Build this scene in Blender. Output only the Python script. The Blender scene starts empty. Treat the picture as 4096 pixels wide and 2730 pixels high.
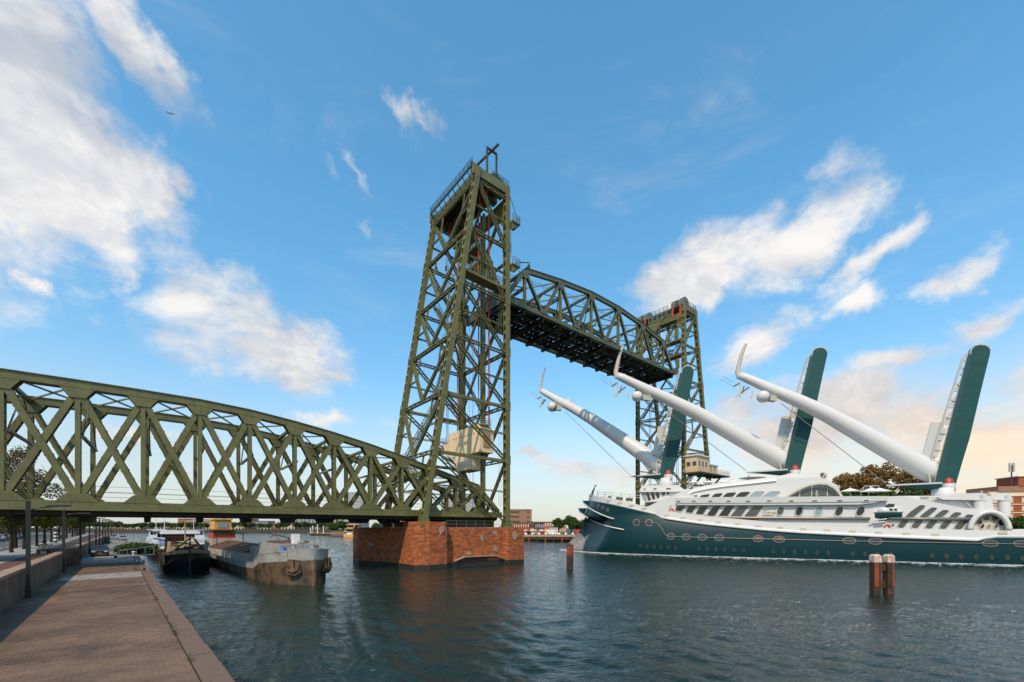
import bpy, math, random
from mathutils import Vector, Matrix
R = random.Random(7)
C = bpy.context.scene.collection
SC = bpy.context.scene
rad = math.radians

# ---------------------------------------------------------------- camera, sky, sun, exposure
F, U0, V0, H = 1675.0, 2048.0, 2106.0, 6.5          # lens of the photograph in its own pixels; eye height
WATER = 0.2
cam_d = bpy.data.cameras.new('camera')
cam = bpy.data.objects.new('camera', cam_d)
C.objects.link(cam)
cam.location = (0, 0, H)
cam.rotation_euler = (rad(90), 0, 0)
cam_d.sensor_width = 36.0
cam_d.lens = F / 4096 * 36.0
cam_d.shift_y = (V0 - 1365.0) / 4096.0
cam_d.clip_start = 0.1
cam_d.clip_end = 6000
SC.camera = cam

SUN_EL = 50.0
SUN_AZ = math.atan2(-0.28, -0.96)                    # clockwise from +Y
sun_d = bpy.data.lights.new('sun', 'SUN')
sun_d.energy = 3.0
sun_d.angle = rad(1.2)
sun_d.color = (1.0, 0.79, 0.56)
sun = bpy.data.objects.new('sun', sun_d)
C.objects.link(sun)
to_sun = Vector((math.sin(SUN_AZ) * math.cos(rad(SUN_EL)), math.cos(SUN_AZ) * math.cos(rad(SUN_EL)), math.sin(rad(SUN_EL))))
sun.rotation_euler = to_sun.to_track_quat('Z', 'Y').to_euler()
sun.location = to_sun * 200

SC.view_settings.view_transform = 'Standard'
SC.view_settings.look = 'None'
SC.view_settings.gamma = 1.0
SC.view_settings.exposure = 0.42
SC.view_settings.use_curve_mapping = False
SC.cycles.max_bounces = 6
SC.cycles.transparent_max_bounces = 8
SC.cycles.use_denoising = True
SC.cycles.sample_clamp_indirect = 6

world = bpy.data.worlds.new('World')
SC.world = world
world.use_nodes = True

def make_sky():
    nt = world.node_tree
    N, L = nt.nodes, nt.links
    N.clear()
    out = N.new('ShaderNodeOutputWorld')
    bg = N.new('ShaderNodeBackground')
    L.new(bg.outputs[0], out.inputs[0])
    bg.inputs[1].default_value = 0.15
    sky = N.new('ShaderNodeTexSky')
    sky.sky_type = 'NISHITA'
    sky.sun_disc = False
    sky.sun_elevation = rad(SUN_EL)
    sky.sun_rotation = SUN_AZ % (2 * math.pi)
    sky.air_density = 1.0
    sky.dust_density = 0.6
    sky.ozone_density = 1.6
    tc = N.new('ShaderNodeTexCoord')
    D = tc.outputs['Generated']

    def m(op, a, b=None, c=None, clamp=False):
        n = N.new('ShaderNodeMath'); n.operation = op; n.use_clamp = clamp
        for i, x in enumerate((a, b, c)):
            if x is None: continue
            if isinstance(x, (int, float)): n.inputs[i].default_value = x
            else: L.new(x, n.inputs[i])
        return n.outputs[0]

    def mixc(f, a, b, mode='MIX'):
        n = N.new('ShaderNodeMix'); n.data_type = 'RGBA'; n.blend_type = mode
        for i, x in ((0, f), (6, a), (7, b)):
            if isinstance(x, (int, float)): n.inputs[i].default_value = x
            elif isinstance(x, tuple): n.inputs[i].default_value = (*x, 1)
            else: L.new(x, n.inputs[i])
        return n.outputs[2]

    def ramp(x, lo, hi):
        n = N.new('ShaderNodeMapRange'); n.interpolation_type = 'SMOOTHSTEP'
        L.new(x, n.inputs[0]); n.inputs[1].default_value = lo; n.inputs[2].default_value = hi
        return n.outputs[0]

    def noise(vec, scale, detail, rough, dist=0.0, sc=(1, 1, 1), rot=(0, 0, 0), loc=(0, 0, 0)):
        mp = N.new('ShaderNodeMapping'); mp.vector_type = 'POINT'
        L.new(vec, mp.inputs[0])
        mp.inputs['Scale'].default_value = sc; mp.inputs['Rotation'].default_value = rot; mp.inputs['Location'].default_value = loc
        n = N.new('ShaderNodeTexNoise')
        L.new(mp.outputs[0], n.inputs['Vector'])
        n.inputs['Scale'].default_value = scale; n.inputs['Detail'].default_value = detail
        n.inputs['Roughness'].default_value = rough; n.inputs['Distortion'].default_value = dist
        return n.outputs[0]

    sep = N.new('ShaderNodeSeparateXYZ'); L.new(D, sep.inputs[0])
    az = m('ARCTAN2', sep.outputs[0], sep.outputs[1])
    el = m('ARCSINE', sep.outputs[2])
    cmb = N.new('ShaderNodeCombineXYZ'); L.new(az, cmb.inputs[0]); L.new(el, cmb.inputs[1])
    AE = cmb.outputs[0]

    def ae(u, v):
        d = Vector(((u - U0) / F, 1, (V0 - v) / F)).normalized()
        return math.atan2(d.x, d.y), math.asin(d.z)
    # the cloud banks of this sky: centre, half-axes, lean and how dense (all angles on the sky)
    banks = []
    for u, v, du, dv, lean, k in CLOUDS:
        a0, e0 = ae(u, v); a1, _ = ae(u + du, v); _, e1 = ae(u, v - dv)
        banks.append((a0, e0, abs(a1 - a0), abs(e1 - e0), rad(lean), k))
    wn = N.new('ShaderNodeTexNoise'); L.new(D, wn.inputs['Vector']); wn.inputs['Scale'].default_value = 4.5; wn.inputs['Detail'].default_value = 7; wn.inputs['Roughness'].default_value = 0.6
    wv = N.new('ShaderNodeVectorMath'); wv.operation = 'SUBTRACT'; L.new(wn.outputs['Color'], wv.inputs[0]); wv.inputs[1].default_value = (0.5, 0.5, 0.5)
    ws_ = N.new('ShaderNodeVectorMath'); ws_.operation = 'MULTIPLY'; L.new(wv.outputs[0], ws_.inputs[0]); ws_.inputs[1].default_value = (0.42, 0.22, 0)
    wa = N.new('ShaderNodeVectorMath'); wa.operation = 'ADD'; L.new(AE, wa.inputs[0]); L.new(ws_.outputs[0], wa.inputs[1]); AE = wa.outputs[0]
    acc = None
    for a0, e0, ra, re, lean, k in banks:
        mp = N.new('ShaderNodeMapping'); mp.vector_type = 'TEXTURE'
        L.new(AE, mp.inputs[0])
        mp.inputs['Location'].default_value = (a0, e0, 0)
        mp.inputs['Rotation'].default_value = (0, 0, lean)
        mp.inputs['Scale'].default_value = (ra, re, 1)
        ln = N.new('ShaderNodeVectorMath'); ln.operation = 'LENGTH'
        L.new(mp.outputs[0], ln.inputs[0])
        b = m('MULTIPLY', m('SUBTRACT', 1.0, ln.outputs['Value']), k)
        acc = b if acc is None else m('MAXIMUM', acc, b)
    mask = m('MAXIMUM', acc, -0.42)
    n1 = noise(D, 3.2, 10, 0.62, 0.35, sc=(1, 1, 1.9), rot=(0, 0.25, 0))
    n2 = noise(D, 10.0, 8, 0.60, 0.3, sc=(1, 1, 1.8), rot=(0, 0.3, 0))
    nn = m('ADD', m('MULTIPLY', m('SUBTRACT', n1, 0.5), 1.9), m('MULTIPLY', m('SUBTRACT', n2, 0.5), 0.75))
    dens = ramp(m('ADD', mask, nn), -0.02, 0.80)
    thin = noise(D, 2.6, 9, 0.68, 0.6, sc=(1, 1, 3.2), rot=(0, 0.35, 0.2), loc=(5, 2, 1))
    dens = m('MAXIMUM', dens, m('MULTIPLY', ramp(thin, 0.52, 0.80), 0.2))
    # the same field a little towards the sun: thick parts shade the side away from it
    off = tuple(to_sun * 0.035)
    n1b = noise(D, 3.2, 10, 0.62, 0.35, sc=(1, 1, 1.9), rot=(0, 0.25, 0), loc=(-off[0], off[1], 0.06))
    lit = ramp(m('SUBTRACT', n1, n1b), -0.10, 0.12)
    body = noise(D, 2.2, 5, 0.5, 0.2, sc=(1, 1, 2.2), loc=(3, 1, 2))
    shade = m('ADD', m('MULTIPLY', lit, 0.55), m('MULTIPLY', ramp(body, 0.35, 0.62), 0.45))
    low = ramp(el, 0.36, 0.05)
    eastw = ramp(az, -0.05, 0.9)
    warm = m('MULTIPLY', low, m('ADD', m('MULTIPLY', eastw, 0.75), 0.25))
    c_lit = mixc(warm, (5.2, 4.95, 4.65), (5.4, 4.15, 3.0))
    c_shd = mixc(warm, (2.5, 2.7, 3.1), (3.8, 3.2, 2.7))
    cloud = mixc(shade, c_shd, c_lit)
    blue = mixc(1.0, sky.outputs[0], mixc(ramp(el, 0.62, 0.08), SKY_TINT, (0.86, 1.02, 0.98)), 'MULTIPLY')
    # thin veil of evening mist near the horizon
    veil = m('MULTIPLY', ramp(el, 0.34, -0.02), 0.85)
    vcol = mixc(eastw, (3.3, 3.2, 3.1), (4.7, 3.4, 2.35))
    base = mixc(veil, blue, vcol)
    L.new(mixc(m('MULTIPLY', dens, 0.93), base, cloud), bg.inputs[0])

SKY_TINT = (0.70, 1.28, 1.30)
CLOUDS = [  # u, v, half width, half height, lean, weight
    (60, 430, 660, 600, -30, 1.8), (430, 720, 530, 340, -28, 1.6), (160, 850, 500, 320, -10, 1.4),
    (560, 260, 300, 160, -30, 0.9), (110, 120, 430, 240, -20, 1.0), (760, 790, 150, 120, -20, 0.9),
    (1020, 1340, 420, 230, -4, 1.25), (1230, 1420, 220, 90, -5, .9), (430, 1130, 110, 60, -35, 0.8), (90, 1090, 180, 60, -20, 0.75),
    (2760, 1110, 360, 190, 22, 1.25), (3120, 970, 400, 200, 18, 1.2), (3420, 1040, 300, 110, 22, 0.95), (3360, 1220, 150, 80, 5, 0.8),
    (3830, 1080, 320, 90, 14, 0.85), (3920, 1280, 330, 110, 14, 0.95), (3560, 1480, 320, 80, 8, 0.85), (3000, 1390, 230, 120, 4, 0.85),
    (3300, 1680, 800, 170, 3, 1.35), (3850, 1680, 620, 210, 4, 1.4), (3000, 1640, 300, 130, 5, 0.9), (4300, 1500, 500, 300, 8, 0.9),
    (1470, 860, 75, 90, -30, 0.62), (1255, 630, 90, 60, -25, 0.5), (1620, 420, 150, 80, -25, 0.55), (1750, 470, 120, 40, -5, .5), (1380, 640, 110, 50, -35, .45),
    (1320, 1660, 170, 60, 0, 0.75), (2330, 1880, 300, 60, 2, 0.65), (2180, 1850, 200, 22, 0, 0.7), (450, 1790, 260, 50, 0, 0.6),
    (-500, 900, 700, 500, 10, 1.0), (5200, 1500, 800, 300, 8, 0.9),
]
make_sky()

# ---------------------------------------------------------------- frames of the place
A = rad(39.4); CA, SA = math.cos(A), math.sin(A)      # the bridge axis
def W(s, t, z): return Vector((CA * s - SA * t, SA * s + CA * t, z))
AX, BX, UP = Vector((CA, SA, 0)), Vector((-SA, CA, 0)), Vector((0, 0, 1))
QO, QD = Vector((-7.53, 11.27, 0)), Vector((-0.6868, 0.7268, 0))   # the quay edge
QL = Vector((-0.7268, -0.6868, 0))                    # inland
def Q(al, la, z): p = QO + QD * al + QL * la; return Vector((p.x, p.y, z))
def wall_lat(al): return 6.75 - 0.0165 * al
YB, YD, YN = Vector((19.1, 113.2, 0)), Vector((0.9029, -0.4299, 0)), Vector((-0.4299, -0.9029, 0))
def Yk(k, n, z): p = YB + YD * k + YN * n; return Vector((p.x, p.y, z))
def yz(u, v, n):                                       # a sight line meets the ship's side plane n
    r = Vector(((u - U0) / F, 1, (V0 - v) / F))
    y = (n + YB.dot(YN)) / (r.x * YN.x + r.y * YN.y)
    p = r * y
    return (p - YB).dot(YD), H + p.z
def at(u, v, y): return Vector(((u - U0) / F * y, y, H + (V0 - v) / F * y))

# ---------------------------------------------------------------- mesh helpers
class MB:
    def __init__(self): self.v = []; self.f = []
    def poly(self, pts):
        i = len(self.v); self.v += [Vector(p) for p in pts]; self.f.append(tuple(range(i, i + len(pts)))); return self
    def raw(self, vs, fs):
        i = len(self.v); self.v += [Vector(p) for p in vs]; self.f += [tuple(a + i for a in f) for f in fs]; return self
    def box(self, c, e, x=Vector((1, 0, 0)), y=Vector((0, 1, 0)), z=UP):
        c = Vector(c); a, b, d = x * (e[0] / 2), y * (e[1] / 2), z * (e[2] / 2)
        vs = [c + a * i + b * j + d * k for k in (-1, 1) for j in (-1, 1) for i in (-1, 1)]
        return self.raw(vs, [(0, 2, 3, 1), (4, 5, 7, 6), (0, 1, 5, 4), (2, 6, 7, 3), (0, 4, 6, 2), (1, 3, 7, 5)])
    def bar(self, p, q, w, h, side):
        p, q = Vector(p), Vector(q); d = q - p
        if d.length < 1e-6: return self
        dn = d.normalized(); s = Vector(side); s = (s - dn * s.dot(dn))
        s = s.normalized() if s.length > 1e-5 else dn.orthogonal().normalized()
        u = dn.cross(s)
        return self.box((p + q) / 2, (w, h, d.length), s, u, dn)
    def tube(self, pts, r, n=8, cap=True):
        pts = [Vector(p) for p in pts]; m = len(pts)
        rs = r if isinstance(r, (list, tuple)) else [r] * m
        i0 = len(self.v); prev = None
        for i, p in enumerate(pts):
            d = (pts[min(i + 1, m - 1)] - pts[max(i - 1, 0)]).normalized()
            if prev is None: a = d.orthogonal().normalized()
            else:
                a = prev - d * prev.dot(d); a = a.normalized() if a.length > 1e-5 else d.orthogonal().normalized()
            prev = a; b = d.cross(a)
            for k in range(n):
                t = 2 * math.pi * k / n; self.v.append(p + (a * math.cos(t) + b * math.sin(t)) * rs[i])
        for i in range(m - 1):
            for k in range(n):
                a = i0 + i * n + k; b = i0 + i * n + (k + 1) % n
                self.f.append((a, b, b + n, a + n))
        if cap:
            self.f.append(tuple(i0 + k for k in reversed(range(n)))); self.f.append(tuple(i0 + (m - 1) * n + k for k in range(n)))
        return self
    def prism(self, pts, ext):
        pts = [Vector(p) for p in pts]; e = Vector(ext); n = len(pts); i = len(self.v)
        self.v += pts + [p + e for p in pts]
        self.f.append(tuple(i + k for k in reversed(range(n)))); self.f.append(tuple(i + n + k for k in range(n)))
        for k in range(n):
            j = (k + 1) % n; self.f.append((i + k, i + j, i + n + j, i + n + k))
        return self
    def ring(self, outer, inner, ext):                # a frame between two outlines of equal count
        e = Vector(ext); n = len(outer); i = len(self.v)
        self.v += [Vector(p) for p in outer] + [Vector(p) for p in inner] + [Vector(p) + e for p in outer] + [Vector(p) + e for p in inner]
        for k in range(n):
            j = (k + 1) % n
            self.f += [(i + k, i + j, i + n + j, i + n + k), (i + 2 * n + k, i + 3 * n + k, i + 3 * n + j, i + 2 * n + j),
                       (i + k, i + 2 * n + k, i + 2 * n + j, i + j), (i + n + k, i + n + j, i + 3 * n + j, i + 3 * n + k)]
        return self
    def lathe(self, prof, c, n=16, axis=UP):
        c = Vector(c); ax = Vector(axis).normalized(); a = ax.orthogonal().normalized(); b = ax.cross(a); i0 = len(self.v); m = len(prof)
        for r, h in prof:
            for k in range(n):
                t = 2 * math.pi * k / n; self.v.append(c + ax * h + (a * math.cos(t) + b * math.sin(t)) * r)
        for i in range(m - 1):
            for k in range(n):
                p = i0 + i * n + k; q = i0 + i * n + (k + 1) % n; self.f.append((p, q, q + n, p + n))
        self.f.append(tuple(i0 + k for k in reversed(range(n)))); self.f.append(tuple(i0 + (m - 1) * n + k for k in range(n)))
        return self
    def grid(self, rows):
        i0 = len(self.v); m = len(rows[0])
        for r in rows: self.v += [Vector(p) for p in r]
        for i in range(len(rows) - 1):
            for k in range(m - 1):
                a = i0 + i * m + k; self.f.append((a, a + 1, a + m + 1, a + m))
        return self
    def lattice(self, p, q, side, w, depth, fl=0.11, lace=0.07, step=None, lace_t=0.05):
        """two flanges joined by zigzag lacing: w across 'side', depth the other way"""
        p, q = Vector(p), Vector(q); d = q - p; ln = d.length; dn = d / ln
        s = Vector(side); s = (s - dn * s.dot(dn)).normalized(); o = dn.cross(s)
        for g in (-1, 1): self.bar(p + s * g * (w / 2 - fl / 2), q + s * g * (w / 2 - fl / 2), fl, depth, s)
        step = step or w * 1.1; k = max(2, int(ln / step))
        for g in (-1, 1):
            for i in range(k):
                a = p + dn * ln * i / k; b = p + dn * ln * (i + 1) / k; sg = 1 if i % 2 else -1
                oo = o * g * (depth / 2 - 0.03)
                self.bar(a + s * sg * (w / 2 - fl) + oo, b - s * sg * (w / 2 - fl) + oo, lace, lace_t, s)
        return self
    def data(self, name, mat, org=None, smooth=False):
        me = bpy.data.meshes.new(name)
        o = Vector(org) if org is not None else Vector((0, 0, 0))
        me.from_pydata([tuple(p - o) for p in self.v], [], self.f)
        me.materials.append(M[mat] if isinstance(mat, str) else mat)
        if smooth:
            for p in me.polygons: p.use_smooth = True
        me.update()
        return me

ORG = {}
def link(name, me, loc=(0, 0, 0), parent=None):
    o = bpy.data.objects.new(name, me); C.objects.link(o); o.location = loc
    if parent is not None: o.parent = parent
    return o
def obj(name, mb, mat, parent=None, smooth=False, local=False):
    """one mesh object; world coordinates unless local, re-expressed in its parent's frame"""
    org = ORG.get(parent.name, Vector((0, 0, 0))) if (parent is not None and not local) else Vector((0, 0, 0))
    o = link(name, mb.data(name, mat, org, smooth), (0, 0, 0), parent)
    ORG[o.name] = org
    return o
def tag(o, label=None, cat=None, group=None, kind=None):
    if label: o['label'] = label
    if cat: o['category'] = cat
    if group: o['group'] = group
    if kind: o['kind'] = kind
    return o
def thing(name, label, cat, loc=(0, 0, 0), group=None, rz=0.0):
    o = bpy.data.objects.new(name, None); C.objects.link(o); o.location = loc; o.rotation_euler = (0, 0, rz)
    o.empty_display_size = 0.2
    ORG[o.name] = Vector(loc)
    return tag(o, label, cat, group)
def struct(name, mb, mat, parent=None, smooth=False):
    return tag(obj(name, mb, mat, parent, smooth), kind='structure' if parent is None else None)
KIDS = {}
def kids(o):
    return [c for c in bpy.data.objects if c.parent is o]
def dup(o, loc=None, rz=None, label=None, group=None, parent=None, scale=None):
    c = o.copy(); C.objects.link(c)
    if parent is not None: c.parent = parent
    if loc is not None: c.location = loc
    if rz is not None: c.rotation_euler = (0, 0, rz)
    if scale is not None: c.scale = scale
    if label: c['label'] = label
    if group: c['group'] = group
    for ch in kids(o): dup(ch, parent=c)
    return c

# ---------------------------------------------------------------- materials
M = {}
def mat(name, col, rough=0.6, metal=0.0, var=0.0, vscale=3.0, col2=None, bump=0.0, bscale=30.0, spec=None, stretch=(1, 1, 1), coat=0.0,
        island=0.0, detail=6, stain=None):
    m = bpy.data.materials.new(name); m.use_nodes = True
    nt = m.node_tree; N, L = nt.nodes, nt.links
    b = N['Principled BSDF']
    b.inputs['Base Color'].default_value = (*col, 1); b.inputs['Roughness'].default_value = rough; b.inputs['Metallic'].default_value = metal
    if spec is not None: b.inputs['Specular IOR Level'].default_value = spec
    if coat: b.inputs['Coat Weight'].default_value = coat; b.inputs['Coat Roughness'].default_value = 0.08
    if var or bump:
        tc = N.new('ShaderNodeTexCoord'); mp = N.new('ShaderNodeMapping'); L.new(tc.outputs['Object'], mp.inputs[0]); mp.inputs['Scale'].default_value = stretch
    if var:
        n = N.new('ShaderNodeTexNoise'); L.new(mp.outputs[0], n.inputs['Vector'])
        n.inputs['Scale'].default_value = vscale; n.inputs['Detail'].default_value = detail; n.inputs['Roughness'].default_value = 0.62
        r = N.new('ShaderNodeValToRGB'); L.new(n.outputs[0], r.inputs[0])
        c2 = col2 or tuple(c * 0.45 for c in col)
        lo = tuple(c2[i] * var + col[i] * (1 - var) for i in range(3))
        r.color_ramp.elements[0].position = 0.36; r.color_ramp.elements[0].color = (*lo, 1)
        r.color_ramp.elements[1].position = 0.62; r.color_ramp.elements[1].color = (*col, 1)
        last = r.outputs[0]
        if stain:                                      # rust and dirt runs
            mp2 = N.new('ShaderNodeMapping'); L.new(tc.outputs['Object'], mp2.inputs[0]); mp2.inputs['Scale'].default_value = (1.6, 1.6, 0.22)
            n3 = N.new('ShaderNodeTexNoise'); L.new(mp2.outputs[0], n3.inputs['Vector']); n3.inputs['Scale'].default_value = 2.2; n3.inputs['Detail'].default_value = 7; n3.inputs['Roughness'].default_value = 0.7
            r3 = N.new('ShaderNodeMapRange'); L.new(n3.outputs[0], r3.inputs[0]); r3.inputs[1].default_value = 0.54; r3.inputs[2].default_value = 0.72; r3.inputs[4].default_value = 0.75
            x3 = N.new('ShaderNodeMix'); x3.data_type = 'RGBA'; L.new(r3.outputs[0], x3.inputs[0]); L.new(last, x3.inputs[6]); x3.inputs[7].default_value = (*stain, 1); last = x3.outputs[2]
        if island:
            g = N.new('ShaderNodeNewGeometry'); hs = N.new('ShaderNodeHueSaturation')
            mr = N.new('ShaderNodeMapRange'); L.new(g.outputs['Random Per Island'], mr.inputs[0])
            mr.inputs[3].default_value = 1 - island; mr.inputs[4].default_value = 1 + island
            L.new(mr.outputs[0], hs.inputs['Value']); L.new(last, hs.inputs['Color']); last = hs.outputs[0]
        L.new(last, b.inputs['Base Color'])
    if bump:
        n2 = N.new('ShaderNodeTexNoise'); L.new(mp.outputs[0], n2.inputs['Vector'])
        n2.inputs['Scale'].default_value = bscale; n2.inputs['Detail'].default_value = 5
        bp = N.new('ShaderNodeBump'); L.new(n2.outputs[0], bp.inputs['Height']); bp.inputs['Strength'].default_value = bump; bp.inputs['Distance'].default_value = 0.03
        L.new(bp.outputs[0], b.inputs['Normal'])
    M[name] = m
    return m
def leafmat(name, a, b, c):
    m = bpy.data.materials.new(name); m.use_nodes = True
    nt = m.node_tree; N, L = nt.nodes, nt.links; p = N['Principled BSDF']
    g = N.new('ShaderNodeNewGeometry'); r = N.new('ShaderNodeValToRGB')
    L.new(g.outputs['Random Per Island'], r.inputs[0])
    e = r.color_ramp.elements; e[0].color = (*a, 1); e[1].color = (*c, 1); e.new(0.55).color = (*b, 1)
    L.new(r.outputs[0], p.inputs['Base Color']); p.inputs['Roughness'].default_value = 0.6
    p.inputs['Specular IOR Level'].default_value = 0.25
    t = N.new('ShaderNodeBsdfTranslucent'); L.new(r.outputs[0], t.inputs[0])
    mx = N.new('ShaderNodeMixShader'); mx.inputs[0].default_value = 0.3
    L.new(p.outputs[0], mx.inputs[1]); L.new(t.outputs[0], mx.inputs[2]); L.new(mx.outputs[0], N['Material Output'].inputs[0])
    M[name] = m

mat('olive', (0.145, 0.138, 0.042), 0.5, 0, 0.6, 0.8, (0.075, 0.070, 0.026), 0.2, 14, stain=(0.075, 0.040, 0.018))
mat('olive_dark', (0.050, 0.056, 0.030), 0.6, 0, 0.5, 0.7, (0.03, 0.028, 0.018))
mat('olive_yellow', (0.185, 0.165, 0.05), 0.5, 0, 0.5, 0.9, (0.10, 0.085, 0.03))
mat('span_green', (0.10, 0.112, 0.060), 0.5, 0, 0.5, 0.7, (0.050, 0.055, 0.034), stain=(0.07, 0.04, 0.02))
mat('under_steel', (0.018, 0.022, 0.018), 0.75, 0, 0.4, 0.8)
mat('grey_strut', (0.25, 0.26, 0.22), 0.55, 0, 0.4, 1.0)
mat('red_cable', (0.42, 0.045, 0.018), 0.5)
mat('grey_cable', (0.20, 0.19, 0.23), 0.5)
mat('counterweight', (0.78, 0.60, 0.38), 0.85, 0, 0.5, 0.45, (0.62, 0.45, 0.28), 0.3, 6)
mat('sheave_grey', (0.13, 0.145, 0.10), 0.5, 0, 0.4, 1.5)
mat('pier_stone', (0.46, 0.120, 0.034), 0.9, 0, 0.9, 1.0, (0.13, 0.042, 0.018), 0.8, 8, stretch=(1, 1, 2.6), stain=(0.07, 0.035, 0.02))
mat('pier_core', (0.10, 0.04, 0.02), 0.95, 0, 0.5, 1.0)
mat('pier_patch', (0.38, 0.24, 0.16), 0.9, 0, 0.5, 1.5, None, 0.4, 9)
mat('wet_band', (0.025, 0.022, 0.014), 0.5, 0, 0.4, 1.2)
mat('paver', (0.175, 0.103, 0.064), 0.9, 0, 0.85, 0.35, (0.060, 0.037, 0.026), 0.4, 25, island=0.16)
mat('paver_pale_sunlit', (0.27, 0.25, 0.23), 0.9, 0, 0.4, 0.5, (0.21, 0.19, 0.17), 0.35, 25, island=0.12)  # pale bricks, also used to paint in a sunlit strip
mat('paver_bed', (0.055, 0.045, 0.033), 0.95, 0, 0.4, 2.0)
mat('quay_concrete', (0.20, 0.175, 0.145), 0.9, 0, 0.5, 0.25, (0.13, 0.105, 0.085), 0.3, 12)
mat('coping', (0.145, 0.090, 0.063), 0.85, 0, 0.65, 1.1, (0.12, 0.075, 0.05), 0.5, 16)
mat('quay_face', (0.06, 0.05, 0.035), 0.8, 0, 0.6, 0.8, None, 0.5, 6)
mat('parapet', (0.17, 0.115, 0.08), 0.9, 0, 0.6, 0.9, (0.055, 0.042, 0.032), 0.5, 9)
mat('parapet_cap', (0.32, 0.21, 0.145), 0.85, 0, 0.5, 1.5, None, 0.4, 14)
mat('bike_path', (0.125, 0.050, 0.040), 0.9, 0, 0.4, 0.6, None, 0.3, 30)
mat('pavement', (0.30, 0.29, 0.27), 0.9, 0, 0.35, 0.5, None, 0.3, 20)
mat('asphalt', (0.085, 0.082, 0.078), 0.9, 0, 0.35, 0.4, None, 0.3, 30)
mat('road_paint', (0.7, 0.68, 0.63), 0.7)
mat('lamp_black', (0.012, 0.012, 0.013), 0.45)
mat('lamp_glass', (0.35, 0.42, 0.45), 0.2)
mat('bark', (0.032, 0.024, 0.017), 0.9, 0, 0.5, 3, None, 0.6, 14)
mat('earth', (0.06, 0.055, 0.035), 0.95, 0, 0.5, 0.05, (0.04, 0.05, 0.02))
mat('hull_black', (0.013, 0.012, 0.011), 0.5, 0, 0.5, 0.8, (0.03, 0.02, 0.012))
mat('hull_rust', (0.13, 0.082, 0.045), 0.6, 0, 1.0, 0.7, (0.016, 0.013, 0.010), 0.4, 5, stain=(0.10, 0.035, 0.012))
mat('rust', (0.22, 0.09, 0.035), 0.8, 0, 0.7, 1.2, (0.06, 0.03, 0.018), 0.4, 9)
mat('barge_grey', (0.33, 0.325, 0.31), 0.55, 0, 0.5, 0.8, (0.19, 0.16, 0.135), stain=(0.13, 0.06, 0.03))
mat('barge_pale', (0.46, 0.42, 0.36), 0.55, 0, 0.5, 1.2, (0.27, 0.22, 0.17), stain=(0.15, 0.07, 0.03))
mat('hatch_brown', (0.115, 0.058, 0.04), 0.7, 0, 0.5, 1.2)
mat('cabin_red', (0.42, 0.075, 0.03), 0.5, 0, 0.3, 2)
mat('orange_box', (0.72, 0.34, 0.06), 0.6)
mat('boat_white', (0.62, 0.64, 0.66), 0.45, 0, 0.2, 1)
mat('boat_tan', (0.40, 0.30, 0.19), 0.6, 0, 0.3, 1)
mat('tarp_blue', (0.10, 0.2, 0.5), 0.6)
mat('rope', (0.30, 0.29, 0.22), 0.9)
mat('glass_dark', (0.018, 0.020, 0.022), 0.06, spec=0.6)
mat('glass_grey', (0.07, 0.075, 0.075), 0.08, spec=0.6)
mat('glass_pale', (0.25, 0.30, 0.32), 0.15)
mat('yacht_green', (0.0035, 0.031, 0.037), 0.38, 0, 0.4, 0.12, (0.002, 0.020, 0.026), spec=0.25, stretch=(1, 1, 3))
mat('wing_green', (0.014, 0.070, 0.068), 0.6, 0, 0.5, 0.35, (0.009, 0.050, 0.052), spec=0.2, stretch=(0.3, 0.3, 2.2))
mat('wing_green_edge', (0.008, 0.055, 0.050), 0.35, 0, 0.3, 0.4)
mat('yacht_white', (0.60, 0.578, 0.568), 0.35, spec=0.3)
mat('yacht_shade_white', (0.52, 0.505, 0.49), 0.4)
mat('wing_beige', (0.47, 0.43, 0.36), 0.4)
mat('wing_panel', (0.47, 0.46, 0.45), 0.5)
mat('stern_beige', (0.52, 0.44, 0.34), 0.5)
mat('teak', (0.50, 0.37, 0.21), 0.6, 0, 0.3, 2)
mat('chrome_rail', (0.22, 0.195, 0.17), 0.4, 0.4)
mat('porthole_rim', (0.21, 0.17, 0.13), 0.4, 0.3)
mat('bow_grey', (0.16, 0.15, 0.16), 0.5, 0, 0.7, 0.5, (0.30, 0.27, 0.25), stretch=(1, 1, 0.5))
mat('foot_red', (0.30, 0.035, 0.03), 0.45)
mat('bracket_brown', (0.11, 0.085, 0.05), 0.5)
mat('life_red', (0.6, 0.03, 0.02), 0.5)
mat('pile_rust', (0.30, 0.062, 0.015), 0.8, 0, 0.8, 1.8, (0.13, 0.035, 0.015), 0.5, 8)
mat('pile_dark', (0.085, 0.034, 0.016), 0.8, 0, 1.0, 1.9, (0.014, 0.012, 0.008), 0.6, 9)
mat('pile_cap', (0.68, 0.50, 0.40), 0.8, 0, 0.7, 2.5, (0.25, 0.14, 0.1), 0.4, 9)
mat('brick_red', (0.34, 0.085, 0.035), 0.85, 0, 0.4, 1.5)
mat('brick_brown', (0.30, 0.155, 0.095), 0.85, 0, 0.3, 0.8)
mat('brick_dark', (0.085, 0.060, 0.050), 0.85, 0, 0.3, 0.8)
mat('brick_orange', (0.45, 0.14, 0.05), 0.85, 0, 0.3, 0.8)
mat('concrete_pale', (0.46, 0.41, 0.36), 0.85, 0, 0.3, 0.6)
mat('tower_grey', (0.28, 0.28, 0.30), 0.8, 0, 0.3, 0.3)
mat('trim_cream', (0.60, 0.48, 0.34), 0.8)
mat('roof_slate', (0.06, 0.065, 0.075), 0.7)
mat('roof_tan', (0.42, 0.25, 0.13), 0.8)
mat('white_paint', (0.72, 0.71, 0.69), 0.5)
mat('sign_red', (0.6, 0.04, 0.03), 0.5)
mat('sign_blue', (0.08, 0.2, 0.55), 0.5)
mat('black', (0.012, 0.012, 0.012), 0.5)
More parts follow.
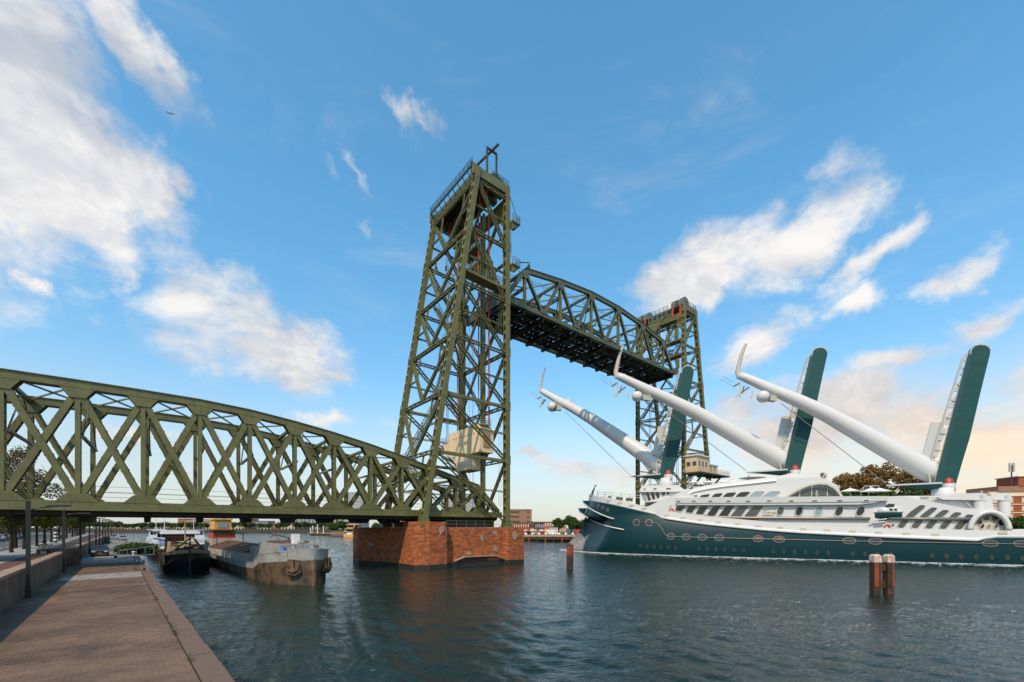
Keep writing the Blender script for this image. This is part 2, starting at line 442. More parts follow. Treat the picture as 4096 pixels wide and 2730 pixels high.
mat('car_blue', (0.012, 0.018, 0.032), 0.22, 0.3, coat=0.6)
mat('car_silver', (0.45, 0.47, 0.5), 0.25, 0.4)
mat('car_white', (0.7, 0.7, 0.7), 0.3)
mat('car_red', (0.4, 0.03, 0.02), 0.3)
mat('tyre', (0.012, 0.012, 0.012), 0.8)
mat('headlamp', (0.7, 0.72, 0.72), 0.15)
mat('plate_yellow', (0.75, 0.45, 0.03), 0.5)
mat('tail_red', (0.6, 0.02, 0.015), 0.3)
mat('skin', (0.45, 0.27, 0.18), 0.6)
mat('jacket_tan', (0.42, 0.34, 0.25), 0.8)
mat('cloth_dark', (0.02, 0.02, 0.025), 0.8)
mat('cloth_khaki', (0.36, 0.31, 0.2), 0.8)
mat('cloth_grey', (0.3, 0.3, 0.3), 0.8)
mat('hat_white', (0.7, 0.68, 0.65), 0.7)
mat('gold', (0.55, 0.36, 0.08), 0.35, 0.7)
mat('umbrella_white', (0.80, 0.76, 0.72), 0.6)
mat('pigeon', (0.03, 0.032, 0.04), 0.6)
mat('foam', (0.62, 0.65, 0.64), 0.8, 0, 0.3, 2)
leafmat('leaf_green', (0.022, 0.05, 0.010), (0.055, 0.105, 0.015), (0.11, 0.15, 0.022))
leafmat('leaf_street', (0.05, 0.09, 0.010), (0.12, 0.16, 0.018), (0.28, 0.15, 0.02))
leafmat('leaf_dry', (0.06, 0.045, 0.015), (0.16, 0.085, 0.022), (0.09, 0.12, 0.02))
leafmat('leaf_rust', (0.12, 0.07, 0.02), (0.34, 0.145, 0.045), (0.13, 0.17, 0.025))
leafmat('leaf_far', (0.03, 0.065, 0.02), (0.06, 0.11, 0.028), (0.10, 0.15, 0.035))
leafmat('litter', (0.03, 0.017, 0.009), (0.11, 0.055, 0.022), (0.20, 0.13, 0.06))

# ================================================================= SETTING: water, quay, street, banks
def make_water():
    m = bpy.data.materials.new('water'); m.use_nodes = True
    nt = m.node_tree; N, L = nt.nodes, nt.links; b = N['Principled BSDF']
    b.inputs['Base Color'].default_value = (0.009, 0.021, 0.016, 1); b.inputs['Roughness'].default_value = 0.03
    b.inputs['IOR'].default_value = 1.333
    tc = N.new('ShaderNodeTexCoord')
    def nz(scale, det, sc, rot, rough=0.55):
        mp = N.new('ShaderNodeMapping'); L.new(tc.outputs['Object'], mp.inputs[0]); mp.inputs['Scale'].default_value = sc; mp.inputs['Rotation'].default_value = (0, 0, rot)
        n = N.new('ShaderNodeTexNoise'); L.new(mp.outputs[0], n.inputs['Vector']); n.inputs['Scale'].default_value = scale; n.inputs['Detail'].default_value = det
        n.inputs['Roughness'].default_value = rough; n.inputs['Distortion'].default_value = 0.6
        return n.outputs[0]
    def mul(a, k):
        q = N.new('ShaderNodeMath'); q.operation = 'MULTIPLY'; L.new(a, q.inputs[0]); q.inputs[1].default_value = k; return q.outputs[0]
    def add(a, c):
        q = N.new('ShaderNodeMath'); q.operation = 'ADD'; L.new(a, q.inputs[0]); L.new(c, q.inputs[1]); return q.outputs[0]
    h = add(add(mul(nz(0.33, 2, (1, 1.8, 1), 0.35), 0.50), mul(nz(1.15, 3, (1, 2.0, 1), -0.15), 0.62)), mul(nz(3.4, 4, (1, 1.8, 1), 0.25), 0.30))
    bp = N.new('ShaderNodeBump'); L.new(h, bp.inputs['Height']); bp.inputs['Strength'].default_value = 0.85; bp.inputs['Distance'].default_value = 0.15
    L.new(bp.outputs[0], b.inputs['Normal'])
    M['water'] = m
    # the harbour chop: a sheet finer near the quay, with trains of small waves
    import numpy as np
    rg = np.random.default_rng(5)
    ys = [6.0]
    while ys[-1] < 1500: ys.append(ys[-1] * 1.0085)
    ys = np.array(ys); tx = np.linspace(-1.6, 1.6, 820)
    Yg = np.repeat(ys[:, None], len(tx), 1); Xg = Yg * tx[None, :]; Z = np.zeros_like(Xg)
    sp = Yg * 0.0085
    for i in range(46):
        lam = 0.30 * (14.0 ** (i / 45)); th = rad(68) + rg.normal(0, 0.62); k = 2 * np.pi / lam
        ph = rg.uniform(0, 6.28); am = lam * 0.0066 * (1.75 if 0.4 < lam < 1.8 else 0.9)
        # wave groups: each train swells and fades over a few metres
        g = 0.55 + 0.45 * np.sin(0.11 * (Xg * np.cos(th + 1.1) + Yg * np.sin(th + 1.1)) * (2.2 / lam ** .4) + rg.uniform(0, 6.28))
        a_ = k * (Xg * np.cos(th) + Yg * np.sin(th)) + ph
        Z += am * g * np.exp(-(sp * 2.4 / lam) ** 2) * (np.sin(a_) + 0.22 * np.cos(2 * a_))
    gust = 0.62 + 0.38 * np.sin(0.031 * Xg + 0.055 * Yg + 1.0) * np.sin(0.043 * Yg - 0.02 * Xg)
    V = np.stack([Xg, Yg, WATER + Z * gust], -1).reshape(-1, 3); nc = len(tx); nr = len(ys)
    ii = (np.arange(nr - 1)[:, None] * nc + np.arange(nc - 1)[None, :]).reshape(-1)
    Fq = np.stack([ii, ii + 1, ii + nc + 1, ii + nc], -1)
    me = bpy.data.meshes.new('water'); me.vertices.add(len(V)); me.vertices.foreach_set('co', V.astype(np.float32).reshape(-1))
    me.loops.add(Fq.size); me.loops.foreach_set('vertex_index', Fq.astype(np.int32).reshape(-1))
    me.polygons.add(len(Fq)); me.polygons.foreach_set('loop_start', np.arange(0, Fq.size, 4, dtype=np.int32)); me.polygons.foreach_set('loop_total', np.full(len(Fq), 4, dtype=np.int32))
    me.polygons.foreach_set('use_smooth', np.ones(len(Fq), dtype=bool)); me.update(calc_edges=True); me.materials.append(m)
    tag(link('water', me), kind='structure')
    w = MB(); w.poly([(-2600, -120, WATER - .3), (2600, -120, WATER - .3), (2600, 1600, WATER - .3), (-2600, 1600, WATER - .3)])
    struct('water_bed', w, 'water')
make_water()

QZ, ST = 2.3, 3.2
# ---- quay: body with its face, bed, coping stones, paving bricks
q = MB()
A0, A1 = -30, 255
q.raw([Q(A0, 0.85, -3), Q(A1, 0.85, -3), Q(A1, 0.85, QZ - .35), Q(A0, 0.85, QZ - .35)], [(0, 1, 2, 3)])
quay = struct('quay_wall', MB().prism([Q(A0, 0.03, -3), Q(A1, 0.03, -3), Q(A1, 14, -3), Q(A0, 14, -3)], (0, 0, QZ - 0.33 + 3)), 'quay_face')
struct('quay_bed', MB().prism([Q(A0, 0.62, QZ - .32), Q(A1, 0.62, QZ - .32), Q(A1, wall_lat(A1) + .3, QZ - .32), Q(A0, wall_lat(A0) + .3, QZ - .32)], (0, 0, 0.30)), 'paver_bed')
cop = tag(thing('quay_coping', None, None, Q(0, 0, QZ)), kind='structure')
al = -2.0; i = 0
while al < A1:
    ln = (1.45 if al < 90 else 8.0) + R.uniform(-.1, .1)
    w = MB(); dz = R.uniform(-.008, .008); ou = R.uniform(-.02, .012)
    a_, b_ = al + .012, al + ln - .012
    w.prism([Q(a_, -0.04 + ou, QZ - .36), Q(b_, -0.04 + ou, QZ - .36), Q(b_, 0.58, QZ - .36), Q(a_, 0.58, QZ - .36)], (0, 0, .385 + dz))
    obj('coping_stone', w, 'coping', cop); al += ln

def pavers():
    LB, WB, G = 0.30, 0.145, 0.007
    light = []; dark = []; near = []
    al = -8.0; row = 0
    while al < 66:
        k = 1 if al < 34 else 2
        wb = WB * k
        la = 0.62 + (LB / 2 if row % 2 else 0)
        lim = wall_lat(al) + .02
        if la > 0.63: cells = [(0.62, la - G)]
        else: cells = []
        x = la
        while x < lim: cells.append((x, min(x + LB, lim) - G)); x += LB
        for a, b in cells:
            c = Q(al + wb / 2, (a + b) / 2, 0)
            if c.y < 3: continue
            band = (33.4 < al < 38.2 and a < 5.3) or al > 53  # nearer strip: a gap of sunlight put into the brick colour
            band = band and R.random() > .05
            sub = R.random() < .03
            z1 = QZ + R.uniform(-.004, .004)
            e = b - a; jit = R.uniform(-.004, .004)
            p = [Q(al + G / 2, a, z1), Q(al + wb - G / 2, a, z1), Q(al + wb - G / 2, b, z1 + jit), Q(al + G / 2, b, z1 + jit)]
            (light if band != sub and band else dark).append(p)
        al += wb; row += 1
    def build(cells, name, m, parent):
        w = MB()
        for p in cells:
            n = [v + Vector((0, 0, -.02)) for v in p]
            w.raw(p + n, [(3, 2, 1, 0), (0, 1, 5, 4), (1, 2, 6, 5), (2, 3, 7, 6), (3, 0, 4, 7)])
        o = obj(name, w, m, parent); o['kind'] = 'stuff'; return o
    base = tag(thing('quay_paving', None, None, Q(0, 0, QZ)), kind='structure')
    dark.sort(key=lambda p: p[0].length)
    vis = [p for p in dark if abs((p[0].x) / max(p[0].y, .1)) < 1.25 and p[0].y > 10.8]
    for p in vis[:300]:
        w = MB(); n = [v + Vector((0, 0, -.02)) for v in p]
        w.raw(p + n, [(3, 2, 1, 0), (0, 1, 5, 4), (1, 2, 6, 5), (2, 3, 7, 6), (3, 0, 4, 7)])
        obj('paving_brick', w, 'paver', base)
    ids = set(id(p) for p in vis[:300])
    build([p for p in dark if id(p) not in ids], 'paving_bricks', 'paver', base)
    build(light, 'pale_sunlit_paving_bricks', 'paver_pale_sunlit', base)
pavers()
# the far stretch of quay, laid a few millimetres proud of the bed
struct('quay_road', MB().prism([Q(66, .62, QZ - .03), Q(A1, .62, QZ - .03), Q(A1, wall_lat(A1) + .1, QZ - .03), Q(66, wall_lat(66) + .1, QZ - .03)], (0, 0, .034)), 'quay_concrete')

# ---- weeds in the joint behind the coping, dry leaves lying about
w = MB(); wl_ = MB()
def leafq(mb, c, s, up):
    a = Vector((R.gauss(0, 1), R.gauss(0, 1), up * R.random())).normalized(); b = a.cross(UP).normalized() if up else a.orthogonal().normalized()
    if not up: a.z = R.uniform(-.15, .15); b = a.cross(UP).normalized(); b.z = R.uniform(-.2, .2)
    mb.poly([c - b * s * .4, c + a * s * .6, c + b * s * .4, c + a * s * -.3 if not up else c + a * s * .1])
for k in range(46):
    al = 2 + 58 * R.random() ** 1.3; n = R.randint(6, 26)
    for _ in range(n): leafq(w, Q(al + R.gauss(0, .18), .60 + R.gauss(0, .05), QZ + R.uniform(.01, .06)), R.uniform(.04, .10), 1.6)
tag(obj('weeds', w, 'leaf_green'), 'small green weeds in the joint behind the coping stones', kind='stuff')
for k in range(2600):
    al = -2 + 46 * R.random() ** 1.2; la = R.uniform(.1, 6.2)
    if R.random() < .35: la = 6.2 - abs(R.gauss(0, .5))
    leafq(wl_, Q(al, la, QZ + .035), R.uniform(.025, .065), 0)
tag(obj('leaf_litter', wl_, 'litter'), 'dry brown leaves scattered over the quay paving', kind='stuff')

# ---- parapet: two runs with a stair gap, cap stones laid one by one
def wall_pt(al, d, z): return Q(al, wall_lat(al) + d, z)
GAP0, GAP1 = 47.0, 52.6
for (a, b, lab) in ((-12, GAP0, 'brown rendered parapet wall with a stone cap running along the near quay, up to the stair gap'),
                    (GAP1, 150, 'brown rendered parapet wall with a stone cap beyond the stair gap, running off past the parked car')):
    t = thing('parapet_wall', lab, 'wall', wall_pt(a, 0, QZ))
    w = MB(); w.prism([wall_pt(a, 0, QZ - .3), wall_pt(b, 0, QZ - .3), wall_pt(b, .5, QZ - .3), wall_pt(a, .5, QZ - .3)], (0, 0, 1.83))
    obj('wall_body', w, 'parapet', t)
    x = a
    while x < b - .05:
        ln = (0.6 if x < 75 else 3.0); e = min(x + ln, b); dz = R.uniform(-.012, .012)
        w = MB(); w.prism([wall_pt(x + .008, -.06, QZ + 1.54), wall_pt(e - .008, -.06, QZ + 1.54), wall_pt(e - .008, .56, QZ + 1.54), wall_pt(x + .008, .56, QZ + 1.54)], (0, 0, .16 + dz))
        obj('cap_stone', w, 'parapet_cap', t); x = e
stair = thing('quay_stair', 'short flight of stone steps with dark flank walls in the gap of the parapet', 'stairs', wall_pt(GAP0, .5, QZ))
for i in range(5):
    w = MB(); a, b = GAP0 + .25, GAP1 - .5
    w.prism([wall_pt(a, .25 + .34 * i, QZ - .2), wall_pt(b, .25 + .34 * i, QZ - .2), wall_pt(b, .25 + .34 * (i + 1) + (.3 if i == 4 else -.003), QZ - .2), wall_pt(a, .25 + .34 * (i + 1) + (.3 if i == 4 else -.003), QZ - .2)], (0, 0, .2 + .18 * (i + 1)))
    obj('step', w, 'parapet_cap', stair)
w = MB().prism([wall_pt(GAP0, .503, QZ - .2), wall_pt(GAP0 + .24, .503, QZ - .2), wall_pt(GAP0 + .24, 2.4, QZ - .2), wall_pt(GAP0, 2.4, QZ - .2)], (0, 0, 1.75)); obj('flank_wall', w, 'parapet', stair)
w = MB().prism([wall_pt(GAP1 - .48, -.75, QZ - .1), wall_pt(GAP1 - .02, -.75, QZ - .1), wall_pt(GAP1 - .02, .0, QZ - .1), wall_pt(GAP1 - .02, 2.4, QZ - .1), wall_pt(GAP1 - .48, 2.4, QZ - .1)], (0, 0, 1.9)); obj('flank_wall', w, 'parapet', stair)
# dark weathered block leaning on the end of the gap
blk = thing('stone_block', 'dark sloping stone block overgrown at its foot, at the far end of the stair gap', 'stone block', wall_pt(GAP1, -.9, QZ))
w = MB(); p = lambda a, d, z: wall_pt(GAP1 + a, d, QZ + z)
w.raw([p(-.9, -.75, -.02), p(.3, -.85, -.02), p(.3, -.2, -.02), p(-.9, -.2, -.02), p(-.6, -.5, 1.5), p(.1, -.55, 1.7), p(.1, -.25, 1.7), p(-.6, -.25, 1.55)], [(0, 1, 5, 4), (1, 2, 6, 5), (2, 3, 7, 6), (3, 0, 4, 7), (4, 5, 6, 7), (3, 2, 1, 0)])
obj('block_body', w, 'brick_dark', blk)

# ---- street level behind the parapet
def strip(name, a, b, l0, l1, z, m, th=.25):
    return struct(name, MB().prism([Q(a, l0 if not callable(l0) else l0(a), z - th), Q(b, l0 if not callable(l0) else l0(b), z - th), Q(b, l1, z - th), Q(a, l1, z - th)], (0, 0, th)), m)
wl = lambda a: wall_lat(a) + .53
strip('street_ground', A0 - 20, A1, wl, 170, ST - .15, 'earth', 3.0)
strip('bike_path', A0 - 20, A1, wl, 9.55, ST, 'bike_path', .13)
strip('pavement', A0 - 20, A1, 9.62, 13.0, ST + .012, 'pavement', .142)
strip('kerb', A0 - 20, A1, 13.03, 13.25, ST + .02, 'quay_concrete', .16)
strip('road', A0 - 20, A1, 13.28, 23.5, ST - .10, 'asphalt', .04)
strip('far_pavement', A0 - 20, A1, 23.55, 28.0, ST + .01, 'pavement', .14)
rm = tag(thing('road_markings', None, None, Q(30, 15, ST)), kind='structure')
for la in (15.2, 18.4, 21.6):
    a = 30.0
    while a < 160:
        w = MB().prism([Q(a, la, ST - .098), Q(a + 2.4, la, ST - .098), Q(a + 2.4, la + .18, ST - .098), Q(a, la + .18, ST - .098)], (0, 0, .006)); obj('lane_dash', w, 'road_paint', rm); a += 5.2

# ---- banks across the water
def land(name, pts, z, m='earth', base=-3):
    return struct(name, MB().prism([Vector((x, y, base)) for x, y in pts], (0, 0, z - base)), m)
land('far_bank', [(-1400, 452), (-150, 407), (-96, 425), (-60, 520), (-40, 1200), (-1400, 1200)], 2.6)
land('spit_of_land', [(-142, 296), (-98, 271), (-30, 268), (60, 262), (120, 300), (120, 900), (-38, 900), (-55, 500), (-90, 400)], 2.0)
land('right_bank', [(-25, 176), (28, 171), (70, 150), (105, 128), (240, 92), (700, 60), (900, 300), (900, 900), (121, 900), (115, 258), (-20, 255)], 3.0)
w = MB(); w.prism([(-1400, 451.4, -2), (-150, 406.4, -2), (-150, 406.9, -2), (-1400, 451.9, -2)], (0, 0, 5.6)); struct('embankment', w, 'quay_face')

# ================================================================= THE BRIDGE
TN, TF = 58.3, 68.6                                   # planes of the two trusses
def fixed_span():
    br = thing('truss_bridge', 'olive green riveted truss railway span reaching from the left edge to the near lift tower', 'bridge', W(8, 63.5, 8))
    S = [-21.2, -16.4, -11.55, -6.75, -2.0, 2.75, 7.5, 12.35, 17.1, 22.0, 26.7, 31.4, 36.0, 40.4, 44.4]
    ZT = [19.3, 19.9, 20.2, 20.25, 20.25, 20.2, 19.9, 19.3, 18.55, 17.6, 16.5, 15.3, 14.1, 13.05, 12.4]
    zb0, zb1 = 8.05, 8.95
    for t in (TN, TF):
        near = t == TN
        g = MB(); g.prism([W(S[0] - .6, t - .5, zb0), W(45.2, t - .5, zb0), W(45.2, t - .5, zb1), W(S[0] - .6, t - .5, zb1)], BX * 1.0)
        g.prism([W(S[0] - .6, t - .6, zb0 - .03), W(45.2, t - .6, zb0 - .03), W(45.2, t - .6, zb0 + .04), W(S[0] - .6, t - .6, zb0 + .04)], BX * 1.2)
        obj('bottom_chord', g, 'olive', br)
        for i in range(len(S) - 2):
            a, b = (S[i], ZT[i]), (S[i + 1], ZT[i + 1])
            c = MB()
            c.prism([W(a[0], t - .5, a[1] - .42), W(b[0], t - .5, b[1] - .42), W(b[0], t - .5, b[1] + .32), W(a[0], t - .5, a[1] + .32)], BX * 1.0)
            c.prism([W(a[0], t - .62, a[1] + .325), W(b[0], t - .62, b[1] + .325), W(b[0], t - .62, b[1] + .40), W(a[0], t - .62, a[1] + .40)], BX * 1.24)
            c.prism([W(a[0], t - .56, a[1] - .40), W(b[0], t - .56, b[1] - .40), W(b[0], t - .56, b[1] - .33), W(a[0], t - .56, a[1] - .33)], BX * .08)
            obj('top_chord', c, 'olive', br)
        for i, s in enumerate(S[:-1]):
            zt = ZT[i]
            v = MB()
            for g_ in (-1, 1): v.bar(W(s, t + g_ * .42, zb1), W(s, t + g_ * .42, zt - .4), .38, .06, AX)
            # lacing seen from the side
            k = 12
            z0_, z1_ = zb1 + .6, zt - 1.1
            for j in range(k):
                za, zb = z0_ + (z1_ - z0_) * j / k, z0_ + (z1_ - z0_) * (j + 1) / k
                for g2 in (-1, 1):
                    v.bar(W(s + g2 * .14, t - .40, za), W(s + g2 * .14, t + .40, zb), .05, .09, AX); v.bar(W(s + g2 * .14, t + .40, za), W(s + g2 * .14, t - .40, zb), .05, .09, AX)
            obj('vertical_post', v, 'olive', br)
            # gussets
            gt = MB(); gw = 1.25
            sl = (ZT[min(i + 1, 14)] - ZT[max(i - 1, 0)]) / (S[min(i + 1, 14)] - S[max(i - 1, 0)])
            for g_ in (-.535, .475):
                gt.prism([W(s - gw, t + g_, zt - .38 - sl * gw), W(s - .55, t + g_, zt - 1.35), W(s + .55, t + g_, zt - 1.35), W(s + gw, t + g_, zt - .38 + sl * gw)], BX * .06)
            obj('top_gusset', gt, 'olive', br)
            gb = MB()
            for g_ in (-.535, .475):
                gb.prism([W(s - 1.55, t + g_, zb1 - .1), W(s - .75, t + g_, zb1 + .72), W(s + .75, t + g_, zb1 + .72), W(s + 1.55, t + g_, zb1 - .1)], BX * .06)
                if near and g_ < 0:
                    for rw in range(3):
                        for cn in range(9):
                            gb.box(W(s - .95 + cn * .24, t + g_ - .012, zb1 + .08 + rw * .22), (.05, .03, .05), AX, BX)
            obj('bottom_gusset', gb, 'olive', br)
        for i in range(len(S) - 2):
            s0, s1, z0, z1 = S[i], S[i + 1], ZT[i], ZT[i + 1]
            ends = [((s0, zb1), (s1, z1 - .5), 0)]
            if i < 11: ends.append(((s0, z0 - .5), (s1, zb1), 1))
            for (p, q_, par) in ends:
                d = MB()
                o = .045 if par else -.045
                p3, q3 = W(p[0], t, p[1]), W(q_[0], t, q_[1])
                dirn = (q3 - p3).normalized(); sd = dirn.cross(BX).normalized()
                wd = .52 if i > 0 else .5
                d.bar(p3 - BX * (.38 + o), q3 - BX * (.38 + o), wd, .07, sd); d.bar(p3 + BX * (.38 - o), q3 + BX * (.38 - o), wd, .07, sd)
                ln = (q3 - p3).length; nb = int(ln / 1.15)
                for j in range(1, nb):
                    c = p3 + dirn * ln * j / nb - BX * o
                    d.box(c, (wd + .09, .70, .14), sd, BX, dirn)
                d.bar(p3 - BX * o, q3 - BX * o, .08, .70, sd)
                obj('diagonal_brace', d, 'olive', br)
        # end post sloping down to the bearing inside the tower
        e = MB(); p3, q3 = W(S[-2], t, ZT[-2] + .0), W(44.7, t, zb1)
        e.bar(p3, q3, .7, .66, AX); obj('end_post', e, 'olive', br)
    # floor: cross beams, deck, stringers
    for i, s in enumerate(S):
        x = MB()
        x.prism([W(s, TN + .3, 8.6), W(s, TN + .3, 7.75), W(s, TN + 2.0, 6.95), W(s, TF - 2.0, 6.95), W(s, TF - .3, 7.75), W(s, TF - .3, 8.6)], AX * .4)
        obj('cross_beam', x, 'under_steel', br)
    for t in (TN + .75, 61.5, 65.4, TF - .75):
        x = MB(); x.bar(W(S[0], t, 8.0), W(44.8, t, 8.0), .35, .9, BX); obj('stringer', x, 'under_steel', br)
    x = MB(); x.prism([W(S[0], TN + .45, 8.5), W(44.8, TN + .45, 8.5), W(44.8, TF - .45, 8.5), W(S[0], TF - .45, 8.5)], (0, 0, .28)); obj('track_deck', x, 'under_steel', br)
    for t in (61.0, 62.44, 64.7, 66.14):
        x = MB(); x.bar(W(S[0], t, 8.86), W(44.8, t, 8.86), .08, .16, BX); obj('rail', x, 'rust', br)
    for z in (9.9, 10.5):
        x = MB(); x.tube([W(S[0], TF - .6, z), W(44.5, TF - .6, z)], .022, 5); obj('hand_wire', x, 'olive_dark', br)
        x = MB(); x.tube([W(S[0], TN + .6, z), W(44.5, TN + .6, z)], .016, 5); obj('hand_wire', x, 'olive_dark', br)
    # overhead bracing and sway frames
    for i, s in enumerate(S[:-1]):
        zt = ZT[i] - .05
        x = MB(); x.lattice(W(s, TN + .3, zt - .1), W(s, TF - .3, zt - .1), AX, .35, .35, .08, .05, .8); obj('overhead_strut', x, 'olive', br)
        if 1 <= i <= 11:
            zm = 9.0 + (zt - 9.0) * .56
            x = MB(); x.bar(W(s + .3, TN + .2, zm), W(s + .3, TF - .2, zm), .22, .28, UP); obj('sway_strut', x, 'grey_strut', br)
            x = MB(); x.bar(W(s + .3, TN + .2, zm + .1), W(s + .3, 63.45, zt - .3), .11, .11, AX); x.bar(W(s + .3, TF - .2, zm + .1), W(s + .3, 63.45, zt - .3), .11, .11, AX); obj('sway_brace', x, 'olive', br)
    for i in range(len(S) - 2):
        for (ta, tb) in ((TN + .3, TF - .3), (TF - .3, TN + .3)):
            x = MB(); x.bar(W(S[i], ta, ZT[i] + .05), W(S[i + 1], tb, ZT[i + 1] + .05), .16, .12, UP); obj('lateral_brace', x, 'olive', br)
    ab = thing('bridge_abutment', 'brown brick abutment under the landward end of the fixed span', 'abutment', W(-24, 63.5, 0))
    w = MB(); w.prism([W(-27, 57, 0), W(-20.4, 57, 0), W(-20.4, 70, 0), W(-27, 70, 0)], (0, 0, 6.9)); obj('abutment_body', w, 'pier_stone', ab)
    w = MB(); w.prism([W(-27, 56.8, 6.91), W(-20.2, 56.8, 6.91), W(-20.2, 70.2, 6.91), W(-27, 70.2, 6.91)], (0, 0, .5)); obj('cap', w, 'pier_patch', ab)
fixed_span()

def pier(name, label, outline, top_of, org, under=None):
    """masonry pier: dark core, a wet band at the water and facing stones laid course by course"""
    pr = thing(name, label, 'pier', org)
    core = MB(); core.prism([Vector((p.x, p.y, -3)) for p in outline], (0, 0, 3 + min(top_of) - .25)); obj('core', core, 'pier_core', pr)
    n = len(outline); cen = sum(outline, Vector((0, 0, 0))) / n
    for i in range(n):
        a, b = outline[i], outline[(i + 1) % n]; d = b - a; ln = d.length; dn = d / ln
        nrm = Vector((dn.y, -dn.x, 0))
        zt = top_of[i]
        if zt > min(top_of) + .01:
            pass
        rows = 11; z0 = WATER + .62
        w = MB(); w.prism([a + nrm * .03 + UP * -2, b + nrm * .03 + UP * -2, b + nrm * .03 + UP * z0, a + nrm * .03 + UP * z0], -nrm * .2); obj('wet_footing', w, 'wet_band', pr)
        h = (zt - z0) / rows
        for r in range(rows):
            if nrm.dot(Vector((0, 0, 0)) - cen) < -4 and r % 1 == 0 and (a + b).length / 2 > cen.length + 2: bl = 99
            else: bl = 1.5
            k = max(1, round(ln / bl)); off = .5 if r % 2 else 0
            cuts = [0.0] + [(j + off) / k for j in range(0 if off else 1, k)] + [1.0]
            for j in range(len(cuts) - 1):
                u0, u1 = cuts[j] * ln + .008, cuts[j + 1] * ln - .008
                if u1 - u0 < .03: continue
                za, zb = z0 + r * h + .008, z0 + (r + 1) * h - .008
                mid = (u0 + u1) / 2 / ln
                if under and i in under and r < 2 and under[i][0] < mid < under[i][1]: continue
                o = R.uniform(.0, .035)
                w = MB(); p0, p1 = a + dn * u0, a + dn * u1
                w.prism([p0 + nrm * o + UP * za, p1 + nrm * o + UP * za, p1 + nrm * o + UP * zb, p0 + nrm * o + UP * zb], -nrm * .3)
                mm = 'pier_patch' if R.random() < .008 else 'pier_stone'
                obj('stone', w, mm, pr)
    return pr

pl = [W(24.6, 70.3, 0), W(27.6, 61.5, 0), W(27.7, 56.2, 0), W(29.6, 55.1, 0), W(32.6, 55.2, 0), W(33.4, 56.6, 0), W(43.6, 55.6, 0), W(44.0, 54.6, 0), W(47.5, 54.6, 0), W(48.3, 56.2, 0), W(48.3, 73, 0), W(24.6, 73, 0)]
# winding: make it counter-clockwise seen from above so normals point outward
def ccw(p):
    a = sum(p[i].x * p[(i + 1) % len(p)].y - p[(i + 1) % len(p)].x * p[i].y for i in range(len(p)))
    return p if a > 0 else p[::-1]
pl2 = ccw(pl)
near_pier = pier('bridge_pier', 'rust red masonry pier standing in the water below the near lift tower', pl2, [6.3] * len(pl2), W(36, 63, 0), {i: (.15, .75) for i in range(len(pl2)) if abs((pl2[(i + 1) % len(pl2)] - pl2[i]).length - 10.25) < .3})
w = MB(); w.prism([p + UP * 6.02 for p in pl2], (0, 0, .30)); obj('top_slab', w, 'pier_patch', near_pier)
w = MB(); w.prism([W(27.75, 56.4, 6.33), W(29.65, 55.3, 6.33), W(32.5, 55.4, 6.33), W(33.3, 56.7, 6.33), W(33.2, 60, 6.33), W(27.8, 60, 6.33)], (0, 0, .85)); obj('bastion_top', w, 'pier_stone', near_pier)
for (s, z, a, b) in ((31.6, 5.9, .5, .8), (37.2, 2.2, .9, .5), (42.4, 2.7, 1.0, .75), (42.2, 5.4, .75, .45), (45.4, 4.9, .8, 1.0), (39.6, 4.6, .35, .9)):
    t0_ = 56.6 + (s - 33.4) * -.098 if 33.4 < s < 43.6 else 54.9
    if s > 44: t0_ = 54.55
    if s < 33: t0_ = 55.1
    w = MB(); pts = []
    for j in range(10):
        th = 2 * math.pi * j / 10; rr = R.uniform(.6, 1.0)
        pts.append(W(s + a * rr * math.cos(th), t0_ - .055, z + b * rr * math.sin(th) * .9))
    w.prism(pts, BX * .12); obj('repair_patch', w, 'pier_patch', near_pier)
w = MB()                                              # heavy waling ledge over the undercut
w.prism([W(34.6, 55.9, 1.15), W(36.2, 55.75, 1.75), W(41.8, 55.25, 1.75), W(43.6, 55.0, 1.15), W(43.6, 55.0, 1.02), W(41.8, 55.25, 1.58), W(36.2, 55.75, 1.58), W(34.6, 55.9, 1.02)], BX * 1.0); obj('ledge', w, 'pier_patch', near_pier)
w = MB()
rp = [W(33.6, 56.9, 6.3), W(43.7, 55.9, 6.3), W(47.8, 56.0, 6.3)]
for a, b in zip(rp, rp[1:]):
    n = max(2, int((b - a).length / 1.6))
    for j in range(n + 1): p = a.lerp(b, j / n); w.bar(p, p + UP * 1.1, .06, .06, AX)
    for h in (.55, 1.08): w.bar(a + UP * h, b + UP * h, .05, .05, UP)
obj('railing', w, 'olive', near_pier)
w = MB(); w.box(W(39, 63, 6.9), (10, 9, 1.1), AX, BX); w.box(W(31, 63, 6.8), (3, 9, .9), AX, BX); obj('bearing_block', w, 'under_steel', near_pier)

def rail_run(mb, pts, h=1.05, n=1.5, r=.045, rows=3):
    for a, b in zip(pts, pts[1:]):
        a, b = Vector(a), Vector(b); k = max(1, int((b - a).length / n))
        for j in range(k + 1):
            p = a.lerp(b, j / k); mb.bar(p, p + UP * h, r, r, AX)
        for q_ in range(rows): mb.bar(a + UP * (h * (q_ + 1) / rows), b + UP * (h * (q_ + 1) / rows), r, r, UP)

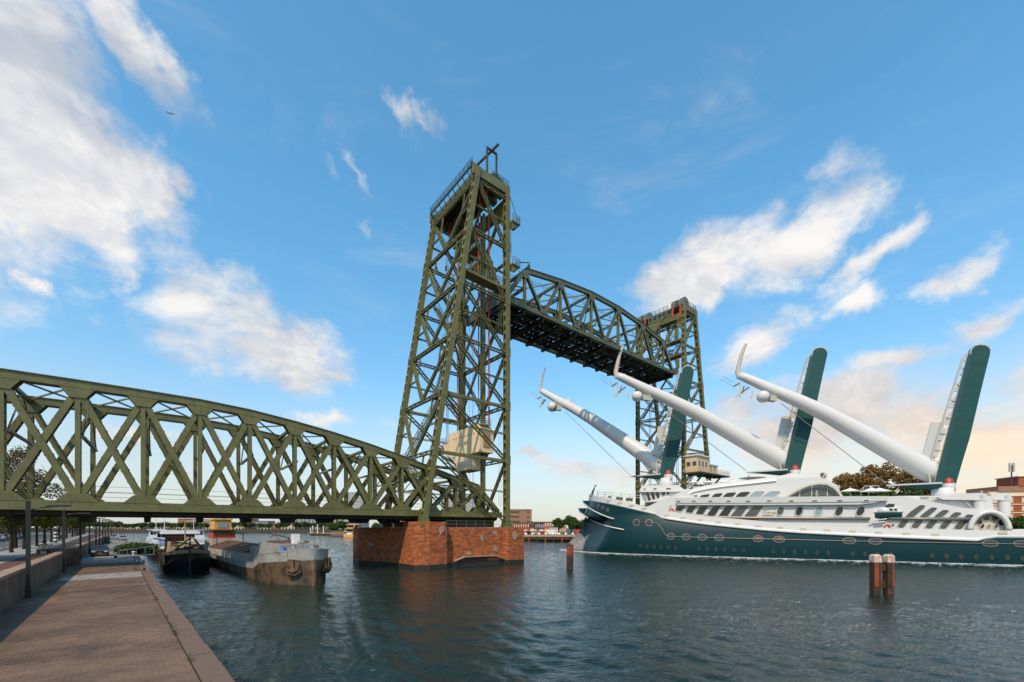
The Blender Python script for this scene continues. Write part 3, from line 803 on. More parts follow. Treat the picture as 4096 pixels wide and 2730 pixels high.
def lift_tower(name, label, flip, s_v, s_foot, s_top, org, far=False):
    """four legs (two upright beside the lift span, two raking), braced storey by storey"""
    tw = thing(name, label, 'bridge tower', org)
    T0, T1 = 56.5, 70.5; TM = (T0 + T1) / 2
    zf, zt = 7.3, 64.4
    sg = -1 if flip else 1                            # +1: rake on the low-s side
    lv = [7.3, 17.9, 27.2, 36.5, 45.5, 54.7, 63.2]
    def sb(z): return s_foot + (s_top - s_foot) * (z - zf) / (zt - zf)
    # legs: two plates with battens between
    def leg(p, q_, nm, yellow):
        d = (q_ - p).normalized(); sx = (AX - d * AX.dot(d)).normalized()
        w = MB()
        for g in (-.42, .42): w.bar(p + BX * g, q_ + BX * g, .85, .10, sx)
        w.bar(p, q_, .10, .8, sx)
        for sx_ in (-.40, .40):
            w.bar(p + sx * sx_ - BX * .36, q_ + sx * sx_ - BX * .36, .09, .14, sx); w.bar(p + sx * sx_ + BX * .36, q_ + sx * sx_ + BX * .36, .09, .14, sx)
        l = obj(nm, w, 'olive', tw)
        ln = (q_ - p).length; n = int(ln / 1.55)
        bm_ = MB().box((0, 0, 0), (.06, .78, .46), sx, BX, d).data('batten_plate', 'olive_yellow')
        for side in (-1, 1):
            for j in range(n + 1):
                link('batten_plate', bm_, p + d * (ln * j / n) + sx * side * .43 - Vector(org), l)
        jm_ = MB().box((0, 0, 0), (1.0, .05, 1.6), sx, BX, d).data('joint_plate', 'olive')
        for z in lv[1:-1]:
            f = (z - p.z) / (q_.z - p.z); c = p.lerp(q_, f)
            for g in (-.49, .49): link('joint_plate', jm_, c + BX * g - Vector(org), l)
        ft = MB(); ft.prism([p + AX * a + BX * b + UP * -.9 for a, b in ((-.9, -.9), (.9, -.9), (.9, .9), (-.9, .9))], (0, 0, .5))
        for g in (-.5, 0, .5): ft.prism([p + AX * -.85 + BX * (g - .04) + UP * -.4, p + AX * .85 + BX * (g - .04) + UP * -.4, p + AX * .45 + BX * (g - .04) + UP * .9, p - AX * .45 + BX * (g - .04) + UP * .9], BX * .08)
        obj('leg_foot', ft, 'olive', l)
        return l
    for t in (T0, T1):
        leg(W(sb(zf), t, zf), W(sb(zt), t, zt + .6), 'raking_leg', 1)
        leg(W(s_v, t, 6.9 if not far else 6.9), W(s_v, t, zt + .6), 'upright_leg', 0)
    lat = lambda p, q_, side, w_=.62, dp=.34: MB().lattice(p, q_, side, w_ * 1.08, dp, .115, .085, .85)
    for i in range(len(lv)):
        z = lv[i]
        for t in (T0, T1):
            if i > 0:
                if i == 1 or i == 2: m_ = MB().bar(W(sb(z) + .4 * sg, t, z), W(s_v - .4 * sg, t, z - .2), .5, .4, UP)
                else: m_ = lat(W(sb(z) + .4 * sg, t, z), W(s_v - .4 * sg, t, z - .2), UP, .55, .35)
                obj('side_strut', m_, 'olive', tw)
            if i < len(lv) - 1:
                z2 = lv[i + 1]
                p, q_ = W(sb(z2) + .35 * sg, t, z2 - .3), W(s_v - .3 * sg, t, z + .1)
                obj('side_brace', lat(p, q_, (q_ - p).cross(BX), .66, .34), 'olive', tw)
        if i > 0:
            obj('rear_strut', lat(W(sb(z), T0 + .4, z), W(sb(z), T1 - .4, z), UP, .55, .5), 'olive', tw)
            if i != 4 or far: obj('portal_strut', lat(W(s_v, T0 + .4, z), W(s_v, T1 - .4, z), UP, .55, .5), 'olive', tw) if (i in (1, 2, 3) or far and i < 4 or not far and i < 4) else None
        if i < len(lv) - 1:
            z2 = lv[i + 1]
            for t in (T0 + .35, T1 - .35):
                obj('rear_brace', lat(W(sb(z2), t, z2 - .4), W(sb(z), TM, z + .2), AX.cross(Vector((0, 0, 1))), .5, .4) if False else MB().lattice(W(sb(z2), t, z2 - .4), W(sb(z), TM, z + .2), BX, .62, .4, .115, .085, .85), 'olive', tw)
                if i != 4: obj('portal_brace', MB().lattice(W(s_v, t, z2 - .4), W(s_v, TM, z + .2), BX, .6, .35, .11, .08, .85), 'olive', tw)
            # lighter secondary members
            zm = (z + z2) / 2
            for t in (T0, T1):
                c_ = W(sb(z2) * .5 + s_v * .5, t, zm); obj('secondary_brace', MB().lattice(W(sb(zm), t, zm), c_, UP, .3, .2, .07, .05, .5), 'olive', tw); obj('secondary_brace', MB().lattice(c_, W(s_v, t, zm - .2), UP, .3, .2, .07, .05, .5), 'olive', tw)
            for t_ in (T0 + 3.4, T1 - 3.4):
                obj('secondary_brace', MB().lattice(W(sb(z2), t_, z2), W(sb(zm) + .1, t_, zm), BX, .28, .2, .06, .05, .5), 'olive', tw)
            obj('secondary_strut', MB().lattice(W(sb(zm), T0 + .3, zm), W(sb(zm), T0 + 3.5, zm), UP, .3, .2, .06, .05, .5), 'olive', tw); obj('secondary_strut', MB().lattice(W(sb(zm), T1 - .3, zm), W(sb(zm), T1 - 3.5, zm), UP, .3, .2, .06, .05, .5), 'olive', tw)
            if i: obj('inner_brace', MB().lattice(W(s_v - 2.6, T0 + 3.4, z2), W(s_v - 2.6, T1 - 3.4, z), AX, .4, .3, .09, .06, .7), 'olive', tw)
            # inner plan brace
            if i: obj('plan_brace', MB().bar(W(sb(z), T0, z), W(s_v, T1, z), .25, .25, UP), 'olive', tw)
    # head: deep girders all round, platform, railings
    g = MB(); g.bar(W(s_top - 1.0 * sg, T0 - .1, zt), W(s_v + .45 * sg, T0 - .1, zt), .5, 1.5, BX); obj('head_girder', g, 'olive', tw)
    g = MB(); g.bar(W(s_top - 1.0 * sg, T1 + .1, zt), W(s_v + .45 * sg, T1 + .1, zt), .5, 1.5, BX); obj('head_girder', g, 'olive', tw)
    g = MB(); g.bar(W(s_top, T0, zt), W(s_top, T1, zt), .5, 1.3, AX); obj('rear_girder', g, 'olive_yellow', tw)
    g = MB(); g.bar(W(s_v, T0 + .3, 62.0), W(s_v, T1 - .3, 62.0), .6, 2.2, AX)
    g.prism([W(s_v - .3, T0 + .4, 60.9), W(s_v - .3, T0 + 2.8, 60.9), W(s_v - .3, T0 + .4, 58.2)], AX * .6); g.prism([W(s_v - .3, T1 - .4, 60.9), W(s_v - .3, T1 - 2.8, 60.9), W(s_v - .3, T1 - .4, 58.2)], AX * .6)
    obj('front_girder', g, 'olive', tw)
    a, b = sorted((s_top, s_v))
    g = MB(); g.prism([W(a, T0 + .2, zt + .62), W(b, T0 + .2, zt + .62), W(b, T1 - .2, zt + .62), W(a, T1 - .2, zt + .62)], (0, 0, .1))
    for k in range(5): s = a + (b - a) * (k + .5) / 5; g.bar(W(s, T0 + .3, zt + .35), W(s, T1 - .3, zt + .35), .25, .5, AX)
    obj('head_platform', g, 'olive_dark', tw)
    rl = MB()
    if not far:
        rail_run(rl, [W(s_top - 1.0, T0, zt + .75), W(s_top - 1.0, T1, zt + .75), W(s_v, T1, zt + .75)], 1.15, 1.2, .06)
        for k in range(10):
            t = T0 + (T1 - T0) * k / 9; rl.bar(W(s_top - 1.0, t, zt + .8), W(s_top, t, zt - .5), .1, .1, BX)
        rl.bar(W(s_top - 1.0, T0, zt + .7), W(s_top - 1.0, T1, zt + .7), .3, .2, UP)
        rail_run(rl, [W(s_top + 3.2, T0 + .1, zt + .75), W(s_v + .5, T0 + .1, zt + .75)], 1.3, 1.0, .06, 4)
    else:
        rail_run(rl, [W(s_v + 1, T0, zt + .75), W(s_top + .8, T0, zt + .75), W(s_top + .8, T1, zt + .75), W(s_v, T1, zt + .75)], 1.4, 1.1, .07)
        rail_run(rl, [W(s_v, T0 + 4.6, zt + .75), W(s_v, T1 - 4.4, zt + .75)], 1.4, 1.1, .07)
    obj('head_railing', rl, 'olive_dark', tw)
    # sheave housings
    if far: sh_s = (s_v + 1.0, s_v + 1.0); ts = (T0 + .6, T0 + 2.7, T1 - 2.9, T1 - .8)
    else: sh_s = (s_v - 1.9,); ts = (T0 + .9, T0 + 2.9, T1 - 2.9, T1 - .9)
    for t in ts:
        zc = zt + (1.2 if far else .5)
        hs = MB(); prof = []
        for j in range(13):
            th = math.pi * j / 12; prof.append(W(sh_s[0] - 1.65 * math.cos(th), t - .62, zc + 1.65 * math.sin(th)))
        prof = prof + [W(sh_s[0] + 1.65, t - .62, zc - 1.4), W(sh_s[0] - 1.65, t - .62, zc - .7)]
        hs.prism(prof, BX * 1.24); h = obj('sheave_cover', hs, 'sheave_grey', tw)
        hb = MB(); hb.lathe([(.32, -.75), (.32, .75)], W(sh_s[0], t, zc), 12, BX); obj('hub', hb, 'olive_dark', h)
        rg = MB(); rg.bar(W(sh_s[0] - 1.72 * 1, t, zc - .4), W(sh_s[0] - 1.72, t, zc - 4.2 if far else zc - 3), .48 if far else .3, .12, BX); obj('cable_guard', rg, 'red_cable', h)
    # machine cross-head with windows and hangers on the span side
    if far:
        c = MB(); c.box(W(s_v + .5, TM, 64.4), (1.2, 7.2, 2.0), AX, BX); h = obj('machine_house', c, 'olive', tw)
        for k in range(5):
            c = MB(); c.box(W(s_v - .13, TM - 2.8 + k * 1.4, 64.5), (.06, .9, 1.0), AX, BX); obj('window', c, 'glass_dark', h)
        c = MB(); c.box(W(s_v - .8, T0 + 4.0, 61.3), (1.1, 5.0, .3), AX, BX); rail_run(c, [W(s_v - 1.3, T0 + 1.5, 61.4), W(s_v - 1.3, T0 + 6.5, 61.4)], 1.0, .8, .06); obj('service_balcony', c, 'olive', tw)
        for t in (T0 + 2.2, T0 + 4.4, TM + .8, T1 - 3):
            c = MB(); c.bar(W(s_v, t, 61), W(s_v, t, 56.6), .7, .4, BX); c.prism([W(s_v - .2, t - .7, 61), W(s_v - .2, t + .7, 61), W(s_v - .2, t + .3, 59.4), W(s_v - .2, t - .3, 59.4)], AX * .4); obj('hanger', c, 'olive', tw)
        for z in (56.2, 52.2):
            c = MB(); c.box(W(s_v + 1.0, T0 + 3.2, z), (2.4, 6.0, .35), AX, BX); rail_run(c, [W(s_v - .2, T0 + .6, z + .2), W(s_v - .2, T0 + 6.2, z + .2)], 1.0, .9, .06); obj('service_platform', c, 'olive', tw)
        for k in range(18):
            p = W(s_v + R.uniform(-.3, 2.5), R.uniform(T0 + .6, T0 + 7), R.uniform(52.6, 60)); q_ = p + W(R.uniform(-1, 1), R.uniform(-2.2, 2.2), R.uniform(-3, -1)) ; c = MB(); c.bar(p, q_, .16, .16, UP); obj('machinery_rod', c, 'olive_yellow', tw)
    else:
        # maintenance platform at the level of the raised span, balconies, drive gear
        c = MB(); c.bar(W(sb(47.6) + .4, T0 - .1, 47.6), W(s_v - .4, T0 - .1, 47.4), .25, .45, BX); c.prism([W(sb(47.6), T0, 47.5), W(s_v, T0, 47.5), W(s_v, T0 + 2, 47.5), W(sb(47.6), T0 + 2, 47.5)], (0, 0, .12)); rail_run(c, [W(sb(47.6) + .4, T0 - .15, 47.9), W(s_v - .4, T0 - .15, 47.6)], 1.25, .55, .07, 3); obj('maintenance_platform', c, 'olive', tw)
        for (s, t, z) in ((s_v + 1.2, T0 - .2, 59.0), (s_v + 1.2, T0 - .2, 51.6)):
            c = MB(); c.prism([W(s - .7, t - .8, z), W(s + 1.1, t - .8, z), W(s + 1.1, t + 1.1, z), W(s - .7, t + 1.1, z)], (0, 0, .22)); c.prism([W(s - .7, t - .6, z), W(s + 1.0, t - .6, z), W(s - .7, t - .6, z - 1.4)], BX * .12)
            rail_run(c, [W(s - .6, t - .75, z + .2), W(s + 1.05, t - .75, z + .2), W(s + 1.05, t + 1.05, z + .2)], 1.15, .75, .06); obj('balcony', c, 'olive', tw)
        c = MB(); c.tube([W(s_v + .55, T0 - .3, 63.5), W(s_v + 2.2, T0 - .3, 60.4)], .05, 6); c.tube([W(s_v + .75, T0 - .3, 58.8), W(s_v + .75, T0 - .3, 53)], .04, 6); obj('stay_rod', c, 'olive_dark', tw)
        # gantry frames with a runway beam above the head
        z0 = zt + .6
        for t, sa_, sb_, zg in ((60.2, 40.4, 42.3, 69.2), (56.9, 41.35, 43.3, 70.0)):
            c = MB()
            for s in (sa_, sb_): c.bar(W(s, t, z0), W(s, t, zg), .26, .26, AX)
            c.bar(W(sa_ - .1, t, zg), W(sb_ + .1, t, zg), .26, .3, BX); obj('gantry_frame', c, 'olive_dark', tw)
        c = MB(); c.bar(W(41.2, 61.2, 69.0), W(42.7, 55.5, 70.4), .3, .3, AX); obj('runway_beam', c, 'olive_dark', tw)
        # stairs zigzag up the inside of the raking face
        flights = [(7.5, T1 - 2, 12.6, T0 + 3.2), (12.6, T0 + 3.2, 17.9, T1 - 2.2), (17.9, T1 - 2.2, 27.2, T0 + 2.4), (27.2, T0 + 4.0, 36.5, T0 + 1.4), (36.5, T0 + 1.6, 45.5, T1 - 4)]
        for (z0, t0, z1, t1) in flights:
            c = MB(); off = 1.1
            p, q_ = W(sb(z0) + off, t0, z0), W(sb(z1) + off, t1, z1)
            for g in (-.45, .45): c.bar(p + AX * g, q_ + AX * g, .1, .3, AX); c.bar(p + AX * g + UP * 1.0, q_ + AX * g + UP * 1.0, .09, .09, AX); c.bar(p + AX * g + UP * .5, q_ + AX * g + UP * .5, .06, .06, AX)
            n = int((z1 - z0) / .24)
            for j in range(n): c.box(p.lerp(q_, j / n), (.8, .26, .04), AX, BX)
            for j in range(0, n, 5): c.bar(p.lerp(q_, j / n) - AX * .4, p.lerp(q_, j / n) - AX * .4 + UP * 1.0, .08, .08, AX)
            obj('stair_flight', c, 'olive', tw)
        for z, t in ((17.9, T1 - 3.2), (27.2, T0 + 3), (36.5, T0 + 2)):
            c = MB(); c.box(W(sb(z) + 1.0, t, z), (1.6, 3.0, .12), AX, BX); rail_run(c, [W(sb(z) + .2, t - 1.5, z), W(sb(z) + .2, t + 1.5, z)], 1.05, .7, .05); obj('stair_landing', c, 'olive', tw)
        c = MB(); c.prism([W(42.2, T0 + 2.2, 54.5), W(43.0, T0 + 2.2, 49.7), W(44.6, T0 + 2.2, 49.7), W(44.6, T0 + 2.2, 51.2)], BX * .5); obj('lever_arm', c, 'olive', tw)
        # inner hangers and clutter of the guide frames
        for t in (T0 + 3.4, T1 - 3.4):
            c = MB(); c.lattice(W(s_v - 2.6, t, 8.2), W(s_v - 2.6, t, 61), BX, .9, .5, .2, .08, 1.2); obj('guide_column', c, 'olive', tw)
        for k in range(26):
            z = R.uniform(45.5, 60); p = W(R.uniform(sb(z) + .6, s_v - .6), R.uniform(T0 + .6, T1 - .6), z)
            q_ = p + AX * R.uniform(-1.5, 1.5) + BX * R.uniform(-4, 4) + UP * R.uniform(-3, 3); c = MB(); c.bar(p, q_, .2, .2, UP); obj('machinery_rod', c, 'olive', tw)
        for k in range(3):
            z = 58.5 - k * 2.2; c = MB(); c.box(W(s_v - 3.0 + k, TM + 1.5 - k, z), (2.2, 5.0, .3), AX, BX); rail_run(c, [W(s_v - 4.0 + k, TM - 1 - k, z), W(s_v - 4.0 + k, TM + 4 - k, z)], 1.0, .8, .06); obj('service_platform', c, 'olive', tw)
    return tw
near_tower = lift_tower('lift_tower', 'tall olive green lattice lift tower in the middle, on the near masonry pier', False, 45.2, 29.4, 39.1, W(37, 63.5, 7))
far_tower = lift_tower('lift_tower', 'farther lift tower with grey rounded sheave covers, behind the foremost wing of the ship', True, 105.0, 121.2, 110.6, W(112, 63.5, 7), True)

fp = ccw([W(101.5, 54.5, 0), W(124, 54.5, 0), W(124, 73, 0), W(101.5, 73, 0)])
far_pier = pier('bridge_pier', 'masonry pier of the farther lift tower, hidden low behind the ship', fp, [6.0] * 4, W(112, 63.5, 0))
w = MB(); w.prism([p + UP * 5.76 for p in fp], (0, 0, .30)); obj('top_slab', w, 'pier_patch', far_pier)

def lift_span():
    sp = thing('lift_span', 'dark green raised lift span hanging between the two towers', 'bridge span', W(74, 63.5, 46))
    L = [46.2 + 9.4 * k for k in range(7)]; U = [50.9 + 9.4 * k for k in range(6)]
    zU = [53.7, 55.1, 56.0, 56.0, 55.1, 53.5]; zb = 46.9
    for t in (TN, TF):
        b = MB(); b.bar(W(L[0] - .4, t, zb), W(L[-1] + .3, t, zb), .55, .75, BX); b.bar(W(L[0] - .4, t, zb - .4), W(L[-1] + .3, t, zb - .4), .8, .06, BX); obj('bottom_chord', b, 'span_green', sp)
        for i in range(5):
            b = MB(); b.bar(W(U[i], t, zU[i]), W(U[i + 1], t, zU[i + 1]), .6, .75, BX); b.bar(W(U[i], t, zU[i] + .42), W(U[i + 1], t, zU[i + 1] + .42), .85, .07, BX); obj('top_chord', b, 'span_green', sp)
        for i in range(6):
            for (p, q_, wd) in ((W(L[i], t, zb), W(U[i], t, zU[i]), .72 if i == 0 else .55), (W(U[i], t, zU[i]), W(L[i + 1], t, zb), .72 if i == 5 else .5)):
                d = (q_ - p).normalized(); sd = d.cross(BX)
                b = MB()
                for g in (-.24, .24): b.bar(p + BX * g, q_ + BX * g, wd, .07, sd)
                b.bar(p, q_, .08, .44, sd); obj('diagonal_brace', b, 'span_green', sp)
            b = MB()
            for g in (-.2, .2): b.bar(W(U[i], t + g, zb + .3), W(U[i], t + g, zU[i] - .3), .5, .07, AX)
            b.bar(W(U[i], t, zb + .3), W(U[i], t, zU[i] - .3), .08, .4, AX); obj('vertical_post', b, 'olive', sp)
            g_ = MB()
            for o in (-.36, .30): g_.prism([W(U[i] - 1.1, t + o, zU[i] - .3), W(U[i] - .4, t + o, zU[i] - 1.5), W(U[i] + .4, t + o, zU[i] - 1.5), W(U[i] + 1.1, t + o, zU[i] - .3)], BX * .06)
            obj('top_gusset', g_, 'span_green', sp)
        for s in L[1:-1]:
            g_ = MB()
            for o in (-.34, .28): g_.prism([W(s - 1.2, t + o, zb + .3), W(s - .6, t + o, zb + 1.1), W(s + .6, t + o, zb + 1.1), W(s + 1.2, t + o, zb + .3)], BX * .06)
            obj('bottom_gusset', g_, 'span_green', sp)
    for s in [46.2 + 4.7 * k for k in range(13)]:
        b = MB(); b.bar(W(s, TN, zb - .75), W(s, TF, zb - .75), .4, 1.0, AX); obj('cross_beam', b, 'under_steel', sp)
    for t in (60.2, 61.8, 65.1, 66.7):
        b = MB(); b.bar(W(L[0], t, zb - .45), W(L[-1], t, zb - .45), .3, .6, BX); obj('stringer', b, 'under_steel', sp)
    for k in range(12):
        s = 46.2 + 4.7 * k
        for (ta, tb) in ((TN + .4, 63.45), (TF - .4, 63.45)):
            b = MB(); b.bar(W(s, ta, zb - 1.15), W(s + 4.7, tb, zb - 1.15), .2, .15, UP) if k % 2 else b.bar(W(s, tb, zb - 1.15), W(s + 4.7, ta, zb - 1.15), .2, .15, UP); obj('wind_brace', b, 'under_steel', sp)
    # floor sheets: laid bay by bay with the open slots one sees daylight through
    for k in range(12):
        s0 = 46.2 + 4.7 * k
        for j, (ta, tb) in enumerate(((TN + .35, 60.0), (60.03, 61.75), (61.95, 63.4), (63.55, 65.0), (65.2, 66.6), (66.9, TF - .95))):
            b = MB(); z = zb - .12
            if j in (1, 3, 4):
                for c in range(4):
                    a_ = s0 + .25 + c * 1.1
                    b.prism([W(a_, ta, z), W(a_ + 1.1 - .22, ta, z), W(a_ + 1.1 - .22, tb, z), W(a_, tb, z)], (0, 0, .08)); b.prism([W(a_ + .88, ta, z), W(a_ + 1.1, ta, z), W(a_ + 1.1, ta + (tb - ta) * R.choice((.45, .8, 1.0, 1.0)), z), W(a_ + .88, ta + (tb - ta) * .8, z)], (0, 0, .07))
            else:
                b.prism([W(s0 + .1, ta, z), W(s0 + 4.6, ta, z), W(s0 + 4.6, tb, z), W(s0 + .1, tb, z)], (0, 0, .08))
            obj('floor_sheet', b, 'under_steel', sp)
    for i in range(6):
        b = MB(); b.lattice(W(U[i], TN, zU[i] - .1), W(U[i], TF, zU[i] - .1), AX, .5, .4, .1, .06, .9); obj('overhead_strut', b, 'span_green', sp)
        b = MB(); b.lattice(W(U[i], TN, zU[i] - 3.2), W(U[i], TF, zU[i] - 3.2), UP, .5, .3, .1, .06, .9); obj('sway_strut', b, 'span_green', sp)
        for (a_, c_) in ((TN, 63.45), (TF, 63.45)):
            b = MB(); b.bar(W(U[i], a_, zU[i] - 3.2), W(U[i], c_, zU[i] - .2), .2, .2, AX); obj('sway_brace', b, 'span_green', sp)
        if i < 5:
            for (ta, tb) in ((TN, TF), (TF, TN)):
                b = MB(); b.bar(W(U[i], ta, zU[i]), W(U[i + 1], tb, zU[i + 1]), .22, .18, UP); obj('lateral_brace', b, 'span_green', sp)
    b = MB(); rail_run(b, [W(L[0], TF - .8, zb), W(L[-1], TF - .8, zb)], 1.5, 2.35, .06, 4); obj('railing', b, 'grey_strut', sp)
    b = MB(); rail_run(b, [W(L[0], TN + .8, zb), W(L[-1], TN + .8, zb)], 1.1, 2.35, .05, 2); obj('railing', b, 'olive_dark', sp)
    b = MB()
    for i in range(5): rail_run(b, [W(U[i], 63, zU[i] + .5), W(U[i + 1], 63, zU[i + 1] + .5)], 1.0, 2.4, .05, 2)
    obj('walkway_railing', b, 'olive_dark', sp)
    for s, sg in ((46.0, 1), (102.8, -1)):             # lifting girders at both ends
        b = MB(); b.bar(W(s, 56.9, zb + .2), W(s, 70.1, zb + .2), .6, 1.6, AX); obj('end_girder', b, 'span_green', sp)
        b = MB()
        b.bar(W(s, TN, zb + 1), W(s, 63.45, zb + 6.0), .3, .3, AX); b.bar(W(s, TF, zb + 1), W(s, 63.45, zb + 6.0), .3, .3, AX); b.bar(W(s, TN, zb + 6.0), W(s, TF, zb + 6.0), .35, .4, AX); obj('end_frame', b, 'span_green', sp)
        for t in (57.2, 69.8):
            b = MB(); b.bar(W(s - sg * .3, t, zb + 1), W(s - sg * .3, t, zb + 3.2), .5, .8, AX); obj('lifting_lug', b, 'olive', sp)
    b = MB(); b.prism([W(51.2, TN, 54.2), W(52.0, TN, 55.4), W(52.3, TN, 55.4), W(52.3, TN, 54.2)], BX * .2); b.bar(W(49.8, TN, 54.8), W(52.2, TN, 55.7), .14, .14, UP); obj('signal_bracket', b, 'olive_dark', sp)
lift_span()

def counterweights():
    cw = thing('counterweight', 'big tan concrete counterweight block hanging low in the near lift tower', 'counterweight', W(43, 63.5, 20))
    w = MB(); prof = [(58.4, 19.2), (58.4, 22.9), (59.2, 23.9), (68.6, 23.9), (68.6, 22.2), (71.2, 22.2), (71.2, 20.4), (68.6, 19.6), (67.0, 19.2), (67.0, 17.6), (66.0, 16.5), (61.5, 16.5), (61.5, 19.2)]
    w.prism([W(40.9, t, z) for t, z in prof], AX * 2.9); obj('block', w, 'counterweight', cw)
    w = MB()
    for k in range(8): w.box(W(40.88, 60.2 + k * .95, 22.6), (.05, .22, .22), AX, BX)
    obj('bolt_plates', w, 'rust', cw)
    w = MB(); w.box(W(42.3, 58.32, 21.4), (1.4, .1, 2.6), AX, BX); obj('end_plate', w, 'pier_patch', cw)
    w = MB(); w.box(W(42.3, 59.5, 24.05), (2.2, 2.0, .25), AX, BX); rail_run(w, [W(41.2, 58.6, 24.1), W(43.4, 58.6, 24.1), W(43.4, 60.6, 24.1)], 1.0, .9, .05); rail_run(w, [W(41.2, 58.6, 24.1), W(41.2, 61.6, 24.1)], 1.0, .9, .05); rail_run(w, [W(40.6, 69.2, 22.3), W(40.6, 71.4, 22.3), W(43.4, 71.4, 22.3)], 1.0, .9, .05)
    obj('block_railing', w, 'grey_strut', cw)
    c2 = thing('counterweight', 'orange tan counterweight block low in the farther lift tower behind the ship', 'counterweight', W(107, 63.5, 12))
    w = MB(); w.prism([W(106.2, t, z) for t, z in ((58.2, 9.5), (58.2, 15.5), (69, 15.5), (69, 9.5))], AX * 2.8); obj('block', w, 'counterweight', c2)
    cab = thing('control_cabin', 'cream control cabin with a railed balcony on the farther lift tower', 'cabin', W(112, 55, 19))
    b = MB(); b.box(W(108.2, 54.6, 22.6), (6.5, 3.4, 4.2), AX, BX); h = obj('cabin_wall', b, 'trim_cream', cab)
    b = MB(); b.box(W(114.4, 54.8, 21.7), (5.6, 3.0, 2.6), AX, BX); obj('cabin_annex', b, 'trim_cream', cab)
    b = MB(); b.box(W(108.2, 54.6, 24.85), (7.2, 4.1, .28), AX, BX); b.box(W(114.6, 54.8, 23.15), (6.0, 3.4, .25), AX, BX); obj('roof', b, 'white_paint', cab)
    for s in (106.2, 108.0, 109.8, 113.2, 115.4):
        b = MB(); b.box(W(s, 52.88 if s < 112 else 53.28, 22.8 if s < 112 else 22.0), (.75, .05, 1.3), AX, BX); obj('window', b, 'glass_dark', cab)
    for t in (53.6, 55.2):
        b = MB(); b.box(W(104.93, t, 22.7), (.05, 1.0, 1.1), AX, BX); obj('window', b, 'glass_grey', cab)
    b = MB(); b.prism([W(104, 51.6, 20.1), W(121, 51.6, 20.1), W(121, 56, 20.1), W(104, 56, 20.1)], (0, 0, .35)); obj('balcony_floor', b, 'olive_dark', cab)
    b = MB(); rail_run(b, [W(104.1, 56, 20.4), W(104.1, 51.7, 20.4), W(120.9, 51.7, 20.4), W(120.9, 56, 20.4)], 1.25, 1.1, .08, 3); obj('balcony_railing', b, 'trim_cream', cab)
    for s in (106, 111, 116):
        b = MB(); b.bar(W(s, 51.8, 20.0), W(s, 56, 15.2), .3, .4, AX); b.bar(W(s, 51.7, 19.9), W(s, 56, 19.9), .3, .4, AX); obj('bracket', b, 'olive_dark', cab)
    # hoisting cables
    def cables(name, label, pts, zs, m, r):
        o = MB()
        for s, t in pts: o.tube([W(s, t, zs[0]), W(s, t, zs[1])], r, 5)
        tag(obj(name, o, m), label, 'cable')
    cables('hoist_cable', 'red hoist cable over the near end of the counterweight in the near tower', [(43.2, 59.0), (43.35, 59.0)], (24.2, 61.5), 'red_cable', .085)
    cables('hoist_cable', 'pair of grey hoist cables just left of the near red one', [(42.6, 60.6), (42.6, 61.2)], (24.2, 61.5), 'grey_cable', .075)
    cables('hoist_cable', 'thin red cable beside the grey pair in the near tower', [(42.4, 60.9)], (30.5, 61.5), 'red_cable', .12)
    cables('hoist_cable', 'red cable along the far guide column of the near tower', [(42.2, 67.6)], (24.2, 61.5), 'red_cable', .10)
    cables('hoist_cable', 'grey cable pair at the far end of the counterweight in the near tower', [(41.6, 70.0), (41.6, 70.5)], (22.4, 61.5), 'grey_cable', .075)
    cables('guide_cable', 'thin pale blue guide wires between the near tower columns', [(44.2, 66.5), (44.2, 65.5), (44.2, 65.0), (44.6, 57.9), (44.6, 57.3)], (10, 46), 'grey_cable', .03)
    cables('hoist_cable', 'grey hoist cables in the farther lift tower above its counterweight', [(107, 59.2), (107, 59.7), (107, 67.5), (107, 68)], (15.5, 61), 'grey_cable', .075)
counterweights()

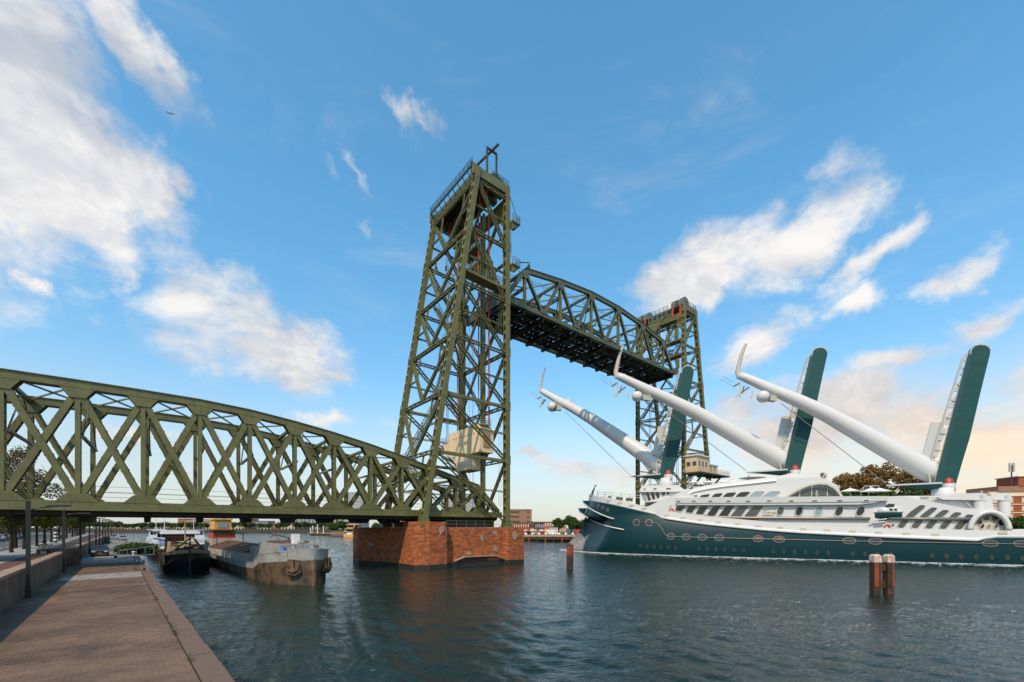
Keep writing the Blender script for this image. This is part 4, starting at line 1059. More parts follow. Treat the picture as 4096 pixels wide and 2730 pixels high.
# ================================================================= THE SHIP
def ship():
    yt = thing('yacht', 'large dark green and white ship with a spoon bow and three tilted wing masts', 'ship', Yk(35, 0, WATER))
    # ---- hull
    SHEER = [(-2, 13.7), (2, 13.45), (5, 12.78), (9.6, 11.9), (15, 10.55), (20.3, 9.18), (21.6, 8.25), (26, 7.5), (31, 6.77), (40.8, 5.69), (47.1, 5.18), (59.5, 4.53), (71.5, 4.06), (73.2, 4.76), (78, 4.77), (112, 5.2)]
    BUL = [(-2, 14.0), (5, 13.9), (8.9, 13.44), (20.3, 10.36), (21.5, 10.0), (31, 8.57), (47.1, 6.79), (59.5, 6.13), (72.1, 5.82), (78, 5.76), (112, 6.2)]
    STEM = [(-3.2, -6.0), (-.21, -5.6), (1.5, -4.3), (3.5, -2.3), (6.2, -.1), (8.5, .5), (10.9, 1.0), (13.6, 1.9), (20, 3)]
    def ip(T, x):
        if x <= T[0][0]: return T[0][1]
        for (a, b), (c, d) in zip(T, T[1:]):
            if x <= c: return b + (d - b) * (x - a) / (c - a)
        return T[-1][1]
    KE = 110.0
    def half(k, z):
        k0 = ip(STEM, z); x = max(0.0, k - k0)
        f = min(1.0, max(0.0, (z - WATER) / 9.0))
        L_ = 17.0 - 8.5 * f ** 0.6
        B_ = 13.9 - 1.7 * (f ** 2) + .35 * math.sin(min(1, f) * math.pi)
        thin = min(1.0, .25 + (z + .8) / 5.0) if k - k0 < 6 else 1.0
        y = 1 - math.exp(-(x / L_) * 2.1) if x else 0
        ram = .55 * min(1, x / 3.0)
        bl = min(1, max(0, (x - (2.8 - 2.6 * f)) / 9.0))
        b = ram * (1 - bl) + (B_ * y) * bl if f < .9 else B_ * y
        st = max(0.0, (k - 95) / 15.0)
        return b * (1 - .25 * st * st)
    NZ, NK = 26, 90
    def uk(i): u = i / NK; return u ** 1.9
    for nm, m_ in (('hull', 'yacht_green'),):
        w = MB(); rowsP, rowsS = [], []
        for j in range(NZ + 1):
            g = j / NZ; rp, rs = [], []
            for i in range(NK + 1):
                k = -6 + (KE + 6) * uk(i)
                for _ in range(3):
                    zs = ip(SHEER, k); z = -2.5 + (zs + 2.5) * g
                    k0 = ip(STEM, z); k = k0 + (KE - k0) * uk(i)
                zs = ip(SHEER, k); z = -2.5 + (zs + 2.5) * g
                b = half(k, z)
                rp.append(Yk(k, b, z)); rs.append(Yk(k, -b, z))
            rowsP.append(rp); rowsS.append(rs[::-1])
        full = [s[:-1] + p for s, p in zip(rowsS, rowsP)]
        w.grid(full)
        w.poly([r[-1] for r in rowsP] + [r[0] for r in reversed(rowsS)])
        hull = obj(nm, w, m_, yt, True)
        w = MB(); w.grid([[p - UP * .15 for p in r] for r in (rowsS[-1][::-1], rowsP[-1])]); obj('main_deck', w, 'teak', yt)
    def on_hull(u, v):
        n = 12.0
        for _ in range(14): k, z = yz(u, v, n); n = .5 * n + .5 * half(k, z)
        return k, z, n
    def hpt(k, z, o=0.0): return Yk(k, half(k, z) + o, z)
    # grey ram at the bow foot with its grille
    for sgn in (1, -1):
        w = MB(); rows = []
        for j in range(12):
            z = -.6 + 5.3 * j / 11; k0 = ip(STEM, z); lim = 6.2 * (1 - (z / 4.9) ** 2 if z > 0 else 1)
            rows.append([Yk(k0 + lim * i / 8, sgn * (half(k0 + lim * i / 8, z) + .035), z) for i in range(9)])
        w.grid(rows if sgn > 0 else [r[::-1] for r in rows]); obj('bow_ram', w, 'bow_grey', yt, True)
    for j in range(11):
        z = .55 + .36 * j; k0 = ip(STEM, z); a, b = k0 + 2.5 + (.0 if j < 6 else (j - 5) * .25), k0 + 5.6 - j * .14
        w = MB(); w.tube([Yk(a + (b - a) * i / 5, half(a + (b - a) * i / 5, z) + .06, z) for i in range(6)], .07, 6); obj('grille_bar', w, 'yacht_white' if j % 3 else 'wing_beige', yt)
    # bulwark above the green sheer, both sides, with fairleads
    for sgn in (1, -1):
        w = MB(); ks = [2.6 + 1.25 * i for i in range(87)]
        o1, o2, i2 = [], [], []
        for k in ks:
            zb, zt = ip(SHEER, k) - .02, ip(BUL, k); n = half(k, ip(SHEER, k))
            flare = .38 if 21.6 < k < 72 else .10
            o1.append([Yk(k, sgn * (n + .04), zb - .12), Yk(k, sgn * (n + flare), zb + .02), Yk(k, sgn * (n + flare), zb + .22), Yk(k, sgn * (n + .06), zb + .55 if 21.6 < k < 72 else zb + .3), Yk(k, sgn * (n - .02), zt), Yk(k, sgn * (n - .22), zt), Yk(k, sgn * (n - .25), zb)])
        w.grid(o1 if sgn > 0 else [r[::-1] for r in o1]); bw = obj('bulwark', w, 'yacht_white', yt, False)
        if sgn > 0:
            for (u, v) in [(2437, 2007), (2479, 2019), (2526, 2031), (2577, 2043), (2668, 2064), (2731, 2074), (2800, 2082), (2873, 2090), (2950, 2098), (3032, 2105), (3120, 2111), (3211, 2117), (3307, 2123), (3408, 2127), (3512, 2131), (3622, 2135), (3738, 2138), (4009, 2144)]:
                k, z, n = on_hull(u, v); zs = ip(SHEER, k); n = half(k, zs) + (.0 if 21.6 < k < 72 else .06); z = zs + (.78 if 21.6 < k < 72 else .7)
                pts = [Yk(k + a * .55, n + .03, z + b * .22) for a, b in ((-1, -1), (1, -1), (1, .2), (.75, 1), (-.75, 1), (-1, .2))]
                w = MB(); w.prism(pts, YN * .06); obj('fairlead', w, 'stern_beige', bw)
    # spray rails wrapping the bow
    for path in ([(2332, 2004), (2345, 2018), (2362, 2033), (2385, 2047), (2412, 2060), (2440, 2071), (2460, 2077)], [(2314, 2034), (2328, 2052), (2350, 2069), (2380, 2086), (2415, 2100), (2455, 2111), (2500, 2120)]):
        tip = path[0]; k, z = yz(*tip, 0); pts = [(k, z, 0.0)]
        for u, v in path[1:]:
            kk, zz, nn = on_hull(u, v); pts.append((kk, zz, nn))
        m_ = len(pts); side = []
        for i, (k, z, n) in enumerate(pts):
            e = 1.0 * (1 - i / (m_ - 1)) + .25
            side.append((k - (.2 if i else 0), z, n + (.0 if i == 0 else e)))
        near = [Yk(k, n, z) for k, z, n in side]; far = [Yk(k, -n, z) for k, z, n in side[1:]]
        ring = far[::-1] + near
        w = MB(); w.tube(ring, .16, 8); rl = obj('spray_rail', w, 'yacht_white', yt, True)
        inner = [Yk(pts[i][0] + 1.6, max(0, -pts[i][2] + 1.0), pts[i][1] + .02) for i in range(m_ - 1, 0, -1)] + [Yk(pts[0][0] + 2.5, 0, pts[0][1])] + [Yk(pts[i][0] + 1.0, max(0.0, pts[i][2] - .9), pts[i][1]) for i in range(1, m_)]
        inner = [Yk(p[0] + .9, -max(0, p[2] - .9), p[1]) for p in pts[:0:-1]] + [Yk(pts[0][0] + 2.2, 0, pts[0][1])] + [Yk(p[0] + .9, max(0, p[2] - .9), p[1]) for p in pts[1:]]
        w = MB(); w.grid([ring, inner]); w.grid([[p - UP * .12 for p in inner], [p - UP * .12 for p in ring]]); obj('rail_shelf', w, 'wing_green', rl)
    # large oval ports on a common rail, small slots below
    big = [(2546, 2091, 14), (2596, 2092, 15), (2684, 2146, 16), (2744, 2149, 17), (2809, 2150, 19), (2877, 2152, 20), (3032, 2156, 22), (3116, 2158, 24), (3396, 2164, 28), (3500, 2166, 29), (3960, 2175, 34), (4086, 2176, 36)]
    for i, (u, v, rx) in enumerate(big):
        k, z, n = on_hull(u, v); k2, _, _ = on_hull(u + rx, v); a = abs(k2 - k); b = 13.5 / F * (Yk(k, n, z).y)
        th = [2 * math.pi * j / 24 for j in range(24)]
        w = MB(); w.ring([hpt(k + a * math.cos(t), z + b * math.sin(t), .0) for t in th], [hpt(k + a * .86 * math.cos(t), z + b * .82 * math.sin(t), .0) for t in th], YN * .10); r_ = obj('oval_port', w, 'porthole_rim', yt)
        w = MB(); w.prism([hpt(k + a * .88 * math.cos(t), z + b * .84 * math.sin(t), -.05) for t in th], YN * .09); obj('pane', w, 'glass_dark', r_)
        if i in (6, 7):
            w = MB(); w.prism([hpt(k - a * .55, z + b * .15, .04), hpt(k + a * .55, z + b * .05, .04), hpt(k + a * .5, z + b * .45, .04), hpt(k - a * .3, z + b * .5, .04)], YN * .03); obj('orange_tender', w, 'cabin_red', r_)
    ys = [(2562, 2185), (2589, 2187), (2616, 2188), (2644, 2190), (2673, 2191), (2702, 2192), (2796, 2196), (2829, 2197), (2863, 2199), (2898, 2200), (2936, 2201), (2974, 2202), (3093, 2206), (3134, 2207), (3178, 2209), (3222, 2210), (3268, 2211), (3313, 2212), (3410, 2215), (3460, 2217), (3510, 2217), (3563, 2218), (3728, 2224), (3786, 2226), (3844, 2227), (3905, 2229), (3966, 2231), (4029, 2232), (4090, 2234)]
    for (u, v) in ys:
        k, z, n = on_hull(u, v); z = max(z, WATER + .8)
        w = MB(); th = [2 * math.pi * j / 14 for j in range(14)]
        w.ring([hpt(k + .21 * math.cos(t), z + .34 * math.sin(t)) for t in th], [hpt(k + .16 * math.cos(t), z + .28 * math.sin(t)) for t in th], YN * .09); r_ = obj('small_port', w, 'porthole_rim', yt)
        w = MB(); w.prism([hpt(k + .17 * math.cos(t), z + .29 * math.sin(t), -.06) for t in th], YN * .09); obj('pane', w, 'glass_dark', r_)
    line = [(2536, 2091), (2600, 2092), (2622, 2093), (2634, 2099), (2645, 2112), (2655, 2130), (2664, 2142), (2676, 2147), (2744, 2149), (2877, 2152), (3032, 2156), (3200, 2160), (3400, 2165), (3600, 2169), (3800, 2172), (3960, 2175), (4096, 2177), (4200, 2178)]
    w = MB(); w.tube([hpt(*on_hull(u, v)[:2], .16) for u, v in line], .065, 6); obj('hull_rail', w, 'chrome_rail', yt, True)
    # anchors / hawse rings at the bow
    for u, v in ((2393, 2024), (2411, 2032), (2430, 2040)):
        k, z, n = on_hull(u, v); w = MB(); w.ring([hpt(k + .38 * math.cos(t), z + .42 * math.sin(t)) for t in th], [hpt(k + .22 * math.cos(t), z + .25 * math.sin(t)) for t in th], YN * .14); r_ = obj('hawse_ring', w, 'porthole_rim', yt)
        w = MB(); w.prism([hpt(k + .23 * math.cos(t), z + .26 * math.sin(t), -.05) for t in th], YN * .09); obj('hawse_hole', w, 'glass_dark', r_)
    # figurehead horn at the stem
    w = MB(); w.tube([Yk(*(lambda a: (a[0], 0, a[1]))(yz(u, v, 0))) for u, v in ((2361, 2004), (2366, 1985), (2373, 1964), (2380, 1948))], [.42, .38, .25, .13], 8); w.box(Yk(*(lambda a: (a[0], 0, a[1]))(yz(2382, 1944, 0))), (.55, .3, .28), YD, YN); obj('figurehead', w, 'bracket_brown', yt, True)
    # foredeck and its rail, winches
    w = MB(); zf = 12.1
    w.prism([Yk(4, 4, zf + 1.3), Yk(9.5, 8.6, zf + .2), Yk(16, 9.6, zf - 1.2), Yk(16, -9.6, zf - 1.2), Yk(9.5, -8.6, zf + .2), Yk(4, -4, zf + 1.3)], (0, 0, -.35)); obj('foredeck', w, 'teak', yt)
    w = MB()
    rp = [Yk(*(lambda a: (a[0], -6.5, a[1]))(yz(u, v, -6.5))) for u, v in ((2390, 1974), (2450, 1979), (2520, 1984), (2560, 1990))]
    rail_run(w, [p - UP * .8 for p in rp], 1.25, 2.0, .11, 2)
    rp = [Yk(*(lambda a: (a[0], 7.2, a[1]))(yz(u, v, 7.2))) for u, v in ((2392, 1974), (2396, 1978))]
    rail_run(w, [Yk(2.8, -5, 13.7), Yk(1.8, 0, 13.9), Yk(3.2, 4.6, 13.7), Yk(6, 6.8, 13.2)], 1.05, 1.3, .08, 4); obj('foredeck_rail', w, 'yacht_white', yt)
    for (u, v) in ((2410, 1992), (2438, 1989), (2470, 1992), (2484, 1994), (2510, 1996), (2524, 1997)):
        k, z = yz(u, v, -1.5); w = MB(); w.lathe([(.42, -.35), (.22, -.15), (.22, .2), (.45, .38)], Yk(k, -1.5, z), 10, YD); w.box(Yk(k, -1.5, z - .4), (.7, .8, .4), YD, YN); obj('mooring_winch', w, 'bracket_brown', yt)
    # ---- superstructure: solid blocks with traced side outlines
    def side(px, n): return [Yk(*(lambda a: (a[0], n, a[1]))(yz(u, v, n))) for u, v in px]
    def block(name, px, n, m_, parent=yt, thick=None, smooth=False):
        w = MB(); w.prism(side(px, n), YN * (-(thick if thick else 2 * n))); return obj(name, w, m_, parent, smooth)
    NS = 10.6
    house = block('deck_house', [(2560, 2042), (2640, 2003), (2738, 1962), (2760, 1980), (2800, 1995), (3545, 1990), (3600, 1984), (3640, 1990), (3700, 2004), (3780, 2018), (3850, 2032), (3945, 2040), (3960, 2075), (3960, 2135), (3523, 2130), (3200, 2115), (2850, 2085), (2680, 2062), (2620, 2048)], NS, 'yacht_white')
    w = MB(); a = side([(2610, 1984), (2738, 1962)], 7); # sloping front shoulders from house to pilot house
    # upper balcony strip
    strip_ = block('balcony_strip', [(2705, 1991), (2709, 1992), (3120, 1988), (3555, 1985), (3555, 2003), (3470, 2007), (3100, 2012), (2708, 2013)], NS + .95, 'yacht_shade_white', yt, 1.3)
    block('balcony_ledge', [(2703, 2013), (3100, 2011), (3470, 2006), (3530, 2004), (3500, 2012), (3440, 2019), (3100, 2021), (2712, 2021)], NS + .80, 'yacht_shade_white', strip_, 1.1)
    for (u, v) in ((2714, 2007), (2775, 2006), (2842, 2006), (2914, 2006), (2992, 2006), (3076, 2005), (3165, 2005), (3259, 2005), (3359, 2004), (3465, 2004)):
        k, z = yz(u, v, NS + .97); th6 = ((-1, -1), (1, -1), (1, .1), (.7, 1), (-.7, 1), (-1, .1))
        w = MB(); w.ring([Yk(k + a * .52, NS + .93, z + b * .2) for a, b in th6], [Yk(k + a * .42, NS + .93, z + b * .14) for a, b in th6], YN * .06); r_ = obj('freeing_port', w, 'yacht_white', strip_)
        w = MB(); w.prism([Yk(k + a * .42, NS + .93, z + b * .14) for a, b in th6], YN * .045); obj('opening', w, 'glass_grey', r_)
    # aft upper deck with a pierced rail
    aft = block('aft_deck_house', [(3540, 1988), (3600, 1984.5), (3964, 1984), (3976, 2038), (3980, 2050), (3540, 2050)], 8.6, 'yacht_white')
    for j in range(6):
        for r_ in range(2):
            u0, u1 = 3679 + j * 43, 3679 + j * 43 + 38; v0, v1 = 1988 + r_ * 9.5, 1995.5 + r_ * 9.5
            px = [(u0 + 3, v0), (u1 - 3, v0), (u1, v0 + 3.5), (u1 - 3, v1), (u0 + 3, v1), (u0, v0 + 3.5)]
            w = MB(); w.prism(side(px, 8.62), YN * .05); obj('rail_opening', w, 'stern_beige' if (j + r_) % 3 else 'glass_pale', aft)
    cab = block('upper_cabin', [(2745, 1996), (2748, 1976), (2775, 1962), (2830, 1950), (2900, 1940), (2990, 1930), (3060, 1922), (3120, 1914), (3280, 1909), (3310, 1920), (3350, 1945), (3372, 1992)], 8.2, 'yacht_white')
    # rounded roof shoulder
    w = MB(); rr = [(2745, 1976), (2775, 1962), (2830, 1950), (2900, 1940), (2990, 1930), (3060, 1922), (3105, 1917)]
    rows = []
    for j in range(6):
        t = j / 5 * math.pi / 2; rows.append([Yk(k, 8.25 - 2.6 + 2.6 * math.cos(t) + .3, z - .4 + 1.1 * math.sin(t)) for k, z in (yz(u, v, 8.2) for u, v in rr)])
    w.grid(rows); obj('roof_shoulder', w, 'yacht_white', yt, True)
    ped = block('mast_pedestal', [(3098, 1922), (3110, 1905), (3150, 1898), (3274, 1892), (3286, 1914), (3290, 1925)], 3.4, 'yacht_white')
    pil = block('pilot_house', [(2558, 1966), (2567, 1942), (2712, 1941), (2738, 1960), (2738, 1968), (2700, 1985), (2640, 2006), (2577, 2010), (2564, 1968)], 6.2, 'yacht_white')
    block('roof_overhang', [(2555, 1966), (2560, 1960), (2740, 1960), (2745, 1966), (2700, 1968), (2560, 1969)], 6.9, 'yacht_white', pil)
    # windows: rim plus recessed pane
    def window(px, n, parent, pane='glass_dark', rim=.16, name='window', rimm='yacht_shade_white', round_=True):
        P = [yz(u, v, n) for u, v in px]
        if round_:                                     # round the corners
            Q_ = []
            m_ = len(P)
            for i in range(m_):
                a, b, c = Vector(P[i - 1]), Vector(P[i]), Vector(P[(i + 1) % m_])
                la, lc = (a - b).length, (c - b).length; r = min(.35, la * .3, lc * .3)
                p1 = b + (a - b).normalized() * r; p3 = b + (c - b).normalized() * r
                Q_ += [p1, (p1 + p3) * .25 + b * .5, p3]
            P = Q_
        P = [Vector(p) for p in P]; c = sum(P, Vector((0, 0))) / len(P)
        def scale(p, d): v_ = p - c; return c + v_ * max(.2, (v_.length + d) / v_.length)
        o = [scale(p, rim) for p in P]
        w = MB(); w.ring([Yk(p.x, n - .01, p.y) for p in o], [Yk(p.x, n - .01, p.y) for p in P], YN * .11); fr = obj(name, w, rimm, parent)
        w = MB(); w.prism([Yk(p.x, n - .01, p.y) for p in P], YN * .035); obj('pane', w, pane, fr)
        return fr
    sc, ox, oy = 3.62, 2550, 1900
    Z = lambda pts: [(ox + x / sc, oy + y / sc) for x, y in pts]
    for i, q_ in enumerate([[(715, 322), (745, 308), (872, 296), (845, 326)], [(893, 322), (930, 294), (1053, 278), (1017, 326)], [(1065, 322), (1120, 276), (1240, 263), (1190, 326)], [(1225, 322), (1295, 262), (1437, 252), (1375, 324)], [(1408, 322), (1490, 252), (1640, 245), (1565, 322)], [(1600, 322), (1700, 244), (1848, 241), (1775, 320)], [(1800, 320), (1920, 243), (2078, 242), (1995, 318)]]):
        window(Z(q_), 8.24, cab, 'glass_dark' if i < 5 else 'glass_pale', .08)
    for i, q_ in enumerate([[(535, 515), (585, 452), (698, 450), (635, 535)], [(690, 535), (750, 450), (860, 450), (785, 560)], [(838, 565), (915, 450), (1030, 450), (940, 582)], [(1000, 580), (1105, 450), (1212, 450), (1115, 600)], [(1165, 603), (1285, 450), (1403, 450), (1300, 605)], [(1340, 603), (1470, 452), (1605, 450), (1500, 605)], [(1540, 604), (1680, 450), (1828, 450), (1715, 606)]]):
        window(Z(q_), NS + .03, house, 'glass_dark' if i < 5 else 'glass_grey', .14)
    for q_ in ([(1345, 638), (1470, 640), (1450, 642), (1350, 640)], [(1515, 640), (1690, 642), (1675, 662), (1545, 655)]):
        window(Z(q_), NS + .03, house, 'glass_dark', .03, round_=False)
    for i, q_ in enumerate([[(40, 248), (68, 250), (100, 365), (85, 380)], [(78, 250), (120, 250), (140, 375), (110, 380)], [(125, 250), (160, 250), (198, 370), (155, 375)], [(188, 250), (232, 250), (262, 345), (218, 362)], [(256, 250), (305, 252), (325, 325), (285, 345)]]):
        window(Z(q_), 6.24, pil, 'glass_dark' if i > 1 else 'glass_pale', .05)
    def oval(cx, cy, rx, ry, n, parent, lean=0, pane='glass_dark', name='oval_window', rim=.2):
        return window([(cx + rx * math.cos(t) + lean * math.sin(t) * rx, cy - ry * math.sin(t)) for t in [2 * math.pi * j / 20 for j in range(20)]], n, parent, pane, rim, name, round_=False)
    oval(2654, 1976, 6.5, 8.5, 6.24, pil, 0, rim=.1); oval(2672, 1973, 5, 6.5, 6.24, pil, 0, rim=.1)
    for q_ in ([(80, 215), (95, 198), (122, 200), (118, 216)], [(218, 214), (235, 196), (275, 196), (278, 213)], [(405, 212), (425, 193), (480, 193), (486, 210)]): window(Z(q_), 6.23, pil, 'glass_grey', .05)
    for (x, y) in ((2068, 525), (2340, 528)): oval(ox + x / sc, oy + y / sc, 13, 17, NS + .03, house, .35, 'glass_grey')
    s2 = 2.3625
    for i, (x, y) in enumerate(((226, 580), (412, 580), (604, 581), (806, 581))): oval(3100 + x / s2, 1800 + y / s2, 13 + i * .8, 18.5, NS + .03, house, .42, ('glass_dark', 'glass_pale', 'glass_dark', 'glass_dark')[i])
    T = lambda pts: [(3400 + x / 3.381, 1950 + y / 3.381) for x, y in pts]
    for q_ in ([(735, 408), (820, 325), (950, 238), (1018, 248), (1005, 275), (850, 408)], [(928, 408), (1010, 335), (1105, 270), (1175, 278), (1165, 300), (1042, 408)], [(1125, 408), (1195, 345), (1262, 303), (1335, 312), (1325, 335), (1240, 408)], [(1330, 408), (1395, 350), (1430, 335), (1502, 345), (1495, 365), (1440, 410)], [(1535, 410), (1575, 372), (1600, 366), (1668, 378), (1660, 408)]): window(T(q_), NS + .03, house, 'glass_grey', .06)
    for q_ in ([(640, 520), (695, 445), (800, 445), (715, 552), (660, 552)], [(828, 525), (885, 447), (1000, 447), (905, 556), (845, 556)], [(1015, 530), (1080, 448), (1195, 448), (1095, 562), (1030, 560)], [(1208, 535), (1275, 450), (1390, 450), (1285, 567), (1225, 565)], [(1405, 540), (1480, 450), (1605, 450), (1495, 572), (1425, 570)]): window(T(q_), NS + .03, house, 'glass_grey', .14)
    # belt rail, doors, life rings
    w = MB(); pr = [Yk(*(lambda a: (a[0], NS + .35, a[1]))(yz(u, v, NS + .35))) for u, v in ((2815, 2066), (2860, 2069), (2980, 2072), (3300, 2074), (3480, 2075))]; w.tube(pr, .27, 8); obj('belt_rail', w, 'chrome_rail', yt, True)
    w = MB(); pr = [Yk(*(lambda a: (a[0], NS + .35, a[1]))(yz(u, v, NS + .35))) for u, v in ((3553, 2075), (3700, 2076), (3902, 2077))]; w.tube(pr, .27, 8); obj('belt_rail', w, 'chrome_rail', yt, True)
    dr = window([(3562, 2112), (3563, 2096), (3568, 2092), (3575, 2092), (3579, 2097), (3578, 2113)], NS + .03, house, 'yacht_white', .06, 'door', round_=False)
    oval(3571, 2101, 4.2, 4.6, NS + .09, dr, 0, 'glass_dark', 'door_light', .06)
    dr = window([(2671, 2048), (2677, 2028), (2684, 2021), (2688, 2022), (2685, 2040), (2680, 2052)], NS + .03, house, 'wing_panel', .1, 'door', round_=False)
    for (u, v) in ((2687, 2044), (3024, 2084), (3549, 2110)):
        k, z = yz(u, v, NS + .15); w = MB(); w.tube([Yk(k + .36 * math.cos(t), NS + .15, z + .5 * math.sin(t)) for t in [2 * math.pi * j / 12 for j in range(13)]], .11, 6); obj('life_ring', w, 'life_red', yt)
    # name board
    P = [yz(u, v, NS + .03) for u, v in Z([(1815, 585), (1828, 516), (1968, 502), (1980, 510), (1968, 575), (1955, 587)])]
    w = MB(); w.prism([Yk(k, NS + .01, z) for k, z in P], YN * .08); nb = obj('name_board', w, 'yacht_white', yt)
    o_ = [Vector(p) for p in P]; c = sum(o_, Vector((0, 0))) / len(o_)
    w = MB(); w.ring([Yk(*(lambda q_: (q_.x, NS + .02, q_.y))(c + (p - c) * 1.04)) for p in o_], [Yk(*(lambda q_: (q_.x, NS + .02, q_.y))(c + (p - c) * .97)) for p in o_], YN * .10); obj('board_edge', w, 'bracket_brown', nb)
    def lettering(txt, size, kk, zz, name, m_, sh=.2):
        cu = bpy.data.curves.new(name, 'FONT'); cu.body = txt; cu.size = size; cu.extrude = .012; cu.shear = sh; cu.offset = .006
        to = bpy.data.objects.new('tmp', cu); C.objects.link(to)
        dg = bpy.context.evaluated_depsgraph_get(); me = bpy.data.meshes.new_from_object(to.evaluated_get(dg))
        bpy.data.objects.remove(to)
        org = ORG[yt.name]; Mx = Matrix(((YD.x, 0, YN.x), (YD.y, 0, YN.y), (0, 1, 0)))
        base = Yk(kk, NS + .105, zz) - org
        for v_ in me.vertices: v_.co = Mx @ v_.co + base
        me.materials.clear(); me.materials.append(M[m_]); o = link(name, me, (0, 0, 0), nb); ORG[o.name] = org
    k0, z0 = yz(*Z([(1828, 572)])[0], NS + .1); k1, z1 = yz(*Z([(1830, 572)])[0], NS + .1)
    lettering('G', 1.42, k0 + .02, z0 + .02, 'letter', 'gold'); kk, zz = yz(*Z([(1878, 572)])[0], NS + .1); lettering('LORY', .60, kk, zz + .02, 'letters', 'gold')
    kA, zA = yz(*Z([(1868, 545)])[0], NS + .1); w = MB(); w.bar(Yk(kA, NS + .11, zA), Yk(kA + 1.55, NS + .11, zA), .05, .03, UP); obj('letter_bar', w, 'gold', nb)
    # arched glass hall
    arc_o = [(3138, 1990), (3160, 1975), (3195, 1955), (3235, 1940), (3275, 1933), (3310, 1935), (3340, 1950), (3360, 1968), (3372, 1988)]
    arc_i = [(3150, 1989), (3170, 1977), (3202, 1959), (3238, 1945), (3275, 1939), (3306, 1941), (3333, 1955), (3350, 1971), (3360, 1987)]
    w = MB(); w.ring(side(arc_o[:] + [(3300, 1991)], 9.1)[:9] + side([(3365, 1990), (3145, 1991)], 9.1), side(arc_i, 9.1) + side([(3355, 1989.5), (3152, 1990)], 9.1), YN * .25); ar = obj('arch_frame', w, 'wing_beige', yt)
    w = MB(); w.prism(side(arc_i, 8.3), YN * .12); obj('arch_glass', w, 'glass_grey', ar)
    for x in (3200, 3248, 3310): w = MB(); i_ = side([(x, 1960 if x != 3248 else 1944), (x - 2, 1988)], 8.45); w.bar(i_[0], i_[1], .14, .12, YD); obj('glazing_bar', w, 'wing_beige', ar)
    # tender bay with its tender
    bay = window([(3512, 2090), (3522, 2052), (3535, 2030), (3552, 2016), (3578, 2017), (3577, 2024), (3552, 2080), (3540, 2091)], NS + .03, house, 'glass_dark', .12, 'tender_bay', round_=False)
    w = MB(); i_ = side([(3482, 2090), (3500, 2083), (3530, 2079), (3548, 2076)], NS + .6); w.tube(i_, .13, 6); i_ = side([(3500, 2093), (3540, 2088)], NS + .6); w.tube(i_, .16, 6); obj('davit_arm', w, 'wing_panel', yt)
    # stern arch house: a ring, a beige front, fan windows, round windows, a door
    cx, cy = 3958, 2122
    def arch(r, n0, n1, nn, y0=2122, sk=1.0): return [(cx + r * math.cos(math.pi * j / nn) * sk, y0 - r * .94 * math.sin(math.pi * j / nn)) for j in range(nn + 1)]
    fo, fi = arch(83, 0, 0, 20), arch(73, 0, 0, 20)
    SN = 11.0
    w = MB(); o2, i2 = side(fo + [(cx - 60, 2126), (cx + 60, 2126)], SN), side(fi + [(cx - 55, 2125), (cx + 55, 2125)], SN); w.ring(o2, i2, -YN * 6.0); w.ring(o2, i2, YN * .5); st_ = obj('stern_arch', w, 'yacht_white', yt)
    w = MB(); w.tube(side(arch(78, 0, 0, 20), SN + .5), .40, 8); obj('arch_roll', w, 'yacht_white', st_, True)
    w = MB(); w.prism(side(fi, SN - .3), -YN * .4); obj('arch_front', w, 'stern_beige', st_)
    for a0, a1 in ((22, 50), (56, 82), (90, 118), (126, 152)):
        px = [(cx + 63 * math.cos(rad(a)), cy - 63 * .94 * math.sin(rad(a))) for a in (a0, (a0 + a1) / 2, a1)] + [(cx + 42 * math.cos(rad(a)), cy - 42 * .94 * math.sin(rad(a))) for a in (a1 - 3, (a0 + a1) / 2, a0 + 3)]
        window(px, SN - .27, st_, 'glass_dark', .10, 'fan_window', 'stern_beige', False)
    oval(3928, 2106, 8, 9.5, SN - .27, st_, .3, 'glass_dark', 'round_window', .10); oval(3984, 2106, 8, 9.5, SN - .27, st_, .3, 'glass_grey', 'round_window', .10)
    dr = window([(3944, 2121), (3949, 2104), (3955, 2098), (3962, 2098), (3964, 2104), (3960, 2121)], SN - .27, st_, 'stern_beige', .06, 'door', 'wing_panel', False); oval(3955, 2107, 4, 5, SN - .18, dr, .2, 'glass_dark', 'door_light', .05)
    # two deck cranes
    for i, (u, vb, n) in enumerate(((3918, 2072, 9.3), (4016, 2070, 5.5))):
        k, zt_ = yz(u, 2006, n); _, zb_ = yz(u, vb, n); r = .75 if i == 0 else .78
        w = MB(); w.lathe([(r * 1.02, 0), (r, .3), (r, zt_ - zb_ - .2), (r * .97, zt_ - zb_)], Yk(k, n, zb_), 18); cr = obj('deck_crane', w, 'yacht_white', yt, True)
        w = MB(); w.lathe([(r * 1.05, 0), (r * 1.05, .16)], Yk(k, n, zt_), 18); obj('collar', w, 'wing_panel', cr)
        z = zt_ + .75; pts = [(.75, z + .2), (.75, z - .45), (-.6, z - .55), (-4.8, z - .35), (-5.6, z + .1), (-3.0, z + .65), (-.2, z + .7), (.4, z + .62)]
        if i: pts = [(a * .75 if a < 0 else a, b) for a, b in pts]
        w = MB(); w.prism([Yk(k + a, n + .42, b) for a, b in pts], -YN * .84); obj('crane_arm', w, 'yacht_white', cr)
        w = MB(); w.lathe([(.28, -.5), (.28, .5)], Yk(k + .15, n, z + .08), 12, YN); obj('pivot', w, 'wing_panel', cr)
        w = MB(); w.tube([Yk(k - .75, n, zt_ - 1.4), Yk(k - 2.0, n, z - .45)], .09, 6); obj('ram', w, 'wing_panel', cr)
